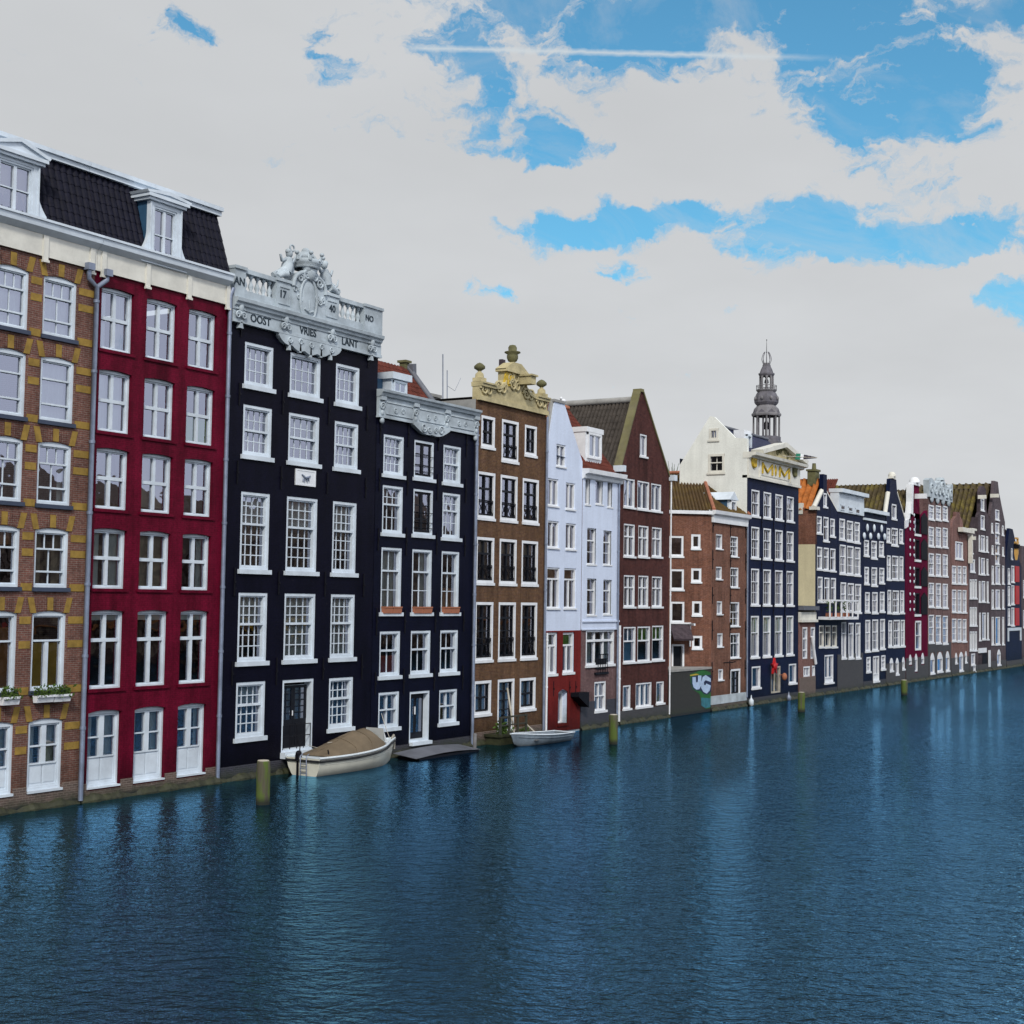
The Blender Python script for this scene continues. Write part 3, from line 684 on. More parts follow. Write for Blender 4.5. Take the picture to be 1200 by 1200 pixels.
am.box(pu[1], pu[2], -.16, .22, vt0 - .17, vt0); am.box(pu[5], pu[6], -.16, .22, vt0 - .17, vt0)
f.part(am, 'parapet', 'frieze')
zb, zt2 = vb0 + .36, vt0 - .17; hh = zt2 - zb
prof = [(.07, 0), (.10, .0), (.10, .08 * hh), (.05, .12 * hh), (.11, .34 * hh), (.10, .44 * hh), (.05, .62 * hh), (.045, .8 * hh), (.09, .86 * hh), (.10, .92 * hh), (.10, hh)]
for a, b in ((pu[1], pu[2]), (pu[5], pu[6])):
    for k in range(5):
        bm = MB(); bm.lathe(prof, (a + (b - a) * (k + .5) / 5, .03, zb), 10); f.part(bm, 'baluster', 'frieze')
# central crest
uc = (pu[3] + pu[4]) / 2; hw = (pu[4] - pu[3]) / 2; va = f.V(361, 321)
km = MB(); n = 24; H0 = va - vt0
pts = [(uc - hw, vb0 + .02), (uc + hw, vb0 + .02), (uc + hw, vt0 - .1)]
for i in range(n + 1):
    t = math.pi * i / n; pts.append((uc + hw * math.cos(t), vt0 - .1 + (H0 + .1) * math.sin(t) ** .8))
pts.append((uc - hw, vt0 - .1)); km.prism(pts, -.24, .3)
arc = [(uc + (hw - .02) * math.cos(math.pi * i / n), -.26, vt0 - .15 + (H0 + .12) * math.sin(math.pi * i / n) ** .8) for i in range(n + 1)]; km.tube(arc, .09, 6)
ov = [(uc - .08 + .52 * math.cos(2 * math.pi * i / 28), -.27, vt0 - .55 + .88 * math.sin(2 * math.pi * i / 28)) for i in range(29)]; km.tube(ov, .065, 6)
km.ball((uc - .08, -.25, vt0 - .55), .48, .07, .84, 16, 8)
for i in range(9):                                        # foliage under the oval
    t = -.9 + 1.8 * i / 8; km.spiral(uc + t * hw * .95, vb0 + .55 + .12 * math.cos(i * 2.1) + .3 * abs(t), -.26, .15, 1.2, i, (-1) ** i, .045)
km.tube([(uc - .35, -.31, vt0 - .95), (uc - .1, -.33, vt0 - 1.08), (uc + .2, -.31, vt0 - .98)], .05); km.tube([(uc - .1, -.33, vt0 - 1.0), (uc - .08, -.33, vt0 - .6)], .03)
for sg in (-1, 1):                                        # mask of shells below the crown
    km.spiral(uc + sg * .27, va - .12, -.3, .24, 1.6, math.pi / 2, sg, .075); km.spiral(uc + sg * .6, va - .35, -.28, .2, 1.4, 0, -sg, .06)
    km.ball((uc + sg * .18, -.25, va + .18), .22, .2, .28)
km.ball((uc, -.26, va), .3, .2, .4)
f.part(km, 'crest', 'frieze')
cr = MB(); zc = va + .14                                  # crown
cr.lathe([(.50, 0), (.58, .05), (.55, .12), (.64, .18), (.66, .34), (.62, .36), (.62, .26), (.1, .26)], (uc, .0, zc), 18)
for k in range(8):
    t = 2 * math.pi * k / 8 + .2; x, y = uc + .64 * math.cos(t), .64 * math.sin(t)
    cr.tube([(x, y, zc + .3), (uc + .74 * math.cos(t), .74 * math.sin(t), zc + .5)], [.09, .03], 5); cr.ball((uc + .74 * math.cos(t), .74 * math.sin(t), zc + .55), .10, .10, .09, 7, 4)
for k in range(4):
    t = math.pi * k / 4 + .2
    cr.tube([(uc + .5 * math.cos(t) * c, .5 * math.sin(t) * c, zc + .32 + .28 * math.sqrt(max(0, 1 - c * c))) for c in [q / 5 for q in range(-5, 6)]], .06, 5)
cr.ball((uc, 0, zc + .72), .18, .18, .18); cr.ball((uc, 0, zc + .5), .4, .4, .25)
f.part(cr, 'crown', 'frieze')
def reclining(u0, sg, z):                                 # carved figure leaning on the pediment
    mb = MB(); g = lambda a, b, y=-.08: (u0 + sg * a, y, z + b)
    mb.tube([g(1.15, .06), g(.8, .18), g(.5, .32), g(.30, .5)], [.10, .16, .20, .16], 7); mb.tube([g(.95, .02, -.2), g(.7, .16, -.2), g(.45, .2, -.2)], [.09, .15, .17], 7)
    mb.tube([g(.36, .3), g(.26, .62), g(.2, .92)], [.24, .25, .15], 8); mb.ball(g(.18, 1.10), .15, .15, .18); mb.ball(g(.24, 1.18), .13, .13, .12)
    mb.tube([g(.2, .85), g(-.04, .78), g(-.16, .98)], [.09, .075, .06], 6); mb.tube([g(.34, .84), g(.62, .74), g(.72, .98)], [.09, .07, .05], 6)
    for k in range(4): mb.spiral(u0 + sg * (1.0 - .3 * k), z + .12 + .10 * k, -.16, .15, 1.3, k, sg, .05)
    return mb
l1 = reclining(uc - hw + .10, -1, vt0 + .05); tcl = [(uc - hw + .12 + .13 * math.cos(t / 2), -.05, vt0 + 1.42 + .13 * math.sin(t / 2)) for t in range(13)]; l1.tube(tcl, .04); f.part(l1, 'carved_figure', 'frieze')
r1 = reclining(uc + hw - .10, 1, vt0 + .05); r1.tube([(uc + hw + .75, -.05, vt0 + .3), (uc + hw + 1.0, -.05, vt0 + .45), (uc + hw + 1.08, -.05, vt0 + .75)], [.06, .05, .02]); f.part(r1, 'carved_figure', 'frieze')
for t, x, y, z in (('OOST', 305.5, 375.5, .44), ('VRIES', 361, 389, .44), ('LANT', 410, 402, .44)):
    u, v = f.L(x, y, -.17); f.part(text_mb(t, z, .012, u, v, -.17, bold=.006, sx=1.0), 'lettering', 'ink')
for t, x, y in (('AN', 281, 330), ('17', 331.5, 345), ('40', 389.5, 362), ('NO', 433, 373.5)):
    u, v = f.L(x, y, -.21); f.part(text_mb(t, .36 if t == 'NO' else .42, .012, u, v, -.21, bold=.006), 'lettering', 'ink')
pq = f.rect(345.5, 369, 550.5, 569.5); pm = MB(); pm.box(pq[0], pq[1], -.04, .01, pq[2], pq[3])
for a, b, c, d in ((0, 1, .9, 1), (0, 1, 0, .1), (0, .07, .1, .9), (.93, 1, .1, .9)):
    pm.box(pq[0] + (pq[1] - pq[0]) * a, pq[0] + (pq[1] - pq[0]) * b, -.055, -.03, pq[2] + (pq[3] - pq[2]) * c, pq[2] + (pq[3] - pq[2]) * d)
rl = f.part(pm, 'relief_plaque', 'white')
cxp, czp = (pq[0] + pq[1]) / 2, (pq[2] + pq[3]) / 2; pm = MB()
pm.tube([(cxp - .26, -.06, czp + .12), (cxp - .15, -.07, czp + .05), (cxp - .05, -.07, czp - .02), (cxp + .12, -.07, czp + .02), (cxp + .28, -.06, czp + .1)], [.03, .05, .06, .05, .02], 5)
for a, b in ((-.2, -.16), (-.1, -.18), (.08, -.18), (.2, -.13)): pm.tube([(cxp + a * .7, -.065, czp), (cxp + a, -.065, czp + b)], .024, 5)
f.part(pm, 'relief_figure', 'zinc', rl)

# ---------- 4. smaller black house
C = House('small_black_house', 'smaller black painted house with low white carved frieze and dormer behind it', 438.8, 556.5, 600)
f = C.f; W = C.W
cC = [(f.U(446.5, 676), f.U(470.5, 676)), (f.U(482.8, 676), f.U(506, 676)), (f.U(517.2, 676), f.U(538, 676))]
rC = [(517, 562, 499), (574, 628, 497), (644, 718, 494.5), (739, 790, 492)]
bC = [[(.5, 4, 2), (.5, 4, 2)], [(.38, 3, 2), (.62, 3, 2)], [(.34, 2, 1), (.66, 2, 2, .07)], [(.42, 2, 1), (.58, 2, 1, .05)]]
kw = dict(fr=.11, rail=.08, mt=.036, rd=.02, gd=.19, sill='frame', sillh=.15, sillx=.10, sillout=.09)
for j, (ya, yb, xr) in enumerate(rC):
    for i, (u0, u1) in enumerate(cC):
        if i == 1 and j < 2: continue
        window(f, u0, u1, f.V(xr, yb), f.V(xr, ya), bC[j], **dict(kw, curtain={(2, 0): 'net', (2, 1): 'drape', (3, 0): 'low:blind_red:.45', (3, 1): None, (2, 2): 'low:blind_orange:.4', (0, 0): None, (0, 2): None}.get((j, i), None)))
for j, (ya, yb) in enumerate(((517, 561), (574, 627))):
    w = window(f, *cC[1], f.V(498, yb), f.V(498, ya), [(1, 1, 1)], **dict(kw, sash=0, pane=False, curtain=None))
    u0, u1 = cC[1]; v0, v1 = f.V(498, yb) + .11, f.V(498, ya) - .11; dm = MB()
    for q in range(2):
        a = u0 + .11 + (u1 - u0 - .22) * q / 2; b = a + (u1 - u0 - .22) / 2
        dm.box(a, a + .09, .10, .17, v0, v1); dm.box(b - .09, b - .002, .10, .17, v0, v1); dm.box(a, b, .101, .169, v0, v0 + .12); dm.box(a, b, .101, .169, v1 - .1, v1)
        for k in (1, 2): zz = v0 + (v1 - v0) * k / 3; dm.box(a + .09, b - .09, .11, .16, zz - .025, zz + .025)
    c = f.part(dm, 'casement', 'blackdoor', w); pm = MB(); pm.quad((u0 + .1, .14, v0), (u1 - .1, .14, v0), (u1 - .1, .14, v1), (u0 + .1, .14, v1)); f.part(pm, 'pane', 'glass', w)
    rb = MB()
    for k in (.2, .45, .9): rb.tube([(u0 + .05, -.02, v0 + k), (u1 - .05, -.02, v0 + k)], .015)
    f.part(rb, 'window_bar', 'iron', w)
for i, (ya, yb, xr) in ((0, (811, 853, 454)), (2, (808, 847, 524))):
    window(f, *cC[i], f.V(xr, yb), f.V(xr, ya), [(.5, 2, 1, .09), (.5, 2, 1, .09)], **dict(kw, rail=.05, curtain=None))
u0, u1 = cC[1]; vd = f.V(490, 869); v1 = f.V(490, 810)
w = window(f, u0, u1, vd, v1, [(1, 1, 1)], fr=.11, rd=.02, gd=.34, sash=0, pane=False, name='door_frame', sill='frame', sillh=.14, sillx=.0, sillout=.2)
dm = MB(); dm.box(u0 + .1, u1 - .1, .28, .33, vd + .1, v1 - .1); m_ = (u0 + u1) / 2
for a, b in ((u0 + .22, m_ - .08), (m_ + .08, u1 - .22)): dm.box(a, a + .02, .265, .28, vd + .3, v1 - .3); dm.box(b - .02, b, .265, .28, vd + .3, v1 - .3)
dr = f.part(dm, 'front_door', 'blackdoor'); pm = MB(); pm.quad((u0 + .25, .27, vd + .4), (m_ - .1, .27, vd + .4), (m_ - .1, .27, v1 - .35), (u0 + .25, .27, v1 - .35)); pm.quad((m_ + .1, .27, vd + .4), (u1 - .25, .27, vd + .4), (u1 - .25, .27, v1 - .35), (m_ + .1, .27, v1 - .35)); f.part(pm, 'pane', 'glass', dr)
hm = MB(); hm.tube([(m_ - .04, .23, vd + 1.2), (m_ - .04, .23, vd + 1.55)], .03); f.part(hm, 'handle', 'white', dr)
vfb = f.V(499, 500); vft = f.V(499, 474)
C.wall([(W, vft), (0, vft)], 'black2', 11, top=vft - .05); C.plinth(.5, 'plinth_dark', out_=.03)
C.anchors([f.U(443.5, 600), f.U(476.5, 600), f.U(512, 600), f.U(545, 600)], [f.V(497, y) for y in (512, 569, 636, 728, 797)], h=1.1)
fm = MB(); fm.box(0, W, -.14, .3, vfb, vft - .06); fm.box(-.02, W + .02, -.18, .3, vfb, vfb + .08)
for k in range(3):
    a = .4 + (W - .4) * k / 3; b = a + (W - .4) / 3 - .35
    fm.tube([(a + .1, -.15, vfb + .2), (b - .1, -.15, vfb + .2), (b, -.15, vfb + .5), (b - .1, -.15, vft - .3), (a + .1, -.15, vft - .3), (a, -.15, vfb + .5), (a + .1, -.15, vfb + .2)], .03, 5)
    for sg in (-1, 1): fm.spiral((a + b) / 2 + sg * .28, (vfb + vft) / 2 - .08, -.15, .14, 1.4, 0, sg, .035)
for k in range(4):
    u = .22 + (W - .44) * k / 3; fm.box(u - .2, u + .2, -.24, -.1, vft - .25, vft - .06); fm.spiral(u, vfb + .5, -.17, .18, 1.5, 0, 1, .05); fm.ball((u, -.15, vfb + .22), .1, .07, .13)
for u in (.25, W - .25): fm.ball((u, -.12, vfb - .12), .13, .1, .15)
f.part(fm, 'frieze', 'frieze')
cm = MB(); cm.xprism([(-.14, vft - .1), (-.26, vft - .06), (-.30, vft + .05), (-.38, vft + .1), (-.40, vft + .2), (.3, vft + .24), (.3, vft - .1)], -.02, W - .08); f.part(cm, 'cornice', 'frieze')
km = MB(); ua, ub = f.U(480.5, 503), f.U(523, 508); pts = [(ub, vfb + .1), (ua, vfb + .1)]
for i in range(33):
    t = i / 32; pts.append((ua + (ub - ua) * t, vfb - .05 - .32 * math.sin(t * math.pi) - .08 * abs(math.sin(t * math.pi * 2))))
km.prism(pts, -.22, 0)
for sg in (-1, 1): km.spiral((ua + ub) / 2 + sg * .7, vfb - .1, -.24, .22, 1.5, 0, sg, .05); km.spiral((ua + ub) / 2 + sg * .25, vfb - .16, -.24, .15, 1.5, 0, sg, .04)
f.part(km, 'carved_lambrequin', 'frieze')
D0 = .8                                                    # roof behind: front slope, verge at right
e1 = P3(f, 514, 474, D0); rg = P3(f, 477, 431, 2.6); e0 = (0.02, D0, e1[2])
rm = MB(); rm.tiles((0, D0, vft), (e1[0], D0, vft), (0, 2.6, rg[2]), (rg[0], 2.6, rg[2]), rib=.26, row=.32, amp=.03); rm.tiles((rg[0], 2.62, rg[2]), (0, 2.62, rg[2]), (e1[0], 7, vft), (0, 7, vft)); f.part(rm, 'roof', 'tile_red')
vm = MB(); d = .16
vm.prism([(e1[0] - .02, vft - .02), (e1[0] + .25, vft - .02), (rg[0] + .2, rg[2] + .2), (rg[0] - .1, rg[2] + .15)], 2.2, 2.75); vm.quad((e1[0] + .0, D0, vft), (e1[0] + .02, 7, vft), (rg[0], 2.62, rg[2] + .05), (rg[0], 2.6, rg[2] + .05))
vm.tube([(e1[0], D0, vft + .08), (rg[0], 2.6, rg[2] + .1)], .14, 6); f.part(vm, 'verge', 'lead')
ch = MB(); ch.box(rg[0] - .28, rg[0] + .05, 2.5, 2.85, rg[2] - .5, rg[2] + .22); ch.box(rg[0] - .36, rg[0] + .13, 2.42, 2.93, rg[2] + .22, rg[2] + .33); f.part(ch, 'chimney', 'mossstone')
q = f.rect(461, 476, 447, 462, .4); qs = f.U(441, 450, 1.6)
dmr = MB(); dmr.box(q[0] - .12, q[1] + .12, .42, 2.2, q[2] - .3, q[3] + .05); dmr.box(q[0] - .25, q[1] + .25, .25, 2.3, q[3] + .05, q[3] + .35); dmo = f.part(dmr, 'dormer', 'frame')
sd = MB(); sd.box(q[0] - 1.0, q[0] - .13, .9, 2.2, q[2] - .3, q[3] + .04); f.part(sd, 'cheek', 'blue_side', dmo)
window(f, q[0], q[1], q[2], q[3], [(1, 2, 1, .07)], fr=.08, rd=.35, gd=.405, hole=False, parent=dmo, curtain=None)
an = MB(); z0 = vft
for x, y0, y1, r in ((519, 470, 415, .03), (524, 470, 434, .025)):
    a = P3(f, x, y0, 3.0); b = P3(f, x, y1, 3.0); an.tube([a, b], r, 5); an.tube([(a[0], 3, vft - .1), a], r, 5)
a = P3(f, 533, 458, 3.0); an.tube([P3(f, 524, 452, 3.0), a, P3(f, 540, 443, 3)], .012, 4)
f.part(an, 'antenna', 'zinc')
bx = MB(); p0, p1 = P3(f, 517, 476, 3.6), P3(f, 551, 466, 3.6); bx.box(p0[0], W - .02, 3.6, 7, vft - .06, p1[2] - .4); bx.box(p0[0] - .1, W - .02, 3.5, 7.1, p1[2] - .4, p1[2] - .25); f.part(bx, 'roof_hut', 'stair')
rl = MB(); rr = random.Random(3)
for k in range(9): rl.tube([(e1[0] - 1.2 + .55 * k, 3.2, vft), (e1[0] - 1.2 + .55 * k, 3.2, vft + 1.0)], .02, 4)
for z in (.5, 1.0): rl.tube([(e1[0] - 1.2, 3.2, vft + z), (e1[0] + 3.2, 3.2, vft + z)], .02, 4)
f.part(rl, 'roof_railing', 'zinc')
pipeC = C.pipe([(W - .1, -.12, 0), (W - .1, -.12, vfb + .3)], .08)
fp = MB()
# ---------- 5. ochre brick house with carved stone gable
Dh = House('ochre_brick_house', 'ochre brown brick house with carved sandstone gable and urns', 556.8, 638.5, 600)
f = Dh.f; W = Dh.W
ocD = [(f.U(558, 656), f.U(579, 656)), (f.U(585.3, 657), f.U(605.3, 657)), (f.U(611.3, 658), f.U(630.3, 658))]
kD = dict(fr=.13, mt=.03, rd=.0, gd=.16, sash=.0, sill='white', sillh=.12, sillx=.03, sillout=.06, fmat='white', rail=.05)
def dark_window(f, u0, u1, v0, v1, nr, grille=True, curtain=None, nc=2, **k):
    kk = dict(kD, **k); w = window(f, u0, u1, v0, v1, [(1, 1, 1)], **dict(kk, curtain=curtain))
    fr = kk['fr']; a0, a1, b0, b1 = u0 + fr, u1 - fr, v0 + fr, v1 - fr; mb = MB()
    for i in range(nc + 1):
        x = a0 + (a1 - a0) * i / nc; t = .05; mb.box(max(a0, x - t), min(a1, x + t), .085, .15, b0, b1)
    mb.box(a0, a1, .087, .148, b0, b0 + .09); mb.box(a0, a1, .087, .148, b1 - .07, b1)
    for j in range(1, nr): zz = b0 + (b1 - b0) * j / nr; t = .05 if j == nr - 1 else .022; mb.box(a0, a1, .083, .146, zz - t, zz + t)
    f.part(mb, 'casement', 'blackdoor', w)
    if grille:
        g = MB(); gh = min(.95, (v1 - v0) * .33); n = 3
        for z in (b0 + .05, b0 + gh): g.tube([(a0, .03, z), (a1, .03, z)], .02, 4)
        for i in range(n + 1): x = a0 + (a1 - a0) * i / n; g.tube([(x, .03, b0), (x, .03, b0 + gh)], .017, 4)
        for i in range(n):
            x = a0 + (a1 - a0) * i / n; x2 = a0 + (a1 - a0) * (i + 1) / n; g.tube([(x, .03, b0 + .05), (x2, .03, b0 + gh)], .015, 4); g.tube([(x2, .034, b0 + .05), (x, .034, b0 + gh)], .015, 4)
        f.part(g, 'window_grille', 'iron', w)
    return w
dark_window(f, *f.rect(564, 580, 488, 524), 2, False); dark_window(f, *f.rect(588, 607.6, 493, 540.6), 3); dark_window(f, *f.rect(615, 629, 499, 533.6), 2, False)
for j, (ya, yb, cc) in enumerate(((557.6, 610, None), (632, 684, 'blind:curtain_tan:.35'), (706, 772.5, None))):
    for i in range(3):
        dark_window(f, *ocD[i], f.V(596 - 1.5 * j, yb), f.V(596 - 1.5 * j, ya), 3 if j < 2 else 4, True, cc)
dark_window(f, *f.rect(555.5, 575.5, 798, 837), 2, False, 'net'); dark_window(f, *f.rect(609, 627.5, 794.5, 831), 2, False, 'net')
dark_window(f, *f.rect(583, 602.5, 796, 856), 5, False, 'blind:curtain:.7', name='french_door')
vt = (f.V(552, 467) + f.V(640, 486)) / 2
Dh.wall([(W, vt), (0, vt)], 'brown', 12, top=vt - .1); Dh.plinth(.6, 'plinth')
g = lambda x, y, dy=-.08: f.L(x, y, dy)
# gable outline (left half measured, mirrored softly)
vS = (f.V(556, 450) + f.V(640, 470)) / 2; uc = W / 2 + .05; vA = f.V(597, 426); vP = f.V(596.5, 434)
def gab(t):  # half profile from the shoulder inwards
    return t
half = [(W - .02, vt), (W - .02, vS), (W * .80, vS)]
for i in range(9):
    t = i / 8; a = t * math.pi / 2
    half.append((uc + .95 + (W * .80 - uc - .95) * (1 - math.sin(a)), vS + (vP - .55 - vS) * (1 - math.cos(a))))
half += [(uc + .95, vP), (uc + .5, vP + .3), (uc + .32, vA)]
outl = half + [(2 * uc - u, v) for u, v in reversed(half)]
outl = [(max(.02, min(W - .02, u)), v) for u, v in outl]
gm = MB(); gm.prism(outl, -.08, .35)
gm.box(-.02, W + .02, -.16, .0, vt - .02, vt + .2)
for sg in (-1, 1):                                        # shoulder cornices and curved copings
    a, b = (uc + sg * (W / 2 - .04)), uc + sg * (W * .30)
    gm.box(min(a, b), max(a, b), -.24, .4, vS - .06, vS + .08); gm.box(min(a, b) + .02, max(a, b) - .02, -.30, .42, vS + .08, vS + .16)
    cp = [(uc + sg * (u - uc), .1, v) for u, v in half[2:11]]
    for p, q in zip(cp[:-1], cp[1:]):
        gm.add([(p[0], -.2, p[2] - .04), (p[0], .4, p[2] - .04), (q[0], .4, q[2] - .04), (q[0], -.2, q[2] - .04), (p[0], -.2, p[2] + .1), (p[0], .4, p[2] + .1), (q[0], .4, q[2] + .1), (q[0], -.2, q[2] + .1)], [(0, 1, 2, 3), (4, 5, 6, 7), (0, 3, 7, 4), (1, 2, 6, 5), (0, 1, 5, 4), (3, 2, 6, 7)])
gm.box(uc - 1.1, uc + 1.1, -.26, .42, vP - .12, vP + .02)
gm.prism([(uc - 1.15, vP + .02), (uc + 1.15, vP + .02), (uc + .38, vP + .42), (uc - .38, vP + .42)], -.22, .4)
for k in range(5):
    u = .7 + (W - 1.4) * k / 4; z = vt + .55 + (.55 if k == 2 else .25 if k in (1, 3) else 0)
    for sg in (-1, 1): gm.spiral(u + sg * .24, z, -.12, .32, 1.6, 0 if sg > 0 else math.pi, sg, .075)
    gm.ball((u, -.09, z + .15), .1, .07, .2)
gm.spiral(uc - .5, vt + 1.45, -.12, .34, 1.5, 2, -1, .075); gm.spiral(uc + .5, vt + 1.45, -.12, .34, 1.5, 1, 1, .075)
gb = f.part(gm, 'stone_gable', 'stone')
gd = MB(); yl = f.U(580, 441, -.09)
for k in range(4): gd.tube([(uc - .75 + .16 * k, -.11, vP - .75 + .12 * k), (uc - .62 + .16 * k, -.14, vP - .3 + .03 * k)], [.07, .03], 5)
gd.prism([(uc - 1.25, vP - 1.0), (uc - .36, vP - .75), (uc - .36, vP - .14), (uc - .93, vP - .14)], -.13, -.05); f.part(gd, 'gilt_panel', 'gold', gb)
bm = MB(); p = f.L(607, 446, -.1); bm.box(uc + .25, uc + .75, -.85, .0, vP - .62, vP - .22); bm.box(uc + .18, uc + .82, -.95, .0, vP - .22, vP - .13); f.part(bm, 'hoist_beam', 'stone', gb)
um = MB(); z = vA - .12
um.lathe([(r_ * .8, z_ * .74) for r_, z_ in [(.34, -.1), (.30, .12), (.16, .22), (.14, .34), (.28, .42), (.36, .62), (.36, .82), (.30, .86), (.52, 1.0), (.50, 1.06), (.26, 1.1), (.28, 1.35), (.20, 1.5), (.0, 1.55)]], (uc, .1, z), 14); f.part(um, 'urn', 'mossstone', gb)
for x, y in ((558, 449), (636.5, 467.5)):
    u = f.U(x, y); um = MB(); u = max(.35, min(W - .35, u)); um.box(u - .24, u + .24, -.15, .35, vS + .15, vS + .36); um.lathe([(.22, 0), (.20, .2), (.09, .3), (.09, .36)], (u, .1, vS + .36), 12); un = f.part(um, 'pedestal', 'stone', gb); um = MB(); um.lathe([(.08, .0), (.27, .12), (.27, .24), (.14, .36), (.0, .42)], (u, .1, vS + .70), 12); f.part(um, 'urn', 'mossstone', gb)
rm = MB(); rm.quad((.05, .36, vt + .15), (W - .05, .36, vt + .15), (W - .05, 12, vt + .15), (.05, 12, vt + .15)); f.part(rm, 'roof', 'lead')
cp_ = P3(f, 588.5, 421.5, 1.6); cs = MB(); cs.box(cp_[0] - .16, cp_[0] + .16, 1.5, 1.7, vt, cp_[2]); f.part(cs, 'chimney', 'darkgreybrick')
sw = MB(); sw.box(-.03, .0, .06, 12, vt - 3.2, vt + .02); f.part(sw, 'rendered_side_wall', 'stair')
Dh.pipe([(W - .06, -.12, .3), (W - .06, -.12, vt - .1)], .07)

# ---------- 6. white house with the pointed gable over a red base
E_ = House('white_gable_house', 'narrow white house with plain pointed gable above an ox red base', 639, 681.5, 640)
f = E_.f; W = E_.W
kE = dict(fr=.09, rd=.05, gd=.16, sash=.0, sill='white', sillh=.07, sillx=.05, sillout=.07, fmat='white', bands=[(1, 2, 1, .10)], curtain=None)
E_.win(652, 663, 521, 547, **kE)
for r in ((642, 654.5, 561, 593), (663, 674, 566, 597), (642, 655, 610.5, 642), (663, 675, 613.5, 644)): E_.win(*r, **kE)
k2 = dict(kE, bands=[(.26, 1, 1), (.74, 2, 1, .10)], rail=.09)
E_.win(641, 656, 665, 713, **dict(k2, curtain='top:blind_orange:.26')); E_.win(661, 675, 666, 713, **dict(k2, curtain='top:blind_orange:.26'))
k3 = dict(kE, fr=.12, bands=[(.30, 1, 1), (.70, 2, 1, .11)], rail=.10, sillh=.12)
E_.win(639.6, 652.7, 741, 790, **dict(k3, curtain='drape')); E_.win(659, 672.6, 741, 788, **dict(k3, curtain='top:blind_green:.3'))
E_.win(653.5, 664.6, 808, 848, fr=.10, rd=.28, gd=.4, arch=.16, sash=0, bands=[(1, 2, 1, .2)], curtain=None, fmat='white', sill='oxred', sillh=.12)
vE = f.V(641, 530); vA = f.V(655, 472); vR = f.V(677, 540); hwA = .55; uA = f.U(655.5, 490)
vb = f.V(660, 739)
E_.wall([(W, vR), (uA + hwA, vA), (uA - hwA, vA), (0.02, vE)], 'whitewall', 11, hs=(vE, vR), parapet=[(W, vR), (uA + hwA, vA), (uA - hwA, vA), (0.02, vE)])
rb = MB(); loops_f = Face(E_.root, E_.f.o)
# ox red lower storey: a skin just proud of the wall with the same openings
us = []; mb = MB(); hl = [(h, d) for h, d in f.holes if max(v for u, v in h) < vb + .1]
poly = [(-.0, .1), (W, .1), (W, vb), (0, vb)]
loops = [[Vector((u, v, 0)) for u, v in poly]] + [[Vector((min(max(u, .01), W - .01), min(v, vb - .005), 0)) for u, v in h] for h, d in hl]
flat = [p for l in loops for p in l]; mb.add([(p.x, -.03, p.y) for p in flat], [tuple(t) for t in tessellate_polygon(loops)])
for a, b in (((0, .1), (0, vb)), ((W, .1), (W, vb)), ((0, vb), (W, vb))): mb.quad((a[0], -.03, a[1]), (b[0], -.03, b[1]), (b[0], .0, b[1]), (a[0], .0, a[1]))
for h, d in hl:
    for i in range(len(h)): a, b = h[i], h[(i + 1) % len(h)]; mb.quad((a[0], -.03, a[1]), (b[0], -.03, b[1]), (b[0], .03, b[1]), (a[0], .03, a[1]))
f.part(mb, 'painted_base', 'oxred')
cp = MB(); 
for a, b in (((W, vR), (uA + hwA, vA)), ((uA - hwA, vA), (0.02, vE))): cp.tube([(a[0], .16, a[1] + .03), (b[0], .16, b[1] + .03)], .12, 6)
cp.box(uA - hwA - .1, uA + hwA + .1, -.06, .5, vA, vA + .14); f.part(cp, 'coping', 'stair')
rm = MB(); rm.tiles((0, 11, vE - .3), (0, .33, vE - .3), (uA, 11, vA - .4), (uA, .33, vA - .4), rib=.28); rm.tiles((W, .33, vR - .1), (W, 11, vR - .1), (uA, .33, vA - .4), (uA, 11, vA - .4), rib=.28); f.part(rm, 'roof', 'tile_orange')
bt = MB(); a = f.rect(668.5, 680.5, 811, 829, -.03); bt.prism([(a[0], a[2] + .6), (a[1], a[2]), (a[1], a[3]), (a[0], a[3])], -.55, -.03); f.part(bt, 'vent_box', 'iron')
E_.anchors([f.U(648, 810), f.U(667, 805), f.U(674, 805)], [f.V(660, 806)], .7)
E_.pipe([(.12, -.12, .1), (.12, -.12, vb - .1)], .06, 'white'); E_.pipe([(-.08, -.1, vb), (-.08, -.1, vE)], .05)

# ---------- 7. white house with red tiled dormer roof
Fh = House('white_dormer_house', 'white house with red tiled roof and one large dormer over purple brick', 682, 725, 640)
f = Fh.f; W = Fh.W
kF = dict(fr=.07, rd=.04, gd=.16, sash=.0, sill='white', sillh=.07, sillx=.04, fmat='white', bands=[(1, 1, 1)], curtain=None)
for r in ((685, 691, 561, 591.5), (697, 706, 563, 591), (711, 717, 564.5, 594.5)): Fh.win(*r, **kF)
for r in ((687, 698, 619, 661.5), (706, 716, 622, 662)): Fh.win(*r, **dict(kF, bands=[(.33, 1, 1), (.67, 1, 2)]))
for r in ((687, 698, 678, 721), (706, 716, 679.5, 720)): Fh.win(*r, **dict(kF, bands=[(.3, 1, 1), (.7, 1, 2)], curtain='blind:curtain_tan:.3'))
q = f.rect(686.5, 719.5, 738, 779); window(f, *q, [(.28, 3, 1, .14), (.72, 3, 1, .14)], fr=.12, rail=.12, rd=.0, gd=.16, sash=.0, fmat='white', sill='white', sillh=.12, curtain='drape')
Fh.win(696.5, 710, 798.5, 832.7, fr=.10, rd=.02, gd=.16, bands=[(.5, 2, 1, .09), (.5, 2, 1, .09)], rail=.06, sash=0, fmat='white', sill='white', sillh=.12, curtain='net')
vt = (f.V(680, 553) + f.V(727, 563)) / 2 - .05; vb = f.V(703, 737.5)
Fh.wall([(W, vt), (0, vt)], 'purplebrick', 11)
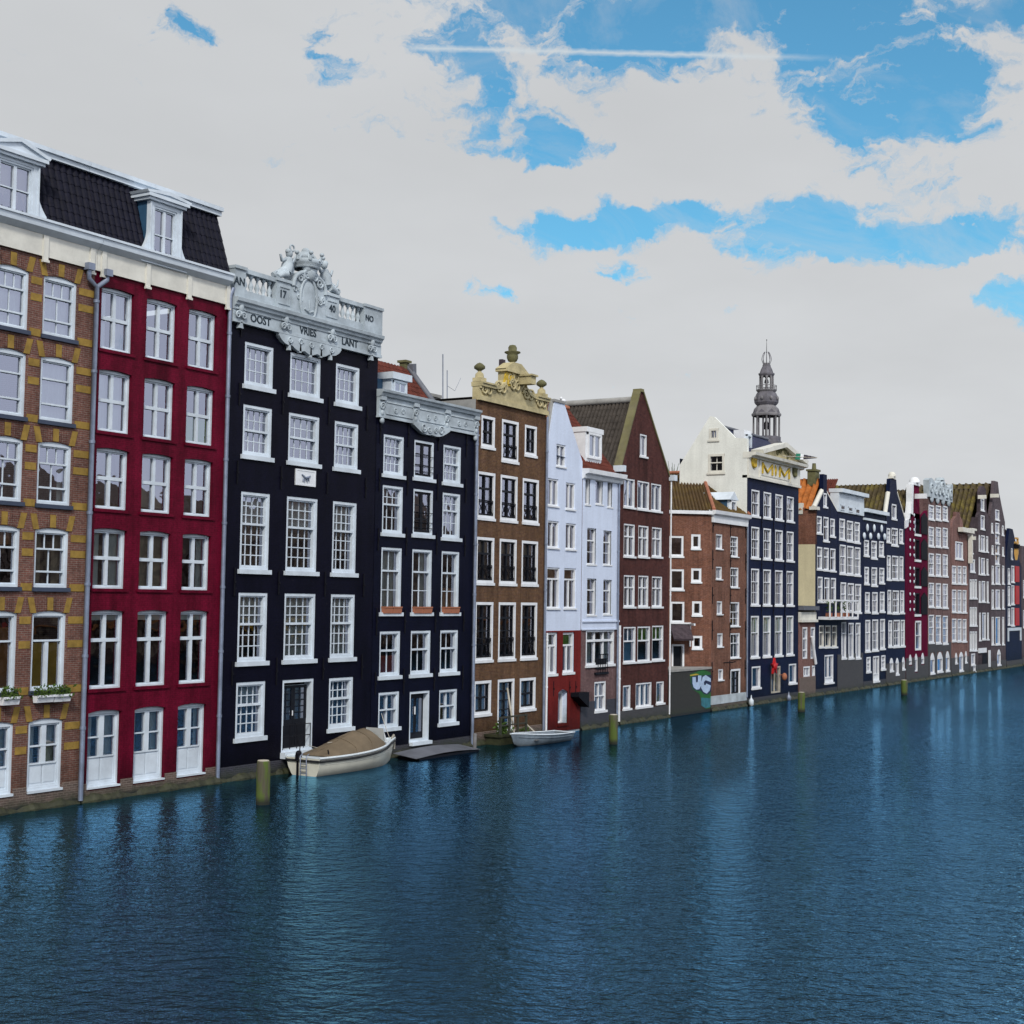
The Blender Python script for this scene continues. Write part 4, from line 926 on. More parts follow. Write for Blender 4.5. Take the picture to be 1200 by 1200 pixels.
mb = MB(); hl = [(h, d) for h, d in f.holes if min(v for u, v in h) > vb]
poly = [(0, vb), (W, vb), (W, vt), (0, vt)]; loops = [[Vector((u, v, 0)) for u, v in poly]] + [[Vector((u, v, 0)) for u, v in h] for h, d in hl]
flat = [p for l in loops for p in l]; mb.add([(p.x, -.05, p.y) for p in flat], [tuple(t) for t in tessellate_polygon(loops)])
for h, d in hl:
    for i in range(4): a, b = h[i], h[(i + 1) % 4]; mb.quad((a[0], -.05, a[1]), (b[0], -.05, b[1]), (b[0], .06, b[1]), (a[0], .06, a[1]))
for a, b in (((0, vb), (0, vt)), ((W, vb), (W, vt)), ((0, vb), (W, vb))): mb.quad((a[0], -.05, a[1]), (b[0], -.05, b[1]), (b[0], 0, b[1]), (a[0], 0, a[1]))
mb.box(0, W, -.12, -.04, f.V(703, 729), f.V(703, 727)); mb.box(0, W, -.09, -.04, vb - .03, vb + .05); f.part(mb, 'white_upper_front', 'whitewall')
cm = MB(); cm.xprism([(-.05, vt - .25), (-.16, vt - .2), (-.2, vt), (-.42, vt + .06), (-.45, vt + .3), (.2, vt + .32), (.2, vt - .25)], -.08, W + .15); f.part(cm, 'cornice', 'white')
vr = f.V(681, 494, 3.4) + .55; rm = MB(); rm.tiles((0, .05, vt + .28), (W, .05, vt + .28), (0, 3.4, vr), (W, 3.4, vr), rib=.26, row=.3, amp=.03); rm.quad((0, 3.4, vr), (W, 3.4, vr), (W, 8, vt), (0, 8, vt)); f.part(rm, 'roof', 'tile_red')
rg = MB(); rg.tube([(0, 3.4, vr + .06), (W, 3.4, vr + .06)], .14, 6); f.part(rg, 'roof_ridge', 'terracotta')
q = f.rect(688, 703.5, 508, 538, .5); dmr = MB(); e = .16
dmr.box(q[0] - e, q[1] + e, .52, 2.2, q[2] - .2, q[3] + .02); dmr.box(q[0] - e - .05, q[1] + e + .05, .40, 2.2, q[3] + .02, q[3] + .30); dmo = f.part(dmr, 'dormer', 'white')
window(f, *q, [(1, 2, 1, .12)], fr=.12, rd=.40, gd=.505, hole=False, parent=dmo, curtain='drape', fmat='white')
dw = MB(); a = f.rect(697, 711, 742, 790); dw.box(a[0] + .1, a[1] - .1, -.06, -.015, a[2] + .3, a[3] - 1.4); dw.box(a[0] - .05, a[1] + .05, -.12, .0, a[2], a[2] + .12)
dr = f.part(dw, 'loading_door', 'blackdoor'); rl = MB()
for k in range(5): x = a[0] + .15 + (a[1] - a[0] - .3) * k / 4; rl.tube([(x, -.14, a[2] + .1), (x, -.14, a[2] + 1.1)], .02, 4)
rl.tube([(a[0] + .1, -.14, a[2] + 1.1), (a[1] - .1, -.14, a[2] + 1.1)], .025, 4); f.part(rl, 'door_railing', 'iron')
Fh.plinth(1.5, 'plinth_dark'); Fh.pipe([(W - .25, -.13, .2), (W - .25, -.13, vt - .1)], .06)
Fh.pipe([(W - .02, -.14, .2), (W - .02, -.14, vb + .2)], .07, 'white')

# ---------- 8. dark brick house with tall pointed gable
G = House('dark_brick_gable_house', 'dark red brick house with a tall sharp pointed gable and big tiled roof', 725.4, 784, 660)
f = G.f; W = G.W
kG = dict(fr=.09, rd=.02, gd=.14, sash=.0, sill='white', sillh=.10, sillx=.06, fmat='white', rail=.08)
G.win(750, 758, 509, 535, **dict(kG, bands=[(1, 2, 1, .05)], curtain='net'))
for r in ((731, 744, 561, 594.5), (747, 761, 564, 597), (763, 775, 567, 599)): G.win(*r, **dict(kG, bands=[(1, 2, 1, .08)], curtain='net:blind_blue'))
for r in ((731, 744, 614, 652), (748, 760, 616, 652.5), (764, 775.5, 618, 652.5), (731, 744, 674, 711), (748, 760, 674.5, 711), (764, 776, 675.5, 711)): G.win(*r, **dict(kG, bands=[(.38, 2, 1, .08), (.62, 2, 1, .08)], curtain='drape'))
for r, c in (((730.5, 745, 734.5, 776), 'net:blind_blue'), ((747, 762, 734, 775), 'top:blind_green:.4'), ((764, 777.5, 733, 773.5), 'top:blind_green:.4')): G.win(*r, **dict(kG, bands=[(.4, 2, 1, .07), (.6, 1, 1)], curtain=c))
G.win(730, 739, 803, 830.5, **dict(kG, bands=[(1, 1, 1)], curtain='net')); G.win(745, 763.6, 800, 828, **dict(kG, bands=[(1, 3, 1, .09)], curtain='net')); G.win(769, 778, 798.6, 824, **dict(kG, bands=[(1, 1, 1)], curtain='net'))
vE = (f.V(726, 552) + f.V(783, 560)) / 2; uA, vA = f.L(751.5, 459)
tp = [(W, vE), (uA + .18, vA), (uA - .18, vA), (0, vE)]
G.wall(tp, 'darkbrick', 13, hs=(vE, vE), parapet=tp)
cp = MB()
for a, b in ((tp[0], tp[1]), (tp[3], tp[2])):
    n = Vector((b[0] - a[0], 0, b[1] - a[1])).normalized(); q = Vector((n.z, 0, -n.x)) * (.1 if a[0] > uA else -.1); d = [Vector((a[0], 0, a[1])), Vector((b[0], 0, b[1]))]
    for lo, hi in ((-.07, .42),):
        p = d + [x + q for x in d]; vs = [(x.x, lo, x.z) for x in p] + [(x.x, hi, x.z) for x in p]; cp.add(vs, [(0, 1, 3, 2), (4, 5, 7, 6), (0, 1, 5, 4), (2, 3, 7, 6), (0, 2, 6, 4), (1, 3, 7, 5)])
cp.box(uA - .2, uA + .2, -.09, .45, vA - .02, vA + .16); f.part(cp, 'coping', 'coping')
vRr = vA - .55
rm = MB(); rm.tiles((-.1, 13, vE - .1), (-.1, .33, vE - .1), (uA, 13, vRr), (uA, .33, vRr), rib=.25, row=.5, amp=.075); rm.quad((W, .33, vE), (W, 13, vE), (uA, 13, vRr), (uA, .33, vRr)); f.part(rm, 'roof', 'tile_grey')
rg = MB(); rg.tube([(uA, .3, vRr + .1), (uA, 13, vRr + .1)], .2, 6); f.part(rg, 'roof_ridge', 'stair')
gu = MB(); gu.box(W - .1, W + .35, -.35, .3, vE - .1, vE + .25); gu.box(-.25, .1, -.35, .3, vE - .1, vE + .25); f.part(gu, 'gutter_end', 'frame')
G.plinth(.75, 'plinth_grey'); G.pipe([(W + .02, -.1, .2), (W + .02, -.1, vE - .1)], .05, 'white')
bd_ = MB(); bp = Vector((uA, 5.3, vRr + .32)); bd_.ball(bp, .2, .2, .13); bd_.ball(bp + Vector((-.2, 0, .13)), .09, .09, .09); bd_.tube([bp + Vector((.1, 0, 0)), bp + Vector((.45, 0, .02))], [.09, .02], 5)
for s_ in (-.05, .05): bd_.tube([bp + Vector((0, s_, -.1)), bp + Vector((0, s_, -.22))], .012, 4)
gl = tag(bd_.build('gull', 'white', None, G.root.location), 'small white gull standing on the grey tiled ridge', 'bird')

# ---------- 9. brick house with a corner and hipped roof
H = House('hipped_brick_house', 'warm red brick house with hipped brown tile roof beside the graffiti quay', 833.5, 874.5, 700)
f = H.f; W = H.W
kH = dict(fr=.09, rd=.02, gd=.14, sash=.0, sill='white', sillh=.06, sillx=.04, fmat='white', curtain=None, rail=.05)
for r in ((839, 846.5, 626, 643.5), (839, 846, 664, 679), (840, 846.4, 704.5, 720), (840.5, 847, 742, 758), (841.7, 847.5, 784, 797)): H.win(*r, **dict(kH, bands=[(1, 2, 1, .03)]))
for r, b in (((856, 865, 628.5, 652.5), [(.5, 2, 2), (.5, 2, 2)]), ((856, 865.5, 665, 688.5), [(.4, 2, 1), (.6, 2, 1)]), ((855.5, 866.5, 705.5, 734), [(.4, 1, 1), (.6, 2, 2)]), ((856, 867, 742, 771), [(.4, 2, 1), (.6, 2, 1)])): H.win(*r, **dict(kH, bands=b, curtain='drape'))
dark_window(f, *f.rect(856, 867.5, 784, 815), 3, False, 'net', name='french_door')
vt = (f.V(834, 601) + f.V(874, 607)) / 2 - .6
cor = H.f.o
# angled side wall: from the corner back to behind the dark gable house
bl = on_y(781, 700, 2.3); d = Vector((cor.x - bl.x, cor.y - bl.y, 0)); WS = d.length
sf = Face(H.root, (bl.x, bl.y, 0), math.atan2(d.y, d.x)); sf.W = WS
for r in ((784.5, 801, 628, 652), (785, 801.5, 667, 691), (785.5, 802, 705, 729.5)): window(sf, *sf.rect(*r), **dict(kH, bands=[(1, 1, 1)], fr=.13, sillh=.1))
for r in ((810, 821, 626, 643), (810, 822, 666, 682), (811, 822.5, 704.5, 721), (811, 823, 745, 760)): window(sf, *sf.rect(*r), **dict(kH, bands=[(1, 1, 1)], fr=.15, sillh=.1))
q = sf.rect(787, 802, 755, 785); window(sf, *q, [(1, 1, 1)], fr=.12, rd=.02, gd=.5, sash=0, pane=False, name='door_frame', fmat='white')
db = MB(); db.box(q[0] + .1, q[1] - .1, .4, .46, q[2], q[3]); db.box(q[0] + .2, q[1] - .2, .38, .41, q[2] + .2, q[3] - .2); sf.part(db, 'side_door', 'blackdoor')
H.wall([(W, vt + .6), (0, vt + .6)], 'redbrick', 10, sides=False); 
mb0 = H.wall([(WS, vt + .6), (0, vt + .6)], 'redbrick', 10, face=sf, sides=False, name='side_wall')
bk = MB(); p = [Vector((0, 0, 0)), Vector((W, 0, 0)), Vector((W, 10, 0)), Vector((bl.x - cor.x, 10, 0)), Vector((bl.x - cor.x, bl.y - cor.y, 0))]
for a, b in ((1, 2), (2, 3), (3, 4)): bk.quad(p[a] + Vector((0, 0, -.6)), p[b] + Vector((0, 0, -.6)), p[b] + Vector((0, 0, vt + .6)), p[a] + Vector((0, 0, vt + .6)))
f.part(bk, 'rear_wall', 'redbrick')
fz = MB(); fz.box(-.02, W, -.14, .0, vt, vt + .6); fz.xprism([(-.12, vt + .45), (-.34, vt + .55), (-.38, vt + .78), (.15, vt + .8), (.15, vt + .45)], -.15, W + .05); f.part(fz, 'cornice', 'white')
fs = MB(); fs.box(0, WS, -.2, .0, vt + .5, vt + .72); sf.part(fs, 'cornice', 'white')
vE = vt + .72; R1 = on_y(822.5, 554.5, 4.6) - cor; zr = R1.z; x0 = bl.x - cor.x; R1 = Vector((R1.x, 4.6, zr))
rm = MB(); c0 = Vector((-.1, -.2, vE)); c1 = Vector((W + .1, -.2, vE)); cb = Vector((x0 - .1, bl.y - .2, vE)); R0 = Vector((on_y(779, 556, 7.5).x - cor.x, 7.5, zr)); 
R2 = Vector((R1.x + .35, 4.7, zr))
rm.tiles(cb, c0, R0, R1, rib=.22, row=.45, amp=.075); rm.tiles(c0, c1, R1, R2, rib=.22, row=.45, amp=.07); rm.tiles(c1, Vector((W + .1, 10, vE)), R2, Vector((R2.x, 8, zr)), rib=.3); rm.quad(R0, R1, R2, Vector((R2.x, 8, zr)))
f.part(rm, 'roof', 'tile_brown')
hp = MB(); hp.tube([c0 + Vector((0, 0, .1)), R1 + Vector((0, 0, .1))], .13, 6); hp.tube([c1 + Vector((0, 0, .1)), R2 + Vector((0, 0, .1))], .12, 6); hp.tube([R0 + Vector((0, 0, .1)), R1 + Vector((0, 0, .1))], .13, 6); f.part(hp, 'roof_ridge', 'terracotta')
q = f.rect(855.5, 861.5, 587, 602, .25); dmr = MB(); dmr.box(q[0] - .12, q[1] + .12, .28, 2.2, q[2] - .3, q[3] + .05); dmr.prism([(q[0] - .35, q[3] + .05), (q[1] + .35, q[3] + .05), ((q[0] + q[1]) / 2, q[3] + .62)], .12, 2.4); dmo = f.part(dmr, 'dormer', 'frame')
sd = MB(); sd.box(q[0] - .16, q[0] - .125, .4, 2.2, q[2] - .2, q[3] + .04); f.part(sd, 'cheek', 'blue_side', dmo)
window(f, *q, [(1, 1, 1)], fr=.09, rd=.15, gd=.26, hole=False, parent=dmo, sash=0, curtain=None, fmat='white')
q = sf.rect(784.5, 804, 733, 752); cn = MB(); cn.xprism([(-1.1, q[2] + .1), (0, q[3] - .05), (0, q[3] + .1), (-1.15, q[2] + .22)], q[0], q[1] + .2); cnp = sf.part(cn, 'door_canopy', 'darkgreybrick'); ce = MB()
ce.box(q[1] + .2, q[1] + .3, -1.15, 0, q[3] + .02, q[3] + .16); ce.box(q[1] + .2, q[1] + .3, -.1, 0, q[2] - .3, q[3] + .02); ce.box(q[0], q[1] + .3, -.12, -.01, q[3] + .1, q[3] + .2); sf.part(ce, 'canopy_trim', 'white', cnp)
H.plinth(.9, 'plinth'); bs = MB(); v = f.V(853, 818); bs.box(0, W, -.08, .02, v - .3, v + .25); f.part(bs, 'stone_band', 'frieze')
H.anchors([.15, W * .52, W - .2], [f.V(853, y) for y in (618, 657, 698, 738, 785)], 1.1); H.pipe([(W - .03, -.1, .6), (W - .03, -.1, vt + .2)], .06)
hk = MB(); u, v = f.L(853, 777, -.3); hk.tube([(u, 0, v), (u, -.6, v + .05), (u + .3, -.7, v + .1)], .04, 5); f.part(hk, 'wall_hook', 'iron')
# quay with graffiti in front of the recess
qa, qb = on_y(785.3, 800, 0), on_y(833.2, 800, 0); vq = on_y(810, 783.5, 0).z; wq = qb.x - qa.x - .01
Q = tag(empty('quay_wall', (qa.x, 0, 0)), 'low dark mossy quay wall painted with pale blue graffiti letters', 'quay wall'); qf = Face(Q, (qa.x, 0, 0))
mb = MB(); mb.box(0, wq, 0, 3.4, -.6, vq - .12); qf.part(mb, 'wall', 'quaywall'); mb = MB(); mb.box(-.0, wq, -.06, 3.4, vq - .12, vq + .02); qf.part(mb, 'coping', 'stair')
def gpoly(px, dy, mat, nm):
    mb = MB(); mb.prism([qf.L(x, y, 0) for x, y in px], dy, 0.0); qf.part(mb, nm, mat)
Z = lambda l: [(780 + a / 12, 760 + b / 12) for a, b in l]
gpoly(Z([(340, 360), (430, 330), (500, 300), (560, 305), (632, 340), (634, 830), (560, 850), (500, 740), (480, 640), (380, 570), (350, 470)]), -.006, 'paint_green', 'graffiti_ground')
gpoly(Z([(500, 690), (634, 700), (634, 820), (560, 840), (500, 800)]), -.009, 'paint_teal', 'graffiti_ground')
gpoly(Z([(362, 395), (440, 380), (510, 378), (640, 370), (640, 600), (590, 648), (540, 640), (490, 590), (440, 592), (390, 570), (362, 500)]), -.012, 'paint_dark', 'graffiti_outline')
gpoly(Z([(375, 400), (422, 400), (425, 470), (440, 478), (452, 462), (455, 378), (500, 380), (498, 520), (470, 572), (430, 578), (392, 548), (376, 490)]), -.016, 'paint_pale', 'graffiti_letter')
gpoly(Z([(520, 400), (560, 372), (632, 420), (632, 470), (560, 445), (535, 470), (538, 510), (560, 515), (568, 490), (632, 520), (618, 590), (575, 635), (530, 610), (498, 555), (500, 470)]), -.016, 'paint_pale', 'graffiti_letter')
gpoly(Z([(340, 372), (430, 352), (470, 362), (430, 375), (345, 385)]), -.014, 'gold', 'graffiti_stroke')
# ---------- 10. dark blue house with white side and pediment
I = House('navy_pediment_house', 'dark navy house with white side wall and gilded triangular pediment', 875, 935.5, 700)
f = I.f; W = I.W
kI = dict(fr=.10, rd=.0, gd=.14, sash=.0, sill='white', sillh=.12, sillx=.08, fmat='white', rail=.06, curtain=None)
cI = [(f.U(a, y), f.U(b, y)) for a, b, y in ((880.2, 889.5, 690), (894.4, 903.3, 690), (908.3, 917, 690), (921.8, 929.8, 690))]
rI = [(577, 607, 899), (619.5, 655, 899), (667.5, 709, 899), (721.8, 769, 900)]
for j, (ya, yb, xr) in enumerate(rI):
    for i in range(4):
        window(f, *cI[i], f.V(xr, yb), f.V(xr, ya), [[(.5, 2, 1), (.5, 2, 1)], [(.4, 2, 1), (.6, 2, 2)], [(.35, 2, 1), (.65, 2, 2)], [(.4, 2, 1), (.6, 2, 1)]][j], **dict(kI, curtain=[None, 'blind:curtain_tan:.35', 'blind:curtain_tan:.4', 'top:blind_green:.45'][j] if R_.random() < .75 else None))
I.win(881, 891, 781, 806, **dict(kI, bands=[(1, 1, 1)])); I.win(924.5, 933, 778, 800.5, **dict(kI, bands=[(1, 1, 1)]))
q = f.rect(903.5, 914.5, 781, 812); window(f, *q, [(1, 2, 1, .1)], **dict(kI, name='door_frame', sill=None, fmat='wood_pale'))
vfb, vft = (f.V(875, 559) + f.V(935, 571)) / 2, (f.V(888, 537) + f.V(938, 549)) / 2
I.wall([(W, vft), (0, vft)], 'navy', 5, sides=False, top=vft - .05)
fm = MB(); fm.box(.0, W, -.12, .35, vfb, vft - .1); fm.box(-.02, W + .05, -.2, .35, vfb - .05, vfb + .14)
a, b = f.U(889, 553), f.U(923, 563); fm.box(a, b, -.16, -.1, vfb + .3, vft - .25); fm.box(a - .25, a - .05, -.22, -.1, vfb + .1, vft - .1); fm.box(b + .05, b + .25, -.22, -.1, vfb + .1, vft - .1)
f.part(fm, 'frieze', 'cream')
for u, mt_ in ((a - 1.2, 'gold'), (b + 1.1, 'mossstone')):
    gm = MB(); z_ = (vfb + vft) / 2 + .35; gm.spiral(u, z_, -.16, .5, 1.3, 1, 1, .13)
    for k in range(4): gm.tube([(u - .25 + .16 * k, -.17, z_ - .3), (u - .4 + .26 * k, -.2, z_ + .45)], [.10, .04], 5)
    f.part(gm, 'gilt_scroll', mt_)
mm = MB()
def strokes(segs, u0, v0, s):
    for (x1, z1), (x2, z2) in segs: mm.tube([(u0 + x1 * s, -.19, v0 + z1 * s), (u0 + x2 * s, -.19, v0 + z2 * s)], .095, 4)
zc = vfb + .42; um = (a + b) / 2; L0 = a + .25; Lw = (b - a - .5); s = 1.0
for u0 in (L0, b - .25 - Lw * .36):
    w = Lw * .36; strokes([((0, 0), (.0, .75)), ((.0, .75), (w / 2, .15)), ((w / 2, .15), (w, .75)), ((w, .75), (w, 0))], u0, zc, 1)
mm.ball((um, -.17, zc + .42), .2, .06, .42); f.part(mm, 'lettering', 'gold')
cm = MB(); cm.xprism([(-.12, vft - .15), (-.3, vft - .1), (-.34, vft), (-.62, vft + .05), (-.66, vft + .25), (.3, vft + .28), (.3, vft - .15)], -.05, W + .35); f.part(cm, 'cornice', 'cream')
pl, pr, pa = f.U(892, 540, -.4), W + .3, f.V(915, 519, -.3); pc = (pl + pr) / 2
tm = MB(); tm.prism([(pl + .2, vft + .28), (pr - .2, vft + .28), (pc, pa - .3)], -.28, .3); f.part(tm, 'pediment', 'stone')
rk = MB()
for sg in (-1, 1):
    e = pc + sg * (pr - pl) / 2; p = [(e, vft + .28), (pc, pa - .28), (pc, pa + .05), (e + sg * .15, vft + .55)]; rk.prism(p if sg < 0 else p[::-1], -.62, .3)
f.part(rk, 'raking_cornice', 'cream'); rk = MB(); rk.prism([(pl, vft + .28), (pc, pa - .05), (pc, pa), (pl, vft + .35)], .31, 4.0); rk.prism([(pr, vft + .28), (pc, pa - .05), (pc, pa), (pr, vft + .35)], .31, 4.0); f.part(rk, 'pediment_roof', 'tile_slate')
rv = MB()
for k in range(5): rv.spiral(pc - 1.0 + .5 * k, vft + .65 + .45 * (1 - abs(k - 2) / 2), -.3, .25, 1.4, k, (-1) ** k, .06)
f.part(rv, 'pediment_relief', 'mossstone')
# white side wall with its own gable
sI = Face(I.root, I.f.o + Vector((-.02, 0, 0)), -math.pi / 2)
prof = [sI.L(x, y) for x, y in ((869, 514), (861.5, 513), (837, 488.5), (832, 487.5), (796.5, 545))]
ub = sI.U(796, 600); zS = on_y(870, 620, 0).z
for r in ((831, 842, 502, 515.5), (830, 849, 532, 554)):
    q = sI.rect(*r); window(sI, *q, [(.45, 2, 1), (.55, 2, 1)] if r[3] > 520 else [(1, 2, 1)], fr=.16, rd=-.03, gd=.12, sash=0, mt=.05, fmat='cream', sill='cream', sillh=.12, curtain=None)
poly = [(ub, -.6), (0, -.6), (0, prof[0][1])] + prof[1:] + [(ub, prof[-1][1] - .05)]
poly = [(ub, -.6), (-.01, -.6), (-.01, prof[0][1])] + [p for p in prof[1:]]
loops = [[Vector((u, v, 0)) for u, v in poly]] + [[Vector((u, v, 0)) for u, v in h] for h, d in sI.holes]; flat = [p for l in loops for p in l]; mb = MB()
mb.add([(p.x, 0, p.y) for p in flat], [tuple(t) for t in tessellate_polygon(loops)])
for h, d in sI.holes:
    for i in range(4): a_, b_ = h[i], h[(i + 1) % 4]; mb.quad((a_[0], 0, a_[1]), (b_[0], 0, b_[1]), (b_[0], d, b_[1]), (a_[0], d, a_[1]))
for i in range(len(poly)): a_, b_ = poly[i], poly[(i + 1) % len(poly)]; mb.quad((a_[0], 0, a_[1]), (b_[0], 0, b_[1]), (b_[0], .3, b_[1]), (a_[0], .3, a_[1]))
sI.part(mb, 'side_wall', 'whiteside')
Dd = -ub; mb = MB(); mb.quad((W, 0, -.6), (W, Dd, -.6), (W, Dd, vft), (W, 0, vft)); mb.quad((0, Dd, -.6), (W, Dd, -.6), (W, Dd, vft), (0, Dd, vft)); f.part(mb, 'rear_wall', 'navy')
yr, zr = -prof[2][0], prof[2][1] - .3; ye, ze = -prof[1][0] * .0 + .35, vft + .2
rm = MB(); rm.quad((.2, .3, ze), (W, .3, ze), (W, yr, zr - .3), (.2, yr, zr - .3)); rm.quad((.2, yr, zr - .3), (W, yr, zr - .3), (W, Dd, prof[-1][1]), (.2, Dd, prof[-1][1])); rm.quad((W, .3, ze), (W, Dd, prof[-1][1]), (W, yr, zr - .3), (W, yr, zr - .3)); f.part(rm, 'roof', 'tile_slate')
rg = MB(); rg.tube([(.15, yr, zr - .22), (W, yr, zr - .22)], .12, 6); f.part(rg, 'roof_ridge', 'lead')
q = f.rect(874, 879, 509.5, 526, 1.2); dmr = MB(); dmr.box(q[0] - .3, q[1] + .3, 1.22, 2.0, q[2] - .3, q[3] + .3); dmo = f.part(dmr, 'dormer', 'white'); window(f, *q, [(1, 1, 1)], fr=.12, rd=1.05, gd=1.2, hole=False, parent=dmo, sash=0, curtain=None, fmat='frame')
I.plinth(.5, 'plinth_dark', .03); I.anchors([f.U(892, 660), f.U(906, 660), f.U(919.5, 660)], [f.V(905, y) for y in (614, 662, 715)], 1.0)
# ornament and fenders
st = MB(); u, v = f.L(907, 781, -.25)
pts = []
for k in range(10): r = .62 if k % 2 == 0 else .27; t = math.pi / 2 + k * math.pi / 5; pts.append((u + r * math.cos(t), v + r * math.sin(t)))
st.prism(pts, -.35, -.2); st.ball((u, -.35, v), .3, .12, .3)
tag(st.build('star_ornament', 'redshutter', None, I.root.location), 'bright red star ornament hanging over the navy house door', 'ornament')
for x, y0, y1, lb in ((879.5, 818, 828, 'white fender hanging at the left foot of the navy house'), (923.5, 814, 822, 'grey blue fender hanging right of the navy house door')):
    a = on_y(x, y1, -.2); b = on_y(x, y0, -.2); mb = MB(); h_ = b.z - a.z; mb.lathe([(.02, 0), (.17, .12), (.17, h_ - .15), (.05, h_), (.03, h_ + .2)], (0, 0, 0), 10); tag(mb.build('boat_fender', 'frame' if x < 900 else 'zinc', None, (a.x, -.25, a.z)), lb, 'fender')
lp = MB(); u, v = f.L(918, 791, -.3); lp.tube([(u, 0, v), (u, -.35, v)], .03); lp.ball((u, -.38, v - .12), .2, .2, .28); tag(lp.build('wall_lantern', 'terracotta', None, I.root.location), 'small orange wall lantern right of the navy house door', 'lantern')
# flag pole and pennant
p0 = on_y(917, 534.5, -.7); p1 = on_y(957.5, 536.5, -2.6)
fl = tag(empty('flag_pole', p0), 'thin flag pole with folded green, white and black flag by the pediment', 'flag'); mb = MB(); d = p1 - p0; mb.tube([(0, 0, 0), tuple(d)], .03, 5); mb.build('pole', 'wood_pale', fl)
for t0, t1, mat in ((.38, .52, 'green_cloth'), (.52, .60, 'white'), (.60, 1.0, 'dark_cloth')):
    mb = MB(); vs = []
    for i in range(9):
        t = t0 + (t1 - t0) * i / 8; c = d * t; w_ = .24 * (1 - max(0, t - .5) * 1.7); vs += [(c.x, c.y + .05 * math.sin(t * 60), c.z + w_), (c.x, c.y + .05 * math.cos(t * 50), c.z - w_ * .8)]
    mb.add(vs, [(2 * i, 2 * i + 1, 2 * i + 3, 2 * i + 2) for i in range(8)]); mb.build('flag_stripe', mat, fl)

# ---------- 11. house with cream side wall and orange roof (spout gable)
K = House('navy_spout_gable_house', 'narrow navy house with spout gable, cream side wall and orange tile roof', 955.5, 981, 700)
f = K.f; W = K.W
kK = dict(fr=.11, rd=.0, gd=.12, sash=.0, sill='white', sillh=.12, sillx=.08, fmat='white', rail=.1, mt=.05, curtain=None)
for r in ((965, 969, 578, 594), (957.3, 963, 605, 625), (965, 971, 606, 634), (973, 978.3, 608, 628.6), (957.5, 963.6, 641, 667), (965.3, 971.3, 642, 668), (973, 979, 643, 669), (958.3, 964, 676, 705), (966, 972, 677, 705), (973.7, 979.6, 677.5, 705)): K.win(*r, **dict(kK, bands=[(.4, 1, 1), (.6, 1, 1)] if r[3] > 600 else [(1, 1, 1)]))
for r in ((960, 965.5, 733, 758), (967, 973.3, 733, 758), (975, 981, 733, 758)): K.win(*[min(x, 980.7) if i < 2 else x for i, x in enumerate(r)], **dict(kK, fmat='cream', bands=[(.3, 1, 1), (.7, 1, 1)]))
K.win(966.3, 976.5, 767.5, 800, **dict(kK, bands=[(.85, 2, 1, .2), (.15, 0, 1)], name='french_door'))
vE = (f.V(955.5, 594) + f.V(978, 599)) / 2; uA, vA = f.L(967, 556); q = .42
tp = [(W, vE), (uA + q, vA - 1.4), (uA + q, vA), (uA - q, vA), (uA - q, vA - 1.4), (0, vE)]
K.wall(tp, 'navy', 12, hs=(vE, vE), parapet=tp, sides=False)
cp = MB(); cp.tube([(0, .15, vE), (uA - q, .15, vA - 1.3)], .2, 6); cp.tube([(W, .15, vE), (uA + q, .15, vA - 1.3)], .16, 6); cp.box(-.3, .4, -.2, .4, vE - .2, vE + .05); f.part(cp, 'coping', 'cream')
ch = MB(); ch.box(uA - .55, uA + .35, .6, 1.25, vA - .9, vA + .25); ch.box(uA - .65, uA + .45, .52, 1.33, vA + .25, vA + .4); ch.lathe([(.18, 0), (.14, .5)], (uA, .9, vA + .4)); f.part(ch, 'chimney', 'mossstone')
rm = MB(); rm.tiles((-.1, 12, vE - 1.6), (-.1, .33, vE - .1), (uA, 12, vA - .3), (uA, .33, vA - .3), rib=.48, row=.8, amp=.12); rm.quad((W, .33, vE), (W, 12, vE), (uA, 12, vA - .3), (uA, .33, vA - .3)); f.part(rm, 'roof', 'tile_orange')
sk = Face(K.root, K.f.o + Vector((-.02, 0, 0)), -math.pi / 2); zb = sk.V(945, 638); zc = sk.V(945, 716)
mb = MB(); mb.box(-12, 0, 0, .3, zb, vE); sk.part(mb, 'side_wall', 'redbrick'); mb = MB(); mb.box(-12, -.02, -.05, .3, zc - .3, zb); sk.part(mb, 'rendered_side_wall', 'creamwall')
mb = MB(); mb.box(-12, -.01, .0, .3, -.6, zc - .3); sk.part(mb, 'lower_side_wall', 'navy'); mb = MB(); mb.box(-4.5, -1.0, -.08, .2, vE - .5, vE + .35); mb.box(-8, -4.2, -.08, .2, zb + 2.6, zb + 3.1); sk.part(mb, 'parapet_step', 'cream')
rr_ = MB(); rr_.quad((W, 0, -.6), (W, 12, -.6), (W, 12, vE), (W, 0, vE)); rr_.quad((0, 12, -.6), (W, 12, -.6), (W, 12, vE), (0, 12, vE)); f.part(rr_, 'rear_wall', 'navy'); K.plinth(.5, 'plinth_dark', .03)
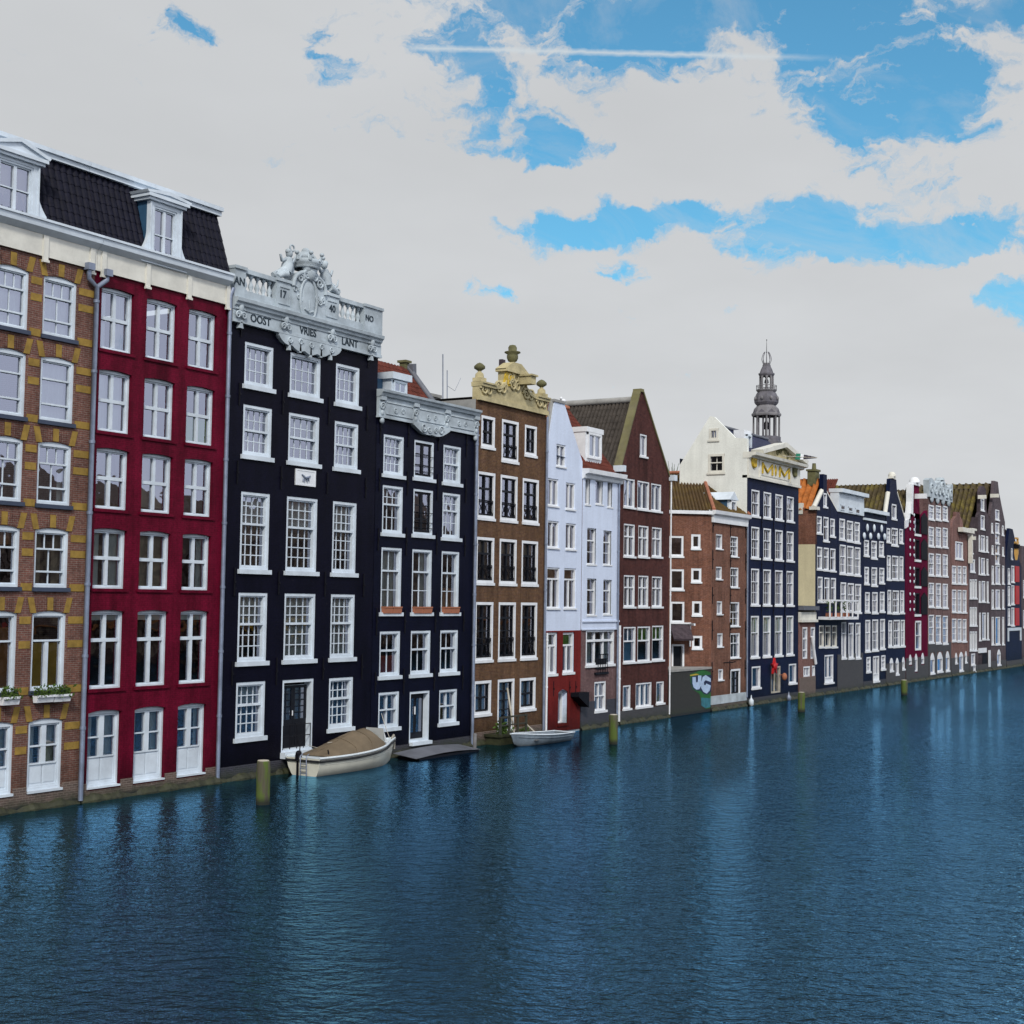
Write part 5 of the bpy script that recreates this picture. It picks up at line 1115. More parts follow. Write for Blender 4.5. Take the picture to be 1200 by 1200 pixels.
# balcony
bu0, bu1 = f.U(958.5, 715), f.U(992, 715); v0, v1 = f.V(975, 724), f.V(975, 704.5); bm = MB(); bm.box(bu0, bu1, -1.0, -.02, v0 - .12, v0 + .1); bo = f.part(bm, 'balcony', 'white'); rl = MB()
for k in range(6): x = bu0 + (bu1 - bu0) * k / 5; rl.box(x - .05, x + .05, -1.0, -.9, v0, v1)
rl.box(bu0, bu1, -1.02, -.88, v1, v1 + .12); rl.box(bu0 - .01, bu0 + .1, -.9, -.05, v1 - .01, v1 + .11); rl.box(bu1 - .1, bu1 + .01, -.9, -.05, v1 - .01, v1 + .11); f.part(rl, 'railing', 'white', bo)
for k in range(3):
    x = bu0 + (bu1 - bu0) * (.12 + .3 * k); pb = MB(); rr = random.Random(k)
    tb = MB(); tb.box(x - .35, x + .35, -.75, -.45, v0 + .1, v0 + .4)
    for j in range(60): c = Vector((x + rr.uniform(-.5, .5), -.6 + rr.uniform(-.2, .2), v0 + .5 + rr.random() * .8)); d1 = Vector((rr.uniform(-.15, .15), rr.uniform(-.1, .1), rr.uniform(-.1, .15))); d2 = Vector((rr.uniform(-.08, .08), .05, .08)); pb.add([c, c + d1, c + d1 + d2, c + d2], [(0, 1, 2, 3)])
    pr_ = pb.build('balcony_plant', 'leaf', None, K.root.location); tb.build('pot', 'terracotta', pr_); tag(pr_, 'dark leafy potted plant on the white balcony, %s' % ('at its left end', 'near its middle', 'right of its middle')[k], 'plant', 'plants on the white balcony')
# low annex in the gap
An = House('low_annex', 'low two storey brick annex with flat roof between two navy houses', 936.3, 955.2, 740)
f = An.f; W = An.W
for r, b in (((940.5, 946, 735, 772), [(.35, 1, 1), (.4, 1, 1), (.25, 1, 1)]), ((950, 955, 735, 772), [(.35, 1, 1), (.4, 1, 1), (.25, 1, 1)]), ((941.5, 949, 781, 793), [(1, 2, 1, .12)]), ((951.5, 955, 780, 792), [(1, 1, 1)])): An.win(*r, fr=.11, rd=.0, gd=.12, sash=0, fmat='white', rail=.12, bands=b, curtain=None)
vt = f.V(946, 729); An.wall([(W, vt), (0, vt)], 'rosebrick', 9); vm = f.V(946, 775)
sk2 = MB(); sk2.box(0, W, -.02, .0, vm + .4, vt) if False else None
cm = MB(); cm.box(-.02, W, -.25, .2, vt, vt + .2); cm.box(0, W, -.1, 9, vt + .2, vt + .75); f.part(cm, 'cornice', 'cream'); gt = MB(); gt.box(0.02, W, -.35, .1, vt + .9, vt + 1.2); gt.quad((0, -.2, vt + 1.22), (W, -.2, vt + 1.22), (W, 9, vt + 1.3), (0, 9, vt + 1.3)); f.part(gt, 'roof', 'lead'); An.plinth(1.5, 'plinth')
gp = MB(); a = f.L(952, 746, -.12); b = f.L(955.4, 778, -.12); gp.tube([(a[0] - .2, -.15, a[1]), (b[0], -.15, b[1])], .12, 5); f.part(gp, 'leaning_pipe', 'white')

# ---------- 12..  farther houses
def simple(name, label, xl, xr, wallm, rects, top, bands=None, fr=.12, base=None, fmat='white', D=12, parapet=False, roof=None, roofm='tile_brown', sills=True, arch=0, yref=700, hs=None, plinth='plinth_grey', ph=1.0, kl=.0, curtain='far'):
    h = House(name, label, xl, xr, yref, kl=kl); f = h.f; W = h.W
    for r in rects:
        b = r[4] if len(r) > 4 else bands or [(.4, 2, 1), (.6, 2, 2)]
        ar = r[5] if len(r) > 5 else arch
        window(f, *[min(max(x, .02), W - .02) if i < 2 else x for i, x in enumerate(f.rect(*r[:4]))], b, fr=fr, rd=-.02, gd=.11, sash=0, fmat=fmat, sill='white' if sills else None, sillh=.14, sillx=.08, rail=.09, mt=.05, arch=ar, curtain=('blind' if R_.random() < .12 else None) if curtain == 'far' else curtain)
    tp = [(min(max(u, .0), W), v) for u, v in (top(f, W) if callable(top) else top)]
    vl, vr = tp[-1][1], tp[0][1]
    h.wall(tp, wallm, D, hs=(vl, vr), parapet=tp if parapet else None, top=None if parapet else vl - .05)
    h.plinth(ph, plinth, .04); return h
def grid_rects(cols, rows, skew=0.0, b=None):
    out_ = []
    for (ya, yb) in rows:
        for i, (xa, xb) in enumerate(cols):
            s = skew * i; out_.append((xa, xb, ya + s, yb + s) + ((b,) if b else ()))
    return out_
L = simple('navy_flat_house', 'navy house with plain white attic and french windows, right of the balcony', 981.3, 1011, 'navy',
     [(983.6, 990, 608, 632), (992.3, 999.5, 610.5, 634), (1001.3, 1007.3, 612, 635.6), (984, 991, 638.5, 672), (992.5, 1000, 640, 673), (1001.5, 1008, 641.5, 674), (985, 991.3, 682.5, 716), (993.3, 1000.5, 683.5, 716.5), (1002, 1008.8, 684.5, 717.5),
      (986, 991.3, 729, 771, [(.3, 1, 1), (.7, 2, 1)]), (994, 1000, 730, 771, [(.3, 1, 1), (.7, 2, 1)]), (1002.5, 1008, 730, 771, [(.3, 1, 1), (.7, 2, 1)])],
     lambda f, W: [(W, (f.V(981, 599) + f.V(1010, 605)) / 2), (0, (f.V(981, 599) + f.V(1010, 605)) / 2)], plinth='plinth_grey', ph=3.0)
f = L.f; W = L.W; v = (f.V(981, 599) + f.V(1010, 605)) / 2; mb = MB(); mb.box(0, W, -.12, .6, v, v + 1.55); mb.box(-.05, W + .3, -.45, .7, v + 1.55, v + 1.85); fo = f.part(mb, 'attic', 'frame')
for r in ((985, 990, 591.5, 598), (994, 999, 594, 600), (1002.5, 1007.5, 596, 602.5)): q = f.rect(*r, -.12); window(f, *q, [(1, 1, 1)], fr=.1, rd=-.16, gd=-.13, hole=False, parent=fo, sash=0, curtain=None)
mb = MB(); mb.box(0, W, .7, 11, v + .3, v + .9); mb.tiles((.3, 3.0, v + .9), (.3, .7, v + .9), (W * .5, 2.6, v + 2.9), (W * .5, 1.0, v + 2.9)); f.part(mb, 'roof', 'tile_red')
Mh = simple('navy_scallop_house', 'navy house with row of white shell ornaments under its cornice', 1011.3, 1037.5, 'navy',
     [(1012.5, 1018, 633, 651), (1021, 1027.3, 634, 654), (1030, 1035.5, 634.5, 651.5), (1013, 1018, 664.5, 684), (1021.3, 1027.6, 665, 686), (1030.3, 1036, 665.5, 683), (1013.7, 1019, 694, 717), (1022, 1028.3, 694, 718), (1031, 1036.4, 693.5, 716.5),
      (1014, 1019.6, 726.5, 763), (1022, 1028.8, 726, 762), (1031.3, 1036.8, 725.5, 760), (1015.3, 1020, 770, 787), (1032.5, 1037.3, 768, 784), (1023, 1030, 769, 798, [(.75, 2, 1, .2), (.25, 0, 1)])],
     lambda f, W: [(W, (f.V(1012, 600) + f.V(1037, 604.5)) / 2), (0, (f.V(1012, 600) + f.V(1037, 604.5)) / 2)], ph=.6, plinth='plinth_dark')
f = Mh.f; W = Mh.W; v = (f.V(1012, 600) + f.V(1037, 604.5)) / 2; mb = MB(); mb.box(-.05, W + .1, -.35, .2, v, v + .3); mb.box(0, W, -.15, 0, f.V(1025, 611.5), f.V(1025, 609)); f.part(mb, 'cornice', 'frame')
for x, y in ((1016, 618.5), (1024, 619), (1032.7, 619.5), (1012.4, 628), (1019.8, 628.3), (1029, 628.6), (1036.3, 629)):
    u, z = f.L(x, y, -.05); mb = MB(); mb.ball((u, -.08, z), .2 if y < 625 else .3, .12, .35 if y < 625 else .3); f.part(mb, 'shell_ornament', 'frame')
N = simple('navy_neck_gable_house', 'navy house with tall neck gable topped by a white finial', 1038, 1060.5, 'navy',
     [(1045, 1050.3, 591, 608, [(1, 1, 1)]), (1039, 1043, 619, 635), (1044.7, 1052, 619, 639), (1053.8, 1058, 620, 636), (1039.3, 1043.6, 651, 679), (1045.2, 1052.6, 651.5, 679), (1054, 1058.4, 652, 679), (1040, 1044.2, 691.5, 718), (1046, 1053.3, 692, 718.5), (1054.8, 1059.3, 692, 718), (1041, 1045.3, 727, 757.5), (1047, 1054.3, 726.5, 757.5), (1055.5, 1060, 726.5, 757), (1042.5, 1046.5, 771, 786, [(1, 1, 1)], .4), (1049.5, 1053, 771, 790, [(1, 1, 1)], .4), (1057, 1060, 770, 784, [(1, 1, 1)], .4)],
     lambda f, W: [(W, f.V(1060, 608)), (f.U(1051.5, 580), f.V(1051, 578)), (f.U(1050.3, 570), f.V(1050, 562)), (f.U(1043.3, 570), f.V(1043.6, 561)), (f.U(1042.3, 580), f.V(1042, 578)), (0, f.V(1038.3, 606))], parapet=True, ph=1.9)
f = N.f; W = N.W; u, v = f.L(1046.6, 561); mb = MB(); mb.box(u - .5, u + .5, -.12, .32, v, v + .18); mb.lathe([(.34, 0), (.36, .18), (.22, .4), (0, .45)], (u, .1, v + .18), 8); f.part(mb, 'finial', 'cream'); mb = MB(); mb.tube([(0, .1, f.V(1038.3, 605)), (f.U(1042, 578), .1, f.V(1042, 577))], .22, 5); f.part(mb, 'coping', 'cream'); mb = MB(); mb.tube([(W, .1, f.V(1060, 607)), (f.U(1051.5, 578), .1, f.V(1051, 577))], .16, 5); f.part(mb, 'coping', 'cream')
rm = MB(); uc = u; zr = f.V(1043, 570, 1.0); ze = f.V(1038.3, 606) ; el = -1.4 * 0 - .1
rm.tiles((-.9, 14, ze - .6), (-.9, .4, ze - .6), (uc, 14, zr), (uc, .4, zr), rib=.40, row=1.6, amp=.13); rm.quad((W, .4, ze), (W, 14, ze), (uc, 14, zr), (uc, .4, zr)); f.part(rm, 'roof', 'tile_moss')
O = House('magenta_house', 'narrow magenta house with black warehouse shutters and white neck gable', 1061.3, 1087, 700); f = O.f; W = O.W
dr_rows = [(602, 626), (632, 656), (665, 687), (695, 720)]
for ya, yb in dr_rows:
    q = f.rect(1072, 1078.3, ya, yb); window(f, *q, [(1, 1, 1)], fr=.1, rd=.05, gd=.2, sash=0, fmat='blackdoor', sill='white', sillh=.2, curtain=None)
    for xa, xb in ((1079, 1086.3),):
        a = f.rect(xa, xb, ya + 1, yb); mb = MB(); mb.prism([(a[0], a[2]), (a[1], a[2]), (a[1], a[3] - .3), ((a[0] + a[1]) / 2, a[3] + .15), (a[0], a[3] - .3)], -.07, -.01); f.part(mb, 'shutter', 'darkshutter')
    a = f.rect(1065.5, 1071.3, ya + 2, yb - 3); mb = MB()
    for t in range(6): mb.ball((a[0] + (a[1] - a[0]) * (t % 2) * .8 + .1, -.06, a[2] + (a[3] - a[2]) * (t // 2) / 2.2 + .2), .16, .06, .16, 6, 4)
    f.part(mb, 'shutter_studs', 'frame')
q = f.rect(1072.3, 1079, 727.5, 762); window(f, *q, [(.5, 1, 1), (.5, 1, 1)], fr=.16, rd=-.04, gd=.1, sash=0, fmat='white', curtain=None)
for x, y0, y1 in ((1066.5, 767, 779), (1073.3, 766, 787), (1081, 765, 778)): window(f, *f.rect(x - 1.7, x + 2.0, y0, y1), [(1, 1, 1)], fr=.12, rd=.0, gd=.1, sash=0, arch=.5, fmat='white', curtain=None)
vE = f.V(1063, 612); uA = f.U(1073, 575); vA = f.V(1073, 569); q_ = 1.15; tp = [(W, f.V(1087, 612)), (W, f.V(1086, 598)), (uA + q_ * 1.2, vA - 3), (uA + q_, vA), (uA - q_, vA), (uA - q_ * 1.2, vA - 3), (0, vE)]
tp = [(min(W, max(0, u)), v) for u, v in tp]; O.wall(tp, 'magenta', 12, hs=(vE, vE), parapet=tp)
mb = MB(); mb.box(uA - 1.1, uA + 1.1, -.14, .35, vA, vA + .25); mb.lathe([(.5, 0), (.48, .25), (.3, .48), (0, .55)], (uA, .1, vA + .25), 10)
cv = [(uA - q_ - .2, vA), (uA - q_ - .35, vA - 2.0), (uA - q_ - .8, vA - 3.6), (.0, vE + .3), (0, vE - .9), (-.0, vE - .9)]; cv = [(max(-.6, u), v) for u, v in cv]
mb.prism([(uA - q_ + .1, vA), (uA - q_ - .5, vA), (uA - q_ - .55, vA - 1.6), (uA - q_ - 1.1, vA - 3.2), (-.35, vE + .1), (-.35, vE - .6), (.5, vE - .4), (.9, vE + .9), (uA - q_ - .1, vA - 2.8)], -.12, .4)
f.part(mb, 'white_neck', 'white'); hb = MB(); a = f.L(1076, 582.5, -.3); hb.box(a[0] - .12, a[0] + .12, -1.1, .2, a[1] - .15, a[1] + .3); f.part(hb, 'hoist_beam', 'white')
O.plinth(2.2, 'plinth_grey')
rm = MB(); rm.tiles((-.4, 12, vE), (-.4, .4, vE), (uA, 12, vA - .4), (uA, .4, vA - .4), rib=.42, row=1.6, amp=.13); rm.quad((W, .4, vE), (W, 12, vE), (uA, 12, vA - .4), (uA, .4, vA - .4)); f.part(rm, 'roof', 'tile_moss')
colsP = [(1088.2, 1094.4), (1096.5, 1102.6), (1104.6, 1110.5)]
Pp = simple('pink_brick_bell_house', 'pink brick house with white bell shaped carved crest', 1087.4, 1114, 'pinkbrick',
     grid_rects(colsP, [(592, 608.5), (617.5, 640), (648.5, 674), (683, 711), (720.5, 753)], .6, [(.45, 2, 2), (.55, 2, 2)]) + [(1090, 1095, 765, 789, [(1, 1, 1)], .6), (1098, 1104.5, 764, 787, [(1, 1, 1)], .6), (1108, 1112.5, 763, 786, [(1, 1, 1)], .6)],
     lambda f, W: [(W, (f.V(1088, 583) + f.V(1113, 588)) / 2), (0, (f.V(1088, 583) + f.V(1113, 588)) / 2)], ph=3.4)
f = Pp.f; W = Pp.W; v = (f.V(1088, 583) + f.V(1113, 588)) / 2; n = 30; mb = MB(); vt2 = f.V(1101, 563); pts = [(W + .1, v), (-.1, v)]
for i in range(n + 1):
    t = i / n; pts.append((-.3 + (W + .6) * t, v + 1.6 + .25 * math.sin(t * 14) + (vt2 - v - 1.7) * math.exp(-((t - .52) / .2) ** 4)))
for i in range(7): pts.append((W + .1 - (W + .2) * i / 7, v - .25 * abs(math.sin(i * 1.4))))
mb.prism(pts[:2] + pts[2:n + 3], -.2, .35)
for k in range(6): mb.spiral(.6 + (W - 1.2) * k / 5, v + .8, -.22, .55, 1.5, k, (-1) ** k, .12)
mb.spiral(W * .52, vt2 - .8, -.25, .7, 1.6, 0, 1, .16); mb.lathe([(.5, 0), (.4, .25), (0, .3)], (W * .52, 0, vt2), 8)
for k in range(4): mb.ball((W * (k + .5) / 4, -.1, v - .1), .6, .12, .4)
f.part(mb, 'carved_crest', 'frieze')
Qh = simple('rose_brick_house', 'rose brick house with small stepped gable and arched windows', 1114.5, 1135, 'rosebrick',
     [(1119.3, 1128.3, 635, 655, [(1, 2, 1, .15)])] + grid_rects([(1115.5, 1120.6), (1122, 1126.6), (1128, 1132.4)], [(663, 683.5), (691, 717), (725, 751)], .3) + [(1119, 1121.6, 765, 777, [(1, 1, 1)], .4), (1124, 1128.5, 764, 786, [(1, 1, 1)], .4), (1130.6, 1133, 763, 776, [(1, 1, 1)], .4)],
     lambda f, W: [(W, f.V(1134, 629)), (W * .72, f.V(1129, 622)), (W * .66, f.V(1128, 610)), (f.U(1125, 605), f.V(1124, 604)), (f.U(1125, 605), f.V(1124, 600)), (f.U(1120.5, 605), f.V(1121, 600)), (f.U(1120.5, 605), f.V(1121, 605)), (.6, f.V(1117, 612)), (0, f.V(1115, 626))], parapet=True, ph=1.8)
f = Qh.f; W = Qh.W; mb = MB(); a = f.L(1128, 621, -.4); mb.box(a[0] - .6, W + .2, -.6, -.1, a[1] - .2, a[1] + .25); mb.box(W - .5, W - .1, -.5, -.1, f.V(1133, 660), a[1] - .3); f.part(mb, 'gutter_box', 'cream')
Rh = simple('narrow_grey_house', 'very narrow grey brown brick house with stacked white windows', 1135.4, 1146.2, 'greybrick',
     [(1138.5, 1140, 637, 648, [(1, 1, 1)]), (1137, 1142.3, 655.5, 670, [(1, 2, 1)])] + grid_rects([(1136.4, 1138.7), (1139.3, 1141.6), (1142.2, 1144.6)], [(679, 701), (711.5, 733), (740, 762)], 0, [(1, 1, 1)]) + [(1138, 1142.5, 766, 779, [(1, 2, 1)]), (1140, 1143, 780, 787, [(1, 1, 1)])],
     lambda f, W: [(W, f.V(1146, 632)), (W * .75, f.V(1143, 622)), (W * .3, f.V(1139, 622)), (0, f.V(1136, 640))], parapet=True, ph=.8)
f = Rh.f; W = Rh.W; mb = MB(); a = f.L(1140, 631, -.5); mb.box(a[0] - .12, a[0] + .12, -.8, .1, a[1] - .15, a[1] + .2); f.part(mb, 'hoist_beam', 'cream')
mb = MB(); mb.box(W * .3, W * .8, -.1, .4, f.V(1142, 622), f.V(1142, 619.5)); f.part(mb, 'coping', 'cream')
Sh = simple('dark_neck_gable_house', 'dark grey brick house with rounded neck gable and hoist beam', 1146.5, 1160.7, 'darkgreybrick',
     [(1149.3, 1153.2, 584, 598, [(1, 1, 1)]), (1149.2, 1153.6, 604, 620, [(1, 1, 1)]), (1146.9, 1148.2, 627, 645, [(1, 1, 1)]), (1149.4, 1153.8, 627.5, 646, [(1, 2, 1)]), (1155.3, 1157.8, 628.5, 646.5, [(1, 1, 1)]), (1146.9, 1148.3, 653, 672.5, [(1, 1, 1)]), (1149.7, 1154, 654, 673, [(1, 1, 1)]), (1156, 1158, 655, 673, [(1, 1, 1)]),
      (1147, 1149, 681, 705, [(1, 1, 1)]), (1150.3, 1154.3, 681, 705, [(1, 1, 1)]), (1156.3, 1158.3, 681.5, 705.5, [(1, 1, 1)]), (1147.4, 1149.2, 718, 750, [(1, 1, 1)]), (1151, 1155, 718, 749, [(1, 1, 1)]), (1156.7, 1158.6, 718, 749, [(1, 1, 1)])],
     lambda f, W: [(W, f.V(1160, 610)), (W * .72, f.V(1156.3, 600)), (W * .66, f.V(1155.6, 574)), (W * .5, f.V(1153, 569.5)), (W * .3, f.V(1150, 570)), (W * .18, f.V(1148.3, 576)), (W * .14, f.V(1148, 600)), (0, f.V(1147, 606))], parapet=True, ph=.8)
f = Sh.f; W = Sh.W; mb = MB(); a = f.L(1154, 582.5, -.6); mb.box(a[0] - .12, a[0] + .12, -.75, .1, a[1] - .18, a[1] + .22); f.part(mb, 'hoist_beam', 'cream')
q = f.rect(1150, 1160, 759, 782); mb = MB(); mb.box(q[0] + .4, q[0] + 3, -.02, .0, q[2], q[3] - .6); f.part(mb, 'cellar_opening', 'darkshutter'); mb = MB(); mb.box(q[0] + 3.0, q[1] - .1, -.12, -.02, q[2], q[3] - .3); mb.box(q[0] - 1.5, q[1] - 2, -.14, -.02, q[3] - .5, q[3]); f.part(mb, 'cellar_door', 'white')
rm = MB(); uc = W * .45; zr = f.V(1151, 572); ze = f.V(1145, 624)
rm.tiles((-2.2, 16, ze), (-2.2, .5, ze), (uc, 16, zr), (uc, .5, zr), rib=.50, row=2.2, amp=.16); rm.quad((W, .5, f.V(1160, 610)), (W, 16, f.V(1160, 610)), (uc, 16, zr), (uc, .5, zr)); f.part(rm, 'roof', 'tile_moss')
Th = simple('warehouse_gable_house', 'grey brown warehouse with a column of loading hatches up its gable', 1161, 1178.3, 'greybrick',
     [(1166.3, 1170.8, y, y + 11.5, [(1, 1, 1)]) for y in (597.5, 613, 625, 637.5, 649.5)] + [(1161.6, 1163.5, 613, 624, [(1, 1, 1)]), (1174, 1176, 616, 627, [(1, 1, 1)]), (1162, 1164, 639, 649, [(1, 1, 1)]), (1174.3, 1176.3, 641, 651, [(1, 1, 1)])] +
     [(xa, xb, ya, yb, [(1, 1, 1)]) for ya, yb in ((663, 684), (691, 713), (723, 755)) for xa, xb in ((1162, 1164.5), (1166.5, 1171.6), (1174.3, 1176.6))] + [(1168.5, 1172.5, 761, 779, [(1, 1, 1)], .5)],
     lambda f, W: [(W, f.V(1177, 612)), (f.U(1171, 590), f.V(1171, 578)), (f.U(1169.5, 570), f.V(1169, 564.5)), (f.U(1165, 570), f.V(1165.5, 563.5)), (f.U(1164, 580), f.V(1164, 580)), (0, f.V(1161.6, 605))], parapet=True, ph=1.0, sills=True, curtain=None)
f = Th.f; W = Th.W; mb = MB(); a = f.L(1170.5, 581, -.8); mb.box(a[0] - .12, a[0] + .12, -.8, .1, a[1] - .18, a[1] + .22); f.part(mb, 'hoist_beam', 'cream')
rm = MB(); uc = f.U(1167, 570); zr = f.V(1166, 566); ze = f.V(1161.6, 606); rm.tiles((-1.5, 10, ze), (-1.5, .5, ze), (uc, 10, zr), (uc, .5, zr), rib=.7, row=2.0, amp=.2); rm.quad((W, .5, ze), (W, 10, ze), (uc, 10, zr), (uc, .5, zr)); f.part(rm, 'roof', 'tile_moss')
Uh = simple('red_shutter_house', 'low dark blue house with bright red shutters at the right edge', 1178.8, 1197, 'navy',
     [(1185, 1188.5, y0, y1, [(1, 1, 1)]) for y0, y1 in ((663, 682), (686, 708), (712, 733))] + [(1181, 1183.6, y0, y1, [(.5, 1, 1), (.5, 1, 1)]) for y0, y1 in ((666, 684), (687, 709), (713, 732))] + [(1184.5, 1186.4, 642.5, 655, [(1, 1, 1)])],
     lambda f, W: [(W, f.V(1196, 665)), (f.U(1187, 640), f.V(1186, 620)), (f.U(1183, 640), f.V(1183, 619)), (0, f.V(1179.5, 660))], parapet=True, ph=.8, curtain=None)
f = Uh.f; W = Uh.W
for y0, y1 in ((663.5, 682), (686.5, 708), (712.5, 733)):
    q = f.rect(1189, 1193.4, y0, y1); mb = MB(); mb.box(q[0], q[1], -.12, -.02, q[2], q[3]); f.part(mb, 'shutter', 'redshutter')
q = f.rect(1180.5, 1196, 735.5, 751); mb = MB(); mb.box(q[0], q[1], -.12, -.02, q[3] - .35, q[3]); mb.box(q[0], q[0] + .4, -.12, -.02, q[2], q[3] - .35); mb.box(q[1] - .5, q[1], -.12, -.02, q[2], q[3] - .35); f.part(mb, 'shop_frame', 'frame')
rm = MB(); zr = f.V(1184, 619.5); ze = f.V(1184, 662); rm.tiles((W + 8, .6, ze), (W + 8, 12, ze), (f.U(1184, 620), .6, zr), (f.U(1184, 620), 12, zr), rib=.6, row=.8, amp=.1); rm.quad((-.1, .6, ze), (-.1, 12, ze), (f.U(1184, 620), 12, zr), (f.U(1184, 620), .6, zr)); f.part(rm, 'roof', 'tile_brown')
p = on_y(1191, 640, -1.0); cr = tag(empty('yellow_hoist', (p.x, -1.0, p.z)), 'yellow metal hoist bracket on the red shuttered house', 'hoist'); mb = MB(); 
mb.box(-.6, .9, -.12, .12, .3, .5); mb.box(-.2, .2, -.2, .2, -.9, .3); mb.xprism([(-.2, -.9), (.2, -.9), (.08, -1.6), (-.08, -1.6)], -.2, .2); mb.box(.6, .8, -.1, .1, .5, 1.0); mb.box(-.3, .6, -.1, .1, .82, 1.0); mb.build('bracket', 'yellow_metal', cr); mb = MB(); mb.box(-.35, .35, -.35, .25, -.25, .2); mb.build('winch', 'iron', cr)
# dark quay end and narrow house beyond
Vh = simple('far_brick_house', 'last brown brick house at the right edge of the canal', 1197.3, 1230, 'greybrick', [(1199, 1202, 680, 700, [(1, 1, 1)]), (1199, 1202, 715, 735, [(1, 1, 1)])], lambda f, W: [(W, f.V(1200, 640)), (0, f.V(1200, 640))], ph=1.0)
# ================================================================== boats, posts, small things
def hull(L, B, zs, zst, zbow, n=22, m=8, tw=.8, flare=.82, draft=.25, th=.0):
    """returns rows of section points (left gunwale to right gunwale) from stern to bow"""
    rows = []
    for i in range(n + 1):
        t = i / n; b = B / 2 * (tw + (1 - tw) * math.sin(min(1, t / .45) * math.pi / 2)) if t < .45 else B / 2 * max(0.015, (1 - ((t - .45) / .55) ** 2.4))
        z = zs + (zst - zs) * (1 - t) ** 2 + (zbow - zs) * t ** 2.2; k = -draft + (draft + .1) * max(0, (t - .8) / .2) ** 2
        row = []
        for j in range(m + 1):
            a = -1 + 2 * j / m; s = abs(a); yy = b * (1 if a > 0 else -1) * (1 - (1 - s) ** 2.6) * (flare + (1 - flare) * s); zz = k + (z - k) * s ** 1.7
            xx = L * t + (.32 * (zz - k) / (z - k) if t > .9 else 0) * (t - .9) / .1 - (.14 * (zz - k) / (z - k) * (1 - t / .1) if t < .1 else 0)
            row.append((xx, yy, zz))
        rows.append(row)
    return rows
def skin(mb, rows, smooth=True, close=True):
    k = len(rows[0]); mb.add([p for r in rows for p in r], [(i * k + j, i * k + j + 1, (i + 1) * k + j + 1, (i + 1) * k + j) for i in range(len(rows) - 1) for j in range(k - 1)], smooth)
    if close: mb.add(rows[0], [tuple(range(k))])
bt = tag(empty('canvas_covered_boat', (44.75, -1.12, 0), .015), 'white open boat under a tan canvas cover moored at the tall black house', 'boat')
L = 5.75; rows = hull(L, 2.05, .66, .70, 1.0)
mb = MB(); skin(mb, rows); mb.build('hull', 'gelcoat', bt)
st_ = MB()                                                # lapped strakes on both sides
for j, z in ((1, 0), (7, 0)):
    for sft in (.38, .66):
        st_.tube([tuple(Vector(r[0 if j == 1 else 8]).lerp(Vector(r[1 if j == 1 else 7]), sft)) for r in rows[1:-1]], .016, 4)
st_.build('strakes', 'gelcoat', bt)
rb = MB()
for s in (0, -1): rb.tube([tuple(Vector(r[s]) + Vector((0, (-.02 if s == 0 else .02), -.10))) for r in rows], .045, 6)
rb.tube([tuple(Vector(rows[0][0]) + Vector((-.02, 0, -.1))), tuple(Vector(rows[0][-1]) + Vector((-.02, 0, -.1)))], .045, 6); rb.build('rub_rail', 'rubber', bt)
dk = MB(); n = len(rows)
for i in range(n - 1):
    a, b = rows[i], rows[i + 1]
    dk.quad(Vector(a[0]) + Vector((0, 0, .005)), Vector(b[0]) + Vector((0, 0, .005)), Vector(b[-1]) + Vector((0, 0, .005)), Vector(a[-1]) + Vector((0, 0, .005)))
for s in (0, -1): dk.tube([tuple(Vector(r[s]) + Vector((0, 0, .02))) for r in rows], .05, 6)
dk.build('deck', 'deck', bt)
cv = MB(); ns = 26; cr_ = []
for i in range(ns + 1):
    t = i / ns; x = .55 + t * 4.0; h_ = (.05 + .68 * (t / .62) ** .9) if t < .62 else .73 if t < .86 else .73 - (t - .86) / .14 * .45
    k = min(21, x / L * 22); r = rows[int(k)]; b = abs(r[0][1]) * .86; zb = r[0][2] + .03; rr = []
    for j in range(13):
        a = math.pi * j / 12; y = -b * math.cos(a); sg = .03 * math.sin(x * 9 + j) * math.sin(a); hgt = h_ * (math.sin(a) ** .62 * .78 + .22 * (1 - abs(math.cos(a)))) + sg * .6
        rr.append((x, y * (1 - .12 * math.sin(a)), zb + hgt))
    cr_.append(rr)
skin(cv, cr_, True, True); cv.add(cr_[-1], [tuple(range(13))]); cvo = cv.build('canvas_cover', 'canvas', bt)
sm = MB()
for i in (11, 18): sm.tube([tuple(Vector(p) + Vector((0, 0, .012))) for p in cr_[i]], .018, 5)
sm.tube([tuple(Vector(r[6]) + Vector((0, 0, .01))) for r in cr_], .015, 5); sm.build('seam', 'canvas', cvo)
ws = MB(); ws.add([(4.60, -.55, .98), (4.9, -.45, .98), (4.62, -.42, 1.55), (4.60, .42, 1.55), (4.9, .45, .98), (4.6, .55, .98)], [(0, 1, 2), (1, 4, 3, 2), (4, 5, 3)]); ws.build('windscreen', 'curtain', bt)
ld = MB()
for y in (-.25, .05): ld.tube([(-.22, y, .02), (-.24, y, .78), (-.08, y, .86)], .022, 6)
for z in (.12, .30, .48): ld.tube([(-.23, -.25, z), (-.23, .05, z)], .02, 5)
ld.build('stern_ladder', 'zinc', bt)
om = MB(); om.box(-.2, .02, .18, .34, .60, .82); om.box(-.16, -.10, .22, .30, -.1, .65); om.ball((-.08, .26, .86), .15, .10, .12); om.build('outboard_motor', 'iron', bt)
fr_ = MB(); fr_.tube([(.6, .75, .75), (.55, .7, 1.25), (.75, .6, 1.3)], .025, 5); fr_.tube([(.75, -.6, .75), (.8, -.5, .95), (1.0, -.4, .76)], .03, 5); fr_.build('deck_fitting', 'iron', bt)
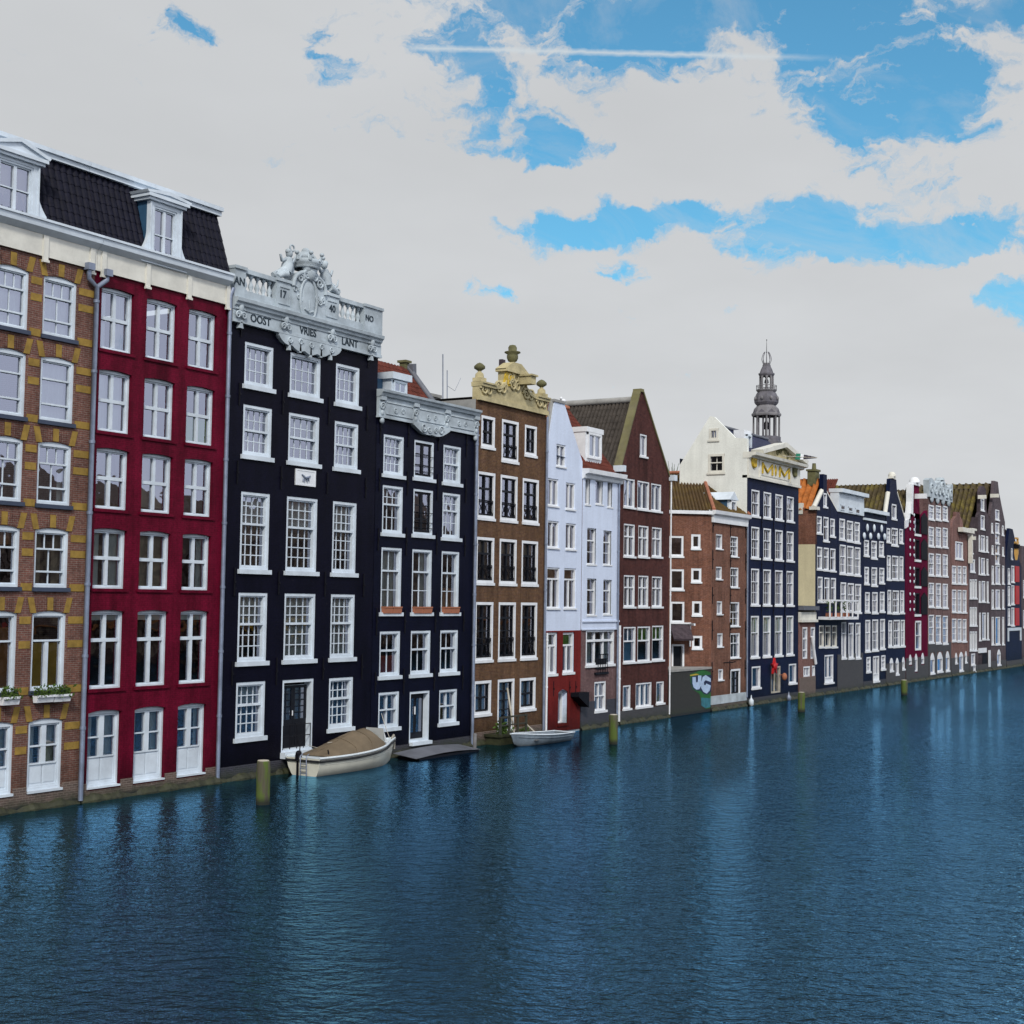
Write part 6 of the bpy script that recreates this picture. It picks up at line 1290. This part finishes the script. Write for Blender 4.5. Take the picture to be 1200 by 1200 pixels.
bwm = MB(); bwm.tube([(L - .05, -.12, 1.03), (L + .18, -.05, 1.15), (L + .32, 0, 1.0), (L + .3, 0, .55)], .05, 6); bwm.build('bow_fitting', 'wood_pale', bt)
def line(a, b, sag=.15, r=.012, n=10):
    a, b = Vector(a), Vector(b); return [tuple(a.lerp(b, i / n) + Vector((0, 0, -sag * 4 * (i / n) * (1 - i / n)))) for i in range(n + 1)]
rp = MB(); p0 = Vector((45.3, -.5, .8)); rp.tube(line((45.2, -.9, 1.15), on_y(405, 866, -.02), .25), .014, 4); tag(rp.build('mooring_rope', 'rope'), 'rope from the canvas covered boat along the black house wall', 'rope')
rp = MB(); rp.tube(line((46.3, -1.0, 1.15), on_y(440, 853, -.02), .10), .016, 4); tag(rp.build('mooring_rope', 'rope'), 'rope running up across the tan canvas cover to the wall', 'rope')
rp = MB(); rp.tube(line((50.5, -1.0, 1.05), on_y(447, 836, -.1), .05), .013, 4); tag(rp.build('mooring_rope', 'rope'), 'rope from the bow of the canvas covered boat up to a window sill', 'rope')
# rowing boat
rw = tag(empty('rowing_boat', (59.55, -1.75, 0), -.03), 'small grey aluminium rowing boat, empty, before the red base', 'rowing boat')
rows2 = hull(4.55, 1.5, .42, .40, .62, 18, 8, .78, .86, .15); rows2 = [[(4.55 - x, y, z) for x, y, z in r] for r in rows2]
mb = MB(); skin(mb, rows2); inn = [[(x * .985 + .03, y * .95, z * .96 + .03) for x, y, z in r] for r in rows2]; skin(mb, inn, True, False); mb.build('hull', 'alu', rw)
mb = MB()
for s in (0, -1): mb.tube([tuple(Vector(r[s]) + Vector((0, 0, .01))) for r in rows2], .035, 6)
mb.tube([rows2[0][0], rows2[0][-1]], .035, 6); mb.build('gunwale', 'frame', rw); mb = MB()
for s in (0, -1): mb.tube([tuple(Vector(r[s]).lerp(Vector(r[1 if s == 0 else -2]), .6) + Vector((0, -.02 if s == 0 else .02, 0))) for r in rows2[1:-1]], .02, 5)
mb.build('strakes', 'alu', rw)
for k in (1.0, 2.2, 3.3): mb = MB(); mb.box(k, k + .28, -.62, .62, .25, .29); mb.build('thwart', 'wood_grey', rw)
# flat work raft in front of the small black house
rf = tag(empty('moored_raft', (52.1, -.82, 0)), 'flat grey covered raft moored below the small black house door', 'raft')
mb = MB(); pts = []
for i in range(11):
    t = i / 10; pts.append((-.4 + 5.2 * t, .24 + .10 * math.sin(t * math.pi)))
mb.add([(x, y, z - (.16 if y < 0 else 0)) for x, z in pts for y in (-.75, .5)], [(2 * i, 2 * i + 2, 2 * i + 3, 2 * i + 1) for i in range(10)], True); mb.build('cover', 'lead', rf)
mb = MB(); mb.box(-.1, 4.7, -.70, .45, -.2, .10); mb.build('float', 'iron', rf)
mb = MB(); mb.lathe([(.09, -.6), (.09, .75), (.0, .78)], (4.95, -.3, 0), 10); mb.build('mooring_stake', 'wood_grey', rf)
# mooring posts
def post(px, yb, yt, Y, r, label, lean=(0, 0), seed=0):
    b = on_y(px, yb, Y); t = on_y(px, yt, Y); h = t.z; rr = random.Random(seed); mb = MB(); n = 18; prof = []
    for i in range(9):
        z = -.8 + (h + .8) * i / 8; prof.append((r * (1 + .05 * rr.uniform(-1, 1)), z))
    prof += [(r * .93, h + .03), (0, h + .05)]; mb.lathe(prof, (0, 0, 0), n)
    for k, p in enumerate(mb.v):
        a = math.atan2(p[1], p[0]); q = 1 + .06 * math.sin(a * 3 + seed) + .05 * math.sin(a * 8 + p[2] * .7); z = p[2]; mb.v[k] = (p[0] * q + lean[0] * z, p[1] * q + lean[1] * z, z)
    o = tag(mb.build('mooring_post', 'post', None, (b.x, Y, 0)), label, 'mooring post', 'timber mooring posts along the canal')
    for i in range(3): o.rotation_euler.z = seed
    cp = MB(); cp.lathe([(r * .86, h + .035), (r * .8, h + .06), (0, h + .075)], (lean[0] * h, lean[1] * h, 0), 14); cp.build('sawn_top', 'wood_pale', o)
post(307.5, 941, 893, -5.0, .23, 'thick mossy mooring post nearest the viewer, left of the canvas covered boat', (.01, 0), 1)
post(719, 872, 838.5, -4.9, .21, 'mossy mooring post in front of the dark brick gable house', (.01, 0), 2)
post(939, 834, 812, -4.8, .22, 'bright green mooring post below the low annex', (.0, .01), 3)
post(1059.5, 815, 797.5, -5.0, .24, 'farthest mossy mooring post, before the magenta house', (0, 0), 4)
# landing stage with weeds at the ochre house
ls = tag(empty('landing_stage', (on_y(578, 880, -.6).x, 0, 0)), 'small mossy timber landing stage with steps at the ochre house door', 'landing stage'); w = 2.6
mb = MB(); mb.box(0, w, -1.0, -.06, .38, .5); mb.box(.1, w - .1, -.95, -.1, -.5, .38); mb.build('deck', 'wetmoss', ls)
for x in (.08, .9, 1.7, 2.5):
    mb = MB(); mb.box(x - .05, x + .05, -.98, -.88, .5, 1.35); mb.build('rail_post', 'darkwood', ls)
mb = MB(); mb.box(0, w, -.97, -.89, 1.28, 1.36); mb.box(0, w, -.96, -.9, .9, .96); mb.build('handrail', 'darkwood', ls)
def weeds(loc, w, d, h, n, label, seed, mat='leaf', cat='plant'):
    rr = random.Random(seed); mb = MB()
    for k in range(n):
        c = Vector((rr.uniform(-w, w), rr.uniform(-d, d), 0)); top = c + Vector((rr.uniform(-.15, .15), rr.uniform(-.15, .15), h * rr.uniform(.3, 1))); q = rr.uniform(.02, .05)
        mb.add([c, c + Vector((q, 0, 0)), top], [(0, 1, 2)])
        for j in range(3):
            m_ = c.lerp(top, rr.uniform(.4, 1)); e = Vector((rr.uniform(-.1, .1), rr.uniform(-.08, .08), rr.uniform(-.03, .08))); g_ = Vector((rr.uniform(-.05, .05), rr.uniform(-.05, .05), .05)); mb.add([m_, m_ + e + g_, m_ + 2 * e, m_ + e - g_], [(0, 1, 2, 3)])
    return tag(mb.build('wild_plant', mat, None, loc), label, cat)
a = on_y(612, 861, -.1); weeds((a.x, -.15, a.z - .1), .5, .12, .45, 60, 'yellow green weeds growing at the foot of the ochre house', 5)
a = on_y(581, 862, -.3); weeds((a.x, -.7, .5), .35, .2, .6, 50, 'weeds sprouting from the left end of the landing stage', 6)
pl_ = MB(); pl_.tube([on_y(594.5, 806, -.25), on_y(604, 869, -.9)], .05, 6); tag(pl_.build('leaning_pole', 'wood_pale'), 'pale pole leaning against the ochre house glass door', 'pole')
pl_ = MB(); pl_.tube([on_y(616, 848, -.1), on_y(634, 865, -.7)], .045, 6); tag(pl_.build('leaning_pole', 'wood_pale'), 'short pale pole leaning at the right foot of the ochre house', 'pole')
# window boxes on the banded brick house
f = A.f
for x0, x1, y0, y1, lb in ((40.5, 60, 815, 823, 'white planter with green plants under the right hand window of the brick house'), (61, 80, 814, 822, 'dark planter full of bushy plants beside the white planter'), (1, 20, 817, 826, 'white planter at the left edge below a brick house window')):
    q = f.rect(x0, x1, y0, y1, -.2); bx = tag(empty('window_planter', (A.root.location.x + q[0], -.2, q[2])), lb, 'planter'); w = q[1] - q[0]; h_ = q[3] - q[2]
    mb = MB(); mb.xprism([(-.16, h_), (.10, h_), (.06, 0), (-.10, 0)], 0, w); mb.box(-.02, w + .02, -.19, -.14, h_ - .05, h_ + .02); mb.build('box', 'white' if 'white' in lb else 'darkgreybrick', bx); rr = random.Random(int(x0)); mb = MB()
    for k in range(260):
        c = Vector((rr.uniform(0, w), rr.uniform(-.2, .08), h_ - .05 + rr.random() ** 2 * .32)); e = Vector((rr.uniform(-.06, .06), rr.uniform(-.05, .05), rr.uniform(-.03, .07))); g_ = Vector((rr.uniform(-.03, .03), rr.uniform(-.03, .03), .03)); mb.add([c, c + e + g_, c + 2 * e, c + e - g_], [(0, 1, 2, 3)])
    mb.build('foliage', 'leaf', bx)
f = C.f                                                   # flower boxes on the small black house
for i, (u0, u1) in enumerate(cC):
    z = f.V(494, 719) + .0
    for q in range(2):
        a = u0 + .08 + (u1 - u0 - .16) * q / 2; b = a + (u1 - u0 - .16) / 2 - .04; mb = MB(); mb.xprism([(-.16, .28), (.0, .28), (-.02, 0), (-.13, 0)], 0, b - a); mb.box(-.01, b - a + .01, -.175, .01, .24, .30)
        tag(mb.build('terracotta_trough', 'terracotta', None, (C.root.location.x + a, -.0, z + .012)), 'terracotta trough on the small black house, %s of the %s third floor window' % (('left half', 'right half')[q], ('left', 'middle', 'right')[i]), 'planter', 'terracotta troughs on the small black house')
# wall lamp, satellite bits
a = f.L(479.3, 560, -.1)
# ================================================================== church tower
def tower():
    d0 = ray(898, 505); hor = math.hypot(d0.x, d0.y); D = 340.0; base = CAM + d0 * (D / hor); S = D / F_PX / math.cos(0) * 1.02
    z_of = lambda y: CAM.z + (ray(898, y).z / math.hypot(ray(898, y).x, ray(898, y).y)) * D
    t = tag(empty('church_tower', (base.x, base.y, 0)), 'slender tiered church steeple with open lantern rising behind the houses', 'church tower'); Z = lambda y: z_of(y); px = D / (F_PX * .995)
    r8 = math.pi / 8
    def lathe(lst, nm, mat, n=8, rot=r8, smooth=False):
        mb = MB(); mb.lathe([(w / 2 * px, Z(y)) for w, y in lst], (0, 0, 0), n, smooth, rot); return mb.build(nm, mat, t)
    mb = MB(); s = 17 * px; mb.box(-s, s, -s, s, 0, Z(522)); mb.build('base', 'redbrick', t)
    lathe([(36, 524), (36, 518), (33, 517), (33, 512)], 'lower_gallery', 'steeple')
    mb = MB(); mb.lathe([(3.6 * px, Z(503)), (3.2 * px, Z(497)), (1.8 * px, Z(494)), (0, Z(493))], (0, 0, 0), 10); mb.tube([(0, 0, Z(512)), (0, 0, Z(488))], .7 * px, 5); mb.build('bell', 'iron', t); lathe([(33, 488), (34, 486.5), (34, 485), (31, 484), (28, 479), (22, 476), (21, 474)], 'cornice', 'steeplewood')
    for k in range(8):
        a = k * math.pi / 4 + r8; mb = MB(); r = 14.6 * px; mb.lathe([(1.25 * px, Z(512.5)), (1.1 * px, Z(488)), (1.5 * px, Z(487.5)), (1.5 * px, Z(486.5))], (r * math.cos(a), r * math.sin(a), 0), 8); mb.build('column', 'steeplewood', t)
    for k in range(8):
        a = k * math.pi / 4; mb = MB(); c = Vector((15.0 * px * math.cos(a), 15.0 * px * math.sin(a), 0)); tx = Vector((-math.sin(a), math.cos(a), 0)); w = 5.4 * px
        p = [c - tx * w + Vector((0, 0, Z(485))), c + tx * w + Vector((0, 0, Z(485))), c + Vector((0, 0, Z(480.8)))]; q = [x * 1.0 - Vector((math.cos(a), math.sin(a), 0)) * 6 * px for x in p]; mb.add(p + q, [(0, 1, 2), (0, 3, 4, 1), (1, 4, 5, 2), (2, 5, 3, 0)]); mb.build('gablet', 'steeple', t)
    lathe([(20, 476), (24, 474.5), (27.5, 472), (28, 469), (26, 465), (23, 461.5), (20, 459.5)], 'onion_dome', 'steeple', 8, r8, False)
    for k in range(8):
        a = k * math.pi / 4; mb = MB(); mb.ball((13.6 * px * math.cos(a), 13.6 * px * math.sin(a), Z(467.5)), 1.7 * px, 1.7 * px, 2.4 * px, 8, 5); mb.build('clock_boss', 'steeplewood', t)
    lathe([(20, 460), (23.5, 458), (24, 456.8), (22.5, 456.5)], 'gallery_floor', 'steeplewood')
    mb = MB(); R = 11.6 * px
    for k in range(24): a = 2 * math.pi * k / 24; mb.tube([(R * math.cos(a), R * math.sin(a), Z(457)), (R * math.cos(a), R * math.sin(a), Z(452.3))], .25 * px, 4)
    ring = [(R * math.cos(2 * math.pi * k / 24), R * math.sin(2 * math.pi * k / 24), Z(452.3)) for k in range(25)]; mb.tube(ring, .4 * px, 4); mb.build('railing', 'steeplewood', t)
    for k in range(8):
        a = k * math.pi / 4 + r8; mb = MB(); r = 7.2 * px; c = Vector((r * math.cos(a), r * math.sin(a), 0)); mb.tube([c + Vector((0, 0, Z(457))), c + Vector((0, 0, Z(441)))], 1.15 * px, 6); mb.build('lantern_post', 'steeplewood', t); mb = MB(); r2 = 9.5 * px; c2_ = Vector((r2 * math.cos(a + .39), r2 * math.sin(a + .39), 0)); mb.tube([c2_ + Vector((0, 0, Z(513))), c2_ + Vector((0, 0, Z(486)))], .95 * px, 6); mb.build('inner_column', 'steeple', t)
        a2 = a + math.pi / 4; d_ = Vector((r * math.cos(a2), r * math.sin(a2), 0)); mb = MB()
        mb.tube([c.lerp(d_, q) + Vector((0, 0, Z(443 - 3.0 * math.sin(q * math.pi)))) for q in [i / 8 for i in range(9)]], .8 * px, 5); mb.build('arch', 'steeplewood', t)
    mb = MB(); mb.lathe([(2.6 * px, Z(449)), (2.2 * px, Z(446)), (1.2 * px, Z(444)), (0, Z(443.4))], (0, 0, 0), 10); mb.build('bell', 'iron', t)
    lathe([(16, 441), (18.5, 439), (18.5, 437.6), (15.5, 437), (13, 433), (9.5, 429.5), (9, 427.5)], 'lantern_roof', 'steeple')
    lathe([(7, 428), (7, 425.5), (0, 425)], 'cap', 'steeplewood')
    mb = MB()
    for k in range(8):
        a = k * math.pi / 4 + r8; pts = []
        for i in range(9):
            q = i / 8; rr_ = (3.6 + 3.0 * math.sin(q * math.pi * .62) - 6.2 * max(0, q - .35) ** 1.1) * px; rr_ = max(.15 * px, rr_); pts.append((rr_ * math.cos(a), rr_ * math.sin(a), Z(427 - 14.5 * q)))
        mb.tube(pts, .36 * px, 4)
    mb.build('open_crown', 'steeple', t)
    mb = MB(); mb.tube([(0, 0, Z(426)), (0, 0, Z(413)), (0, 0, Z(398))], [.5 * px, .4 * px, .15 * px], 5); mb.ball((0, 0, Z(412.8)), .8 * px, .8 * px, .8 * px, 8, 5); mb.ball((0, 0, Z(398.5)), .55 * px, .55 * px, .9 * px, 8, 5); mb.build('spire_rod', 'iron', t)
tower()
# small far roof tree behind the dark gable house
p = on_y(789, 548, 22); tr = tag(empty('roof_tree', (p.x, 22, 0)), 'tiny bare bush top showing beside the white gable wall', 'tree'); mb = MB(); rr = random.Random(9); zt = p.z
for k in range(26):
    a = Vector((rr.uniform(-.2, .2), 0, zt - 2.5)); b = Vector((rr.uniform(-1.1, 1.1), rr.uniform(-1, 1), zt - 1.5 + rr.random() * 2.2)); mb.tube([a, a.lerp(b, .5) + Vector((rr.uniform(-.2, .2), 0, .1)), b], [.06, .04, .015], 4)
mb.build('crown', 'leaf', tr); mb = MB(); mb.tube([(0, 0, 0), (0, 0, zt - 2.3)], .12, 6); mb.build('trunk', 'wood_grey', tr)

# ================================================================== water, ground
def watermat():
    mt, nt = newmat('canal_water'); v = objvec(nt)
    rot = nt.n('ShaderNodeMapping', {'Vector': v, 'Rotation': (0, 0, -AZ)})
    def wave(sx, sy, dt, ang=0.0, rough=.55):
        mp = nt.n('ShaderNodeMapping', {'Vector': rot.outputs[0], 'Scale': (sx, sy, 1), 'Rotation': (0, 0, ang)}); return nt.noise(mp.outputs[0], 1.0, dt, rough, .4)
    a = wave(3.0, 2.0, 3, .12); b = wave(8.0, 5.0, 3, -.25); c = wave(.55, .16, 2, .1)
    h = nt.m('ADD', nt.m('MULTIPLY', a, .60), nt.m('ADD', nt.m('MULTIPLY', b, .20), nt.m('MULTIPLY', c, .35)))
    wind = nt.ramp(nt.noise(v, .045, 4, .55), [(.35, (.72,) * 3), (.65, (1.2,) * 3)])
    lee = nt.n('ShaderNodeMapRange', {'Value': nt.n('ShaderNodeSeparateXYZ', {0: v}).outputs[1], 'From Min': -3.0, 'From Max': -30.0, 'To Min': .45, 'To Max': 1.30}); expo = nt.n('ShaderNodeMapRange', {'Value': nt.n('ShaderNodeSeparateXYZ', {0: v}).outputs[0], 'From Min': 12.0, 'From Max': 48.0, 'To Min': .9, 'To Max': 1.1})   # calmer under the house fronts
    h = nt.m('MULTIPLY', h, nt.m('MULTIPLY', wind, nt.m('MULTIPLY', lee.outputs[0], expo.outputs[0])))
    bp = nt.n('ShaderNodeBump', {'Strength': 1.0, 'Distance': .15, 'Height': h}); bp2 = nt.n('ShaderNodeBump', {'Strength': 1.0, 'Distance': .20, 'Height': h})
    dif = nt.n('ShaderNodeBsdfDiffuse', {'Color': (.008, .011, .010, 1), 'Normal': bp.outputs[0]})
    gl = nt.n('ShaderNodeBsdfGlossy', {'Color': (.24, .59, .93, 1), 'Roughness': .02, 'Normal': bp.outputs[0]})
    fr = nt.n('ShaderNodeFresnel', {'IOR': 1.34, 'Normal': bp2.outputs[0]})
    x = nt.n('ShaderNodeMixShader', {0: nt.m('MULTIPLY', nt.m('POWER', fr.outputs[0], 1.75), 5.8, clamp=True), 1: dif.outputs[0], 2: gl.outputs[0]}); out(nt, x.outputs[0]); return mt
M['water'] = watermat()
mb = MB(); mb.quad((-600, -900, 0), (2500, -900, 0), (2500, .5, 0), (-600, .5, 0)); tag(mb.build('canal_water', 'water'), kind='structure')
M['ground'] = plainmat('paved_ground', (.16, .15, .14), .9)
mb = MB(); mb.quad((-600, .45, .35), (2500, .45, .35), (2500, 2500, .35), (-600, 2500, .35)); tag(mb.build('ground', 'ground'), kind='structure')
# opposite bank: only seen in the window panes and as shade
M['opp'] = brickmat('far_bank_brick', (.26, .19, .15), (.18, .13, .11))
for k in range(16):
    w = 23; x = 20 + k * 24; hgt = (14, 17, 12, 15, 14, 18, 13, 16, 15)[k % 9] * (1 if k < 9 else 1.75); mb = MB(); mb.box(0, w, -12, 0, 0, hgt); mb.xprism([(0, hgt), (-6, hgt + 4), (-12, hgt)], 0, w)
    o = tag(mb.build('bank_house', 'opp', None, (x, -72, 0)), 'brick house on the opposite bank behind the viewer', 'house', 'houses on the opposite bank'); wm = MB(); gm = MB()
    for i in range(7):
        for j in range(4 if k < 9 else 7): x0 = 1 + i * 3.1; z0 = 1.2 + j * 4.0; wm.box(x0, x0 + 1.9, -.02, .08, z0, z0 + 2.8)
    wm.build('window', 'curtain_tan', o)
    gm.box(.5, w - .5, .1, 1.4, 3.6, 4.1); gm.build('awning', ('blind_orange', 'blind_yellow', 'blind_red')[k % 3], o)
# ================================================================== sky and sun
SUN_EL, SUN_AZ = math.radians(38), math.radians(215)     # direction towards the sun, anticlockwise from +X
w = bpy.data.worlds.new('World'); sc.world = w; w.use_nodes = True; w.node_tree.nodes.clear(); nt = NT(w.node_tree)
sky = nt.n('ShaderNodeTexSky', sky_type='NISHITA', sun_disc=False, sun_elevation=SUN_EL, sun_rotation=math.pi / 2 - SUN_AZ, air_density=1.0, dust_density=.6, ozone_density=2.0)
gen = nt.n('ShaderNodeTexCoord').outputs['Generated']
nv = nt.n('ShaderNodeVectorMath', {0: gen}, operation='NORMALIZE').outputs[0]
sp = nt.n('ShaderNodeSeparateXYZ', {0: nv})
wc = nt.n('ShaderNodeTexNoise', {'Vector': nv, 'Scale': 14.0, 'Detail': 6.0, 'Roughness': .6}).outputs['Color']; ws_ = nt.n('ShaderNodeSeparateXYZ', {0: wc})
az = nt.m('ARCTAN2', sp.outputs[1], sp.outputs[0]); el = nt.m('ARCSINE', sp.outputs[2]); az0 = az
az = nt.m('ADD', az, nt.m('MULTIPLY', nt.m('SUBTRACT', ws_.outputs[0], .5), .11)); el = nt.m('ADD', el, nt.m('MULTIPLY', nt.m('SUBTRACT', ws_.outputs[1], .5), .065))
zz = nt.m('ADD', nt.m('MAXIMUM', sp.outputs[2], 0.0), .16)
plane = nt.n('ShaderNodeCombineXYZ', {0: nt.m('DIVIDE', sp.outputs[0], zz), 1: nt.m('DIVIDE', sp.outputs[1], zz), 2: 0.0}).outputs[0]
n1 = nt.noise(plane, 3.2, 7, .58, .35); n2 = nt.noise(plane, 12.0, 5, .6)
def azel(x, y):
    r = ray(x, y).normalized(); return math.atan2(r.y, r.x), math.asin(r.z)
def patch(x, y, rx, ry, amp, tilt=0.0):                   # an opening in the cloud deck around one direction
    a0, e0 = azel(x, y); k = 1 / F_PX
    da = nt.m('MULTIPLY', nt.m('SUBTRACT', az, a0), -1.0); de = nt.m('SUBTRACT', el, e0)
    da2 = nt.m('ADD', nt.m('MULTIPLY', da, math.cos(tilt)), nt.m('MULTIPLY', de, math.sin(tilt))); de2 = nt.m('SUBTRACT', nt.m('MULTIPLY', de, math.cos(tilt)), nt.m('MULTIPLY', da, math.sin(tilt)))
    q = nt.m('ADD', nt.m('POWER', nt.m('ABSOLUTE', nt.m('DIVIDE', da2, rx * k)), 2.0), nt.m('POWER', nt.m('ABSOLUTE', nt.m('DIVIDE', de2, ry * k)), 2.0))
    return nt.m('MULTIPLY', nt.m('EXPONENT', nt.m('MULTIPLY', q, -1.0)), amp)
opening = None
for p in ((860, -15, 480, 100, 1.25, 0), (560, 80, 110, 75, .86, 0), (1050, 120, 170, 90, .84, .1), (735, 258, 150, 27, 1.25, 0), (930, 276, 120, 40, 1.35, .03), (1090, 282, 130, 30, 1.25, 0), (725, 312, 60, 30, .82, 0), (622, 158, 60, 44, .80, 0), (208, 30, 60, 28, .70, .3), (385, 76, 34, 26, .66, 0), (1180, 350, 70, 26, .72, 0), (600, 345, 60, 18, .56, 0), (860, 350, 40, 14, .5, 0)):
    t = patch(*p); opening = t if opening is None else nt.m('MAXIMUM', opening, t)
ae = nt.n('ShaderNodeCombineXYZ', {0: az, 1: nt.m('MULTIPLY', el, 1.9), 2: 3.7}).outputs[0]
c1 = nt.noise(ae, 15.0, 9, .60, .25); c2 = nt.noise(ae, 52.0, 6, .62)
nsum = nt.m('ADD', nt.m('MULTIPLY', nt.m('SUBTRACT', c1, .5), 2.7), nt.m('MULTIPLY', nt.m('SUBTRACT', c2, .5), .9))
dens = nt.m('SUBTRACT', nsum, nt.m('MULTIPLY', nt.m('SUBTRACT', opening, .56), 1.15))
cover = nt.ramp(nt.m('ADD', nt.m('MULTIPLY', dens, 1.6), .42, clamp=True), [(.04, (0,) * 3), (.28, (.38,) * 3), (.48, (.82,) * 3), (.66, (1,) * 3)])
back = nt.m('MULTIPLY', nt.m('SUBTRACT', -.15, sp.outputs[1]), 1.6, clamp=True)   # extra cloud brightness added behind the camera to light the house fronts
hi = nt.m('MULTIPLY', el, 1.0, clamp=True)
shade = nt.ramp(nt.noise(plane, 1.6, 4, .55), [(.3, (.94,) * 3), (.7, (1.03,) * 3)])
front = nt.mix(1.0, (6.05, 6.22, 6.40), shade, 'MULTIPLY')
glow = nt.n('ShaderNodeMapRange', {'Value': el, 'From Min': .30, 'From Max': .04, 'To Min': 1.0, 'To Max': 1.10}); front = nt.mix(1.0, front, glow.outputs[0], 'MULTIPLY')
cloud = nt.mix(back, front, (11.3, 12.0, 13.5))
cir = nt.n('ShaderNodeMapping', {'Vector': plane, 'Rotation': (0, 0, .5), 'Scale': (1.6, 3.2, 1)}); veil = nt.ramp(nt.noise(cir.outputs[0], 1.3, 8, .66, 1.2), [(.45, (0,) * 3), (.85, (.6,) * 3)])
skyc = nt.mix(1.0, sky.outputs[0], (.66, 1.30, 1.34), 'MULTIPLY')
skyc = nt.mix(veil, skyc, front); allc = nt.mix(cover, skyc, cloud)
# condensation trail along a great circle
a_, b_ = ray(480, 56).normalized(), ray(880, 66).normalized(); nrm = a_.cross(b_).normalized()
dt = nt.n('ShaderNodeVectorMath', {0: nv, 1: tuple(nrm)}, operation='DOT_PRODUCT').outputs['Value']
wob = nt.m('MULTIPLY', nt.m('SUBTRACT', nt.noise(nv, 160, 3), .5), .0022)
lf = nt.m('SUBTRACT', 1.0, nt.m('DIVIDE', nt.m('ABSOLUTE', nt.m('ADD', dt, wob)), .0026), clamp=True)
a0 = azel(470, 56)[0]; a1 = azel(985, 69)[0]
seg = nt.m('MULTIPLY', nt.m('MULTIPLY', nt.m('SUBTRACT', a0, az0), 60.0, clamp=True), nt.m('MULTIPLY', nt.m('SUBTRACT', az0, a1), 14.0, clamp=True))
allc = nt.mix(nt.m('MULTIPLY', lf, nt.m('MULTIPLY', seg, .85)), allc, (6.2, 6.8, 7.2))
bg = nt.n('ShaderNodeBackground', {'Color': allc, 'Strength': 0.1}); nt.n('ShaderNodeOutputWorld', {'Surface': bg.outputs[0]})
sl = bpy.data.lights.new('sun', 'SUN'); sl.energy = 2.5; sl.angle = math.radians(8); sl.color = (1, .95, .87); so = bpy.data.objects.new('sun', sl); COL.objects.link(so)
sd = Vector((math.cos(SUN_AZ) * math.cos(SUN_EL), math.sin(SUN_AZ) * math.cos(SUN_EL), math.sin(SUN_EL))); so.rotation_euler = sd.to_track_quat('Z', 'Y').to_euler()
sc.cycles.max_bounces = 8; sc.cycles.transparent_max_bounces = 12; sc.cycles.use_denoising = True; sc.cycles.caustics_reflective = False
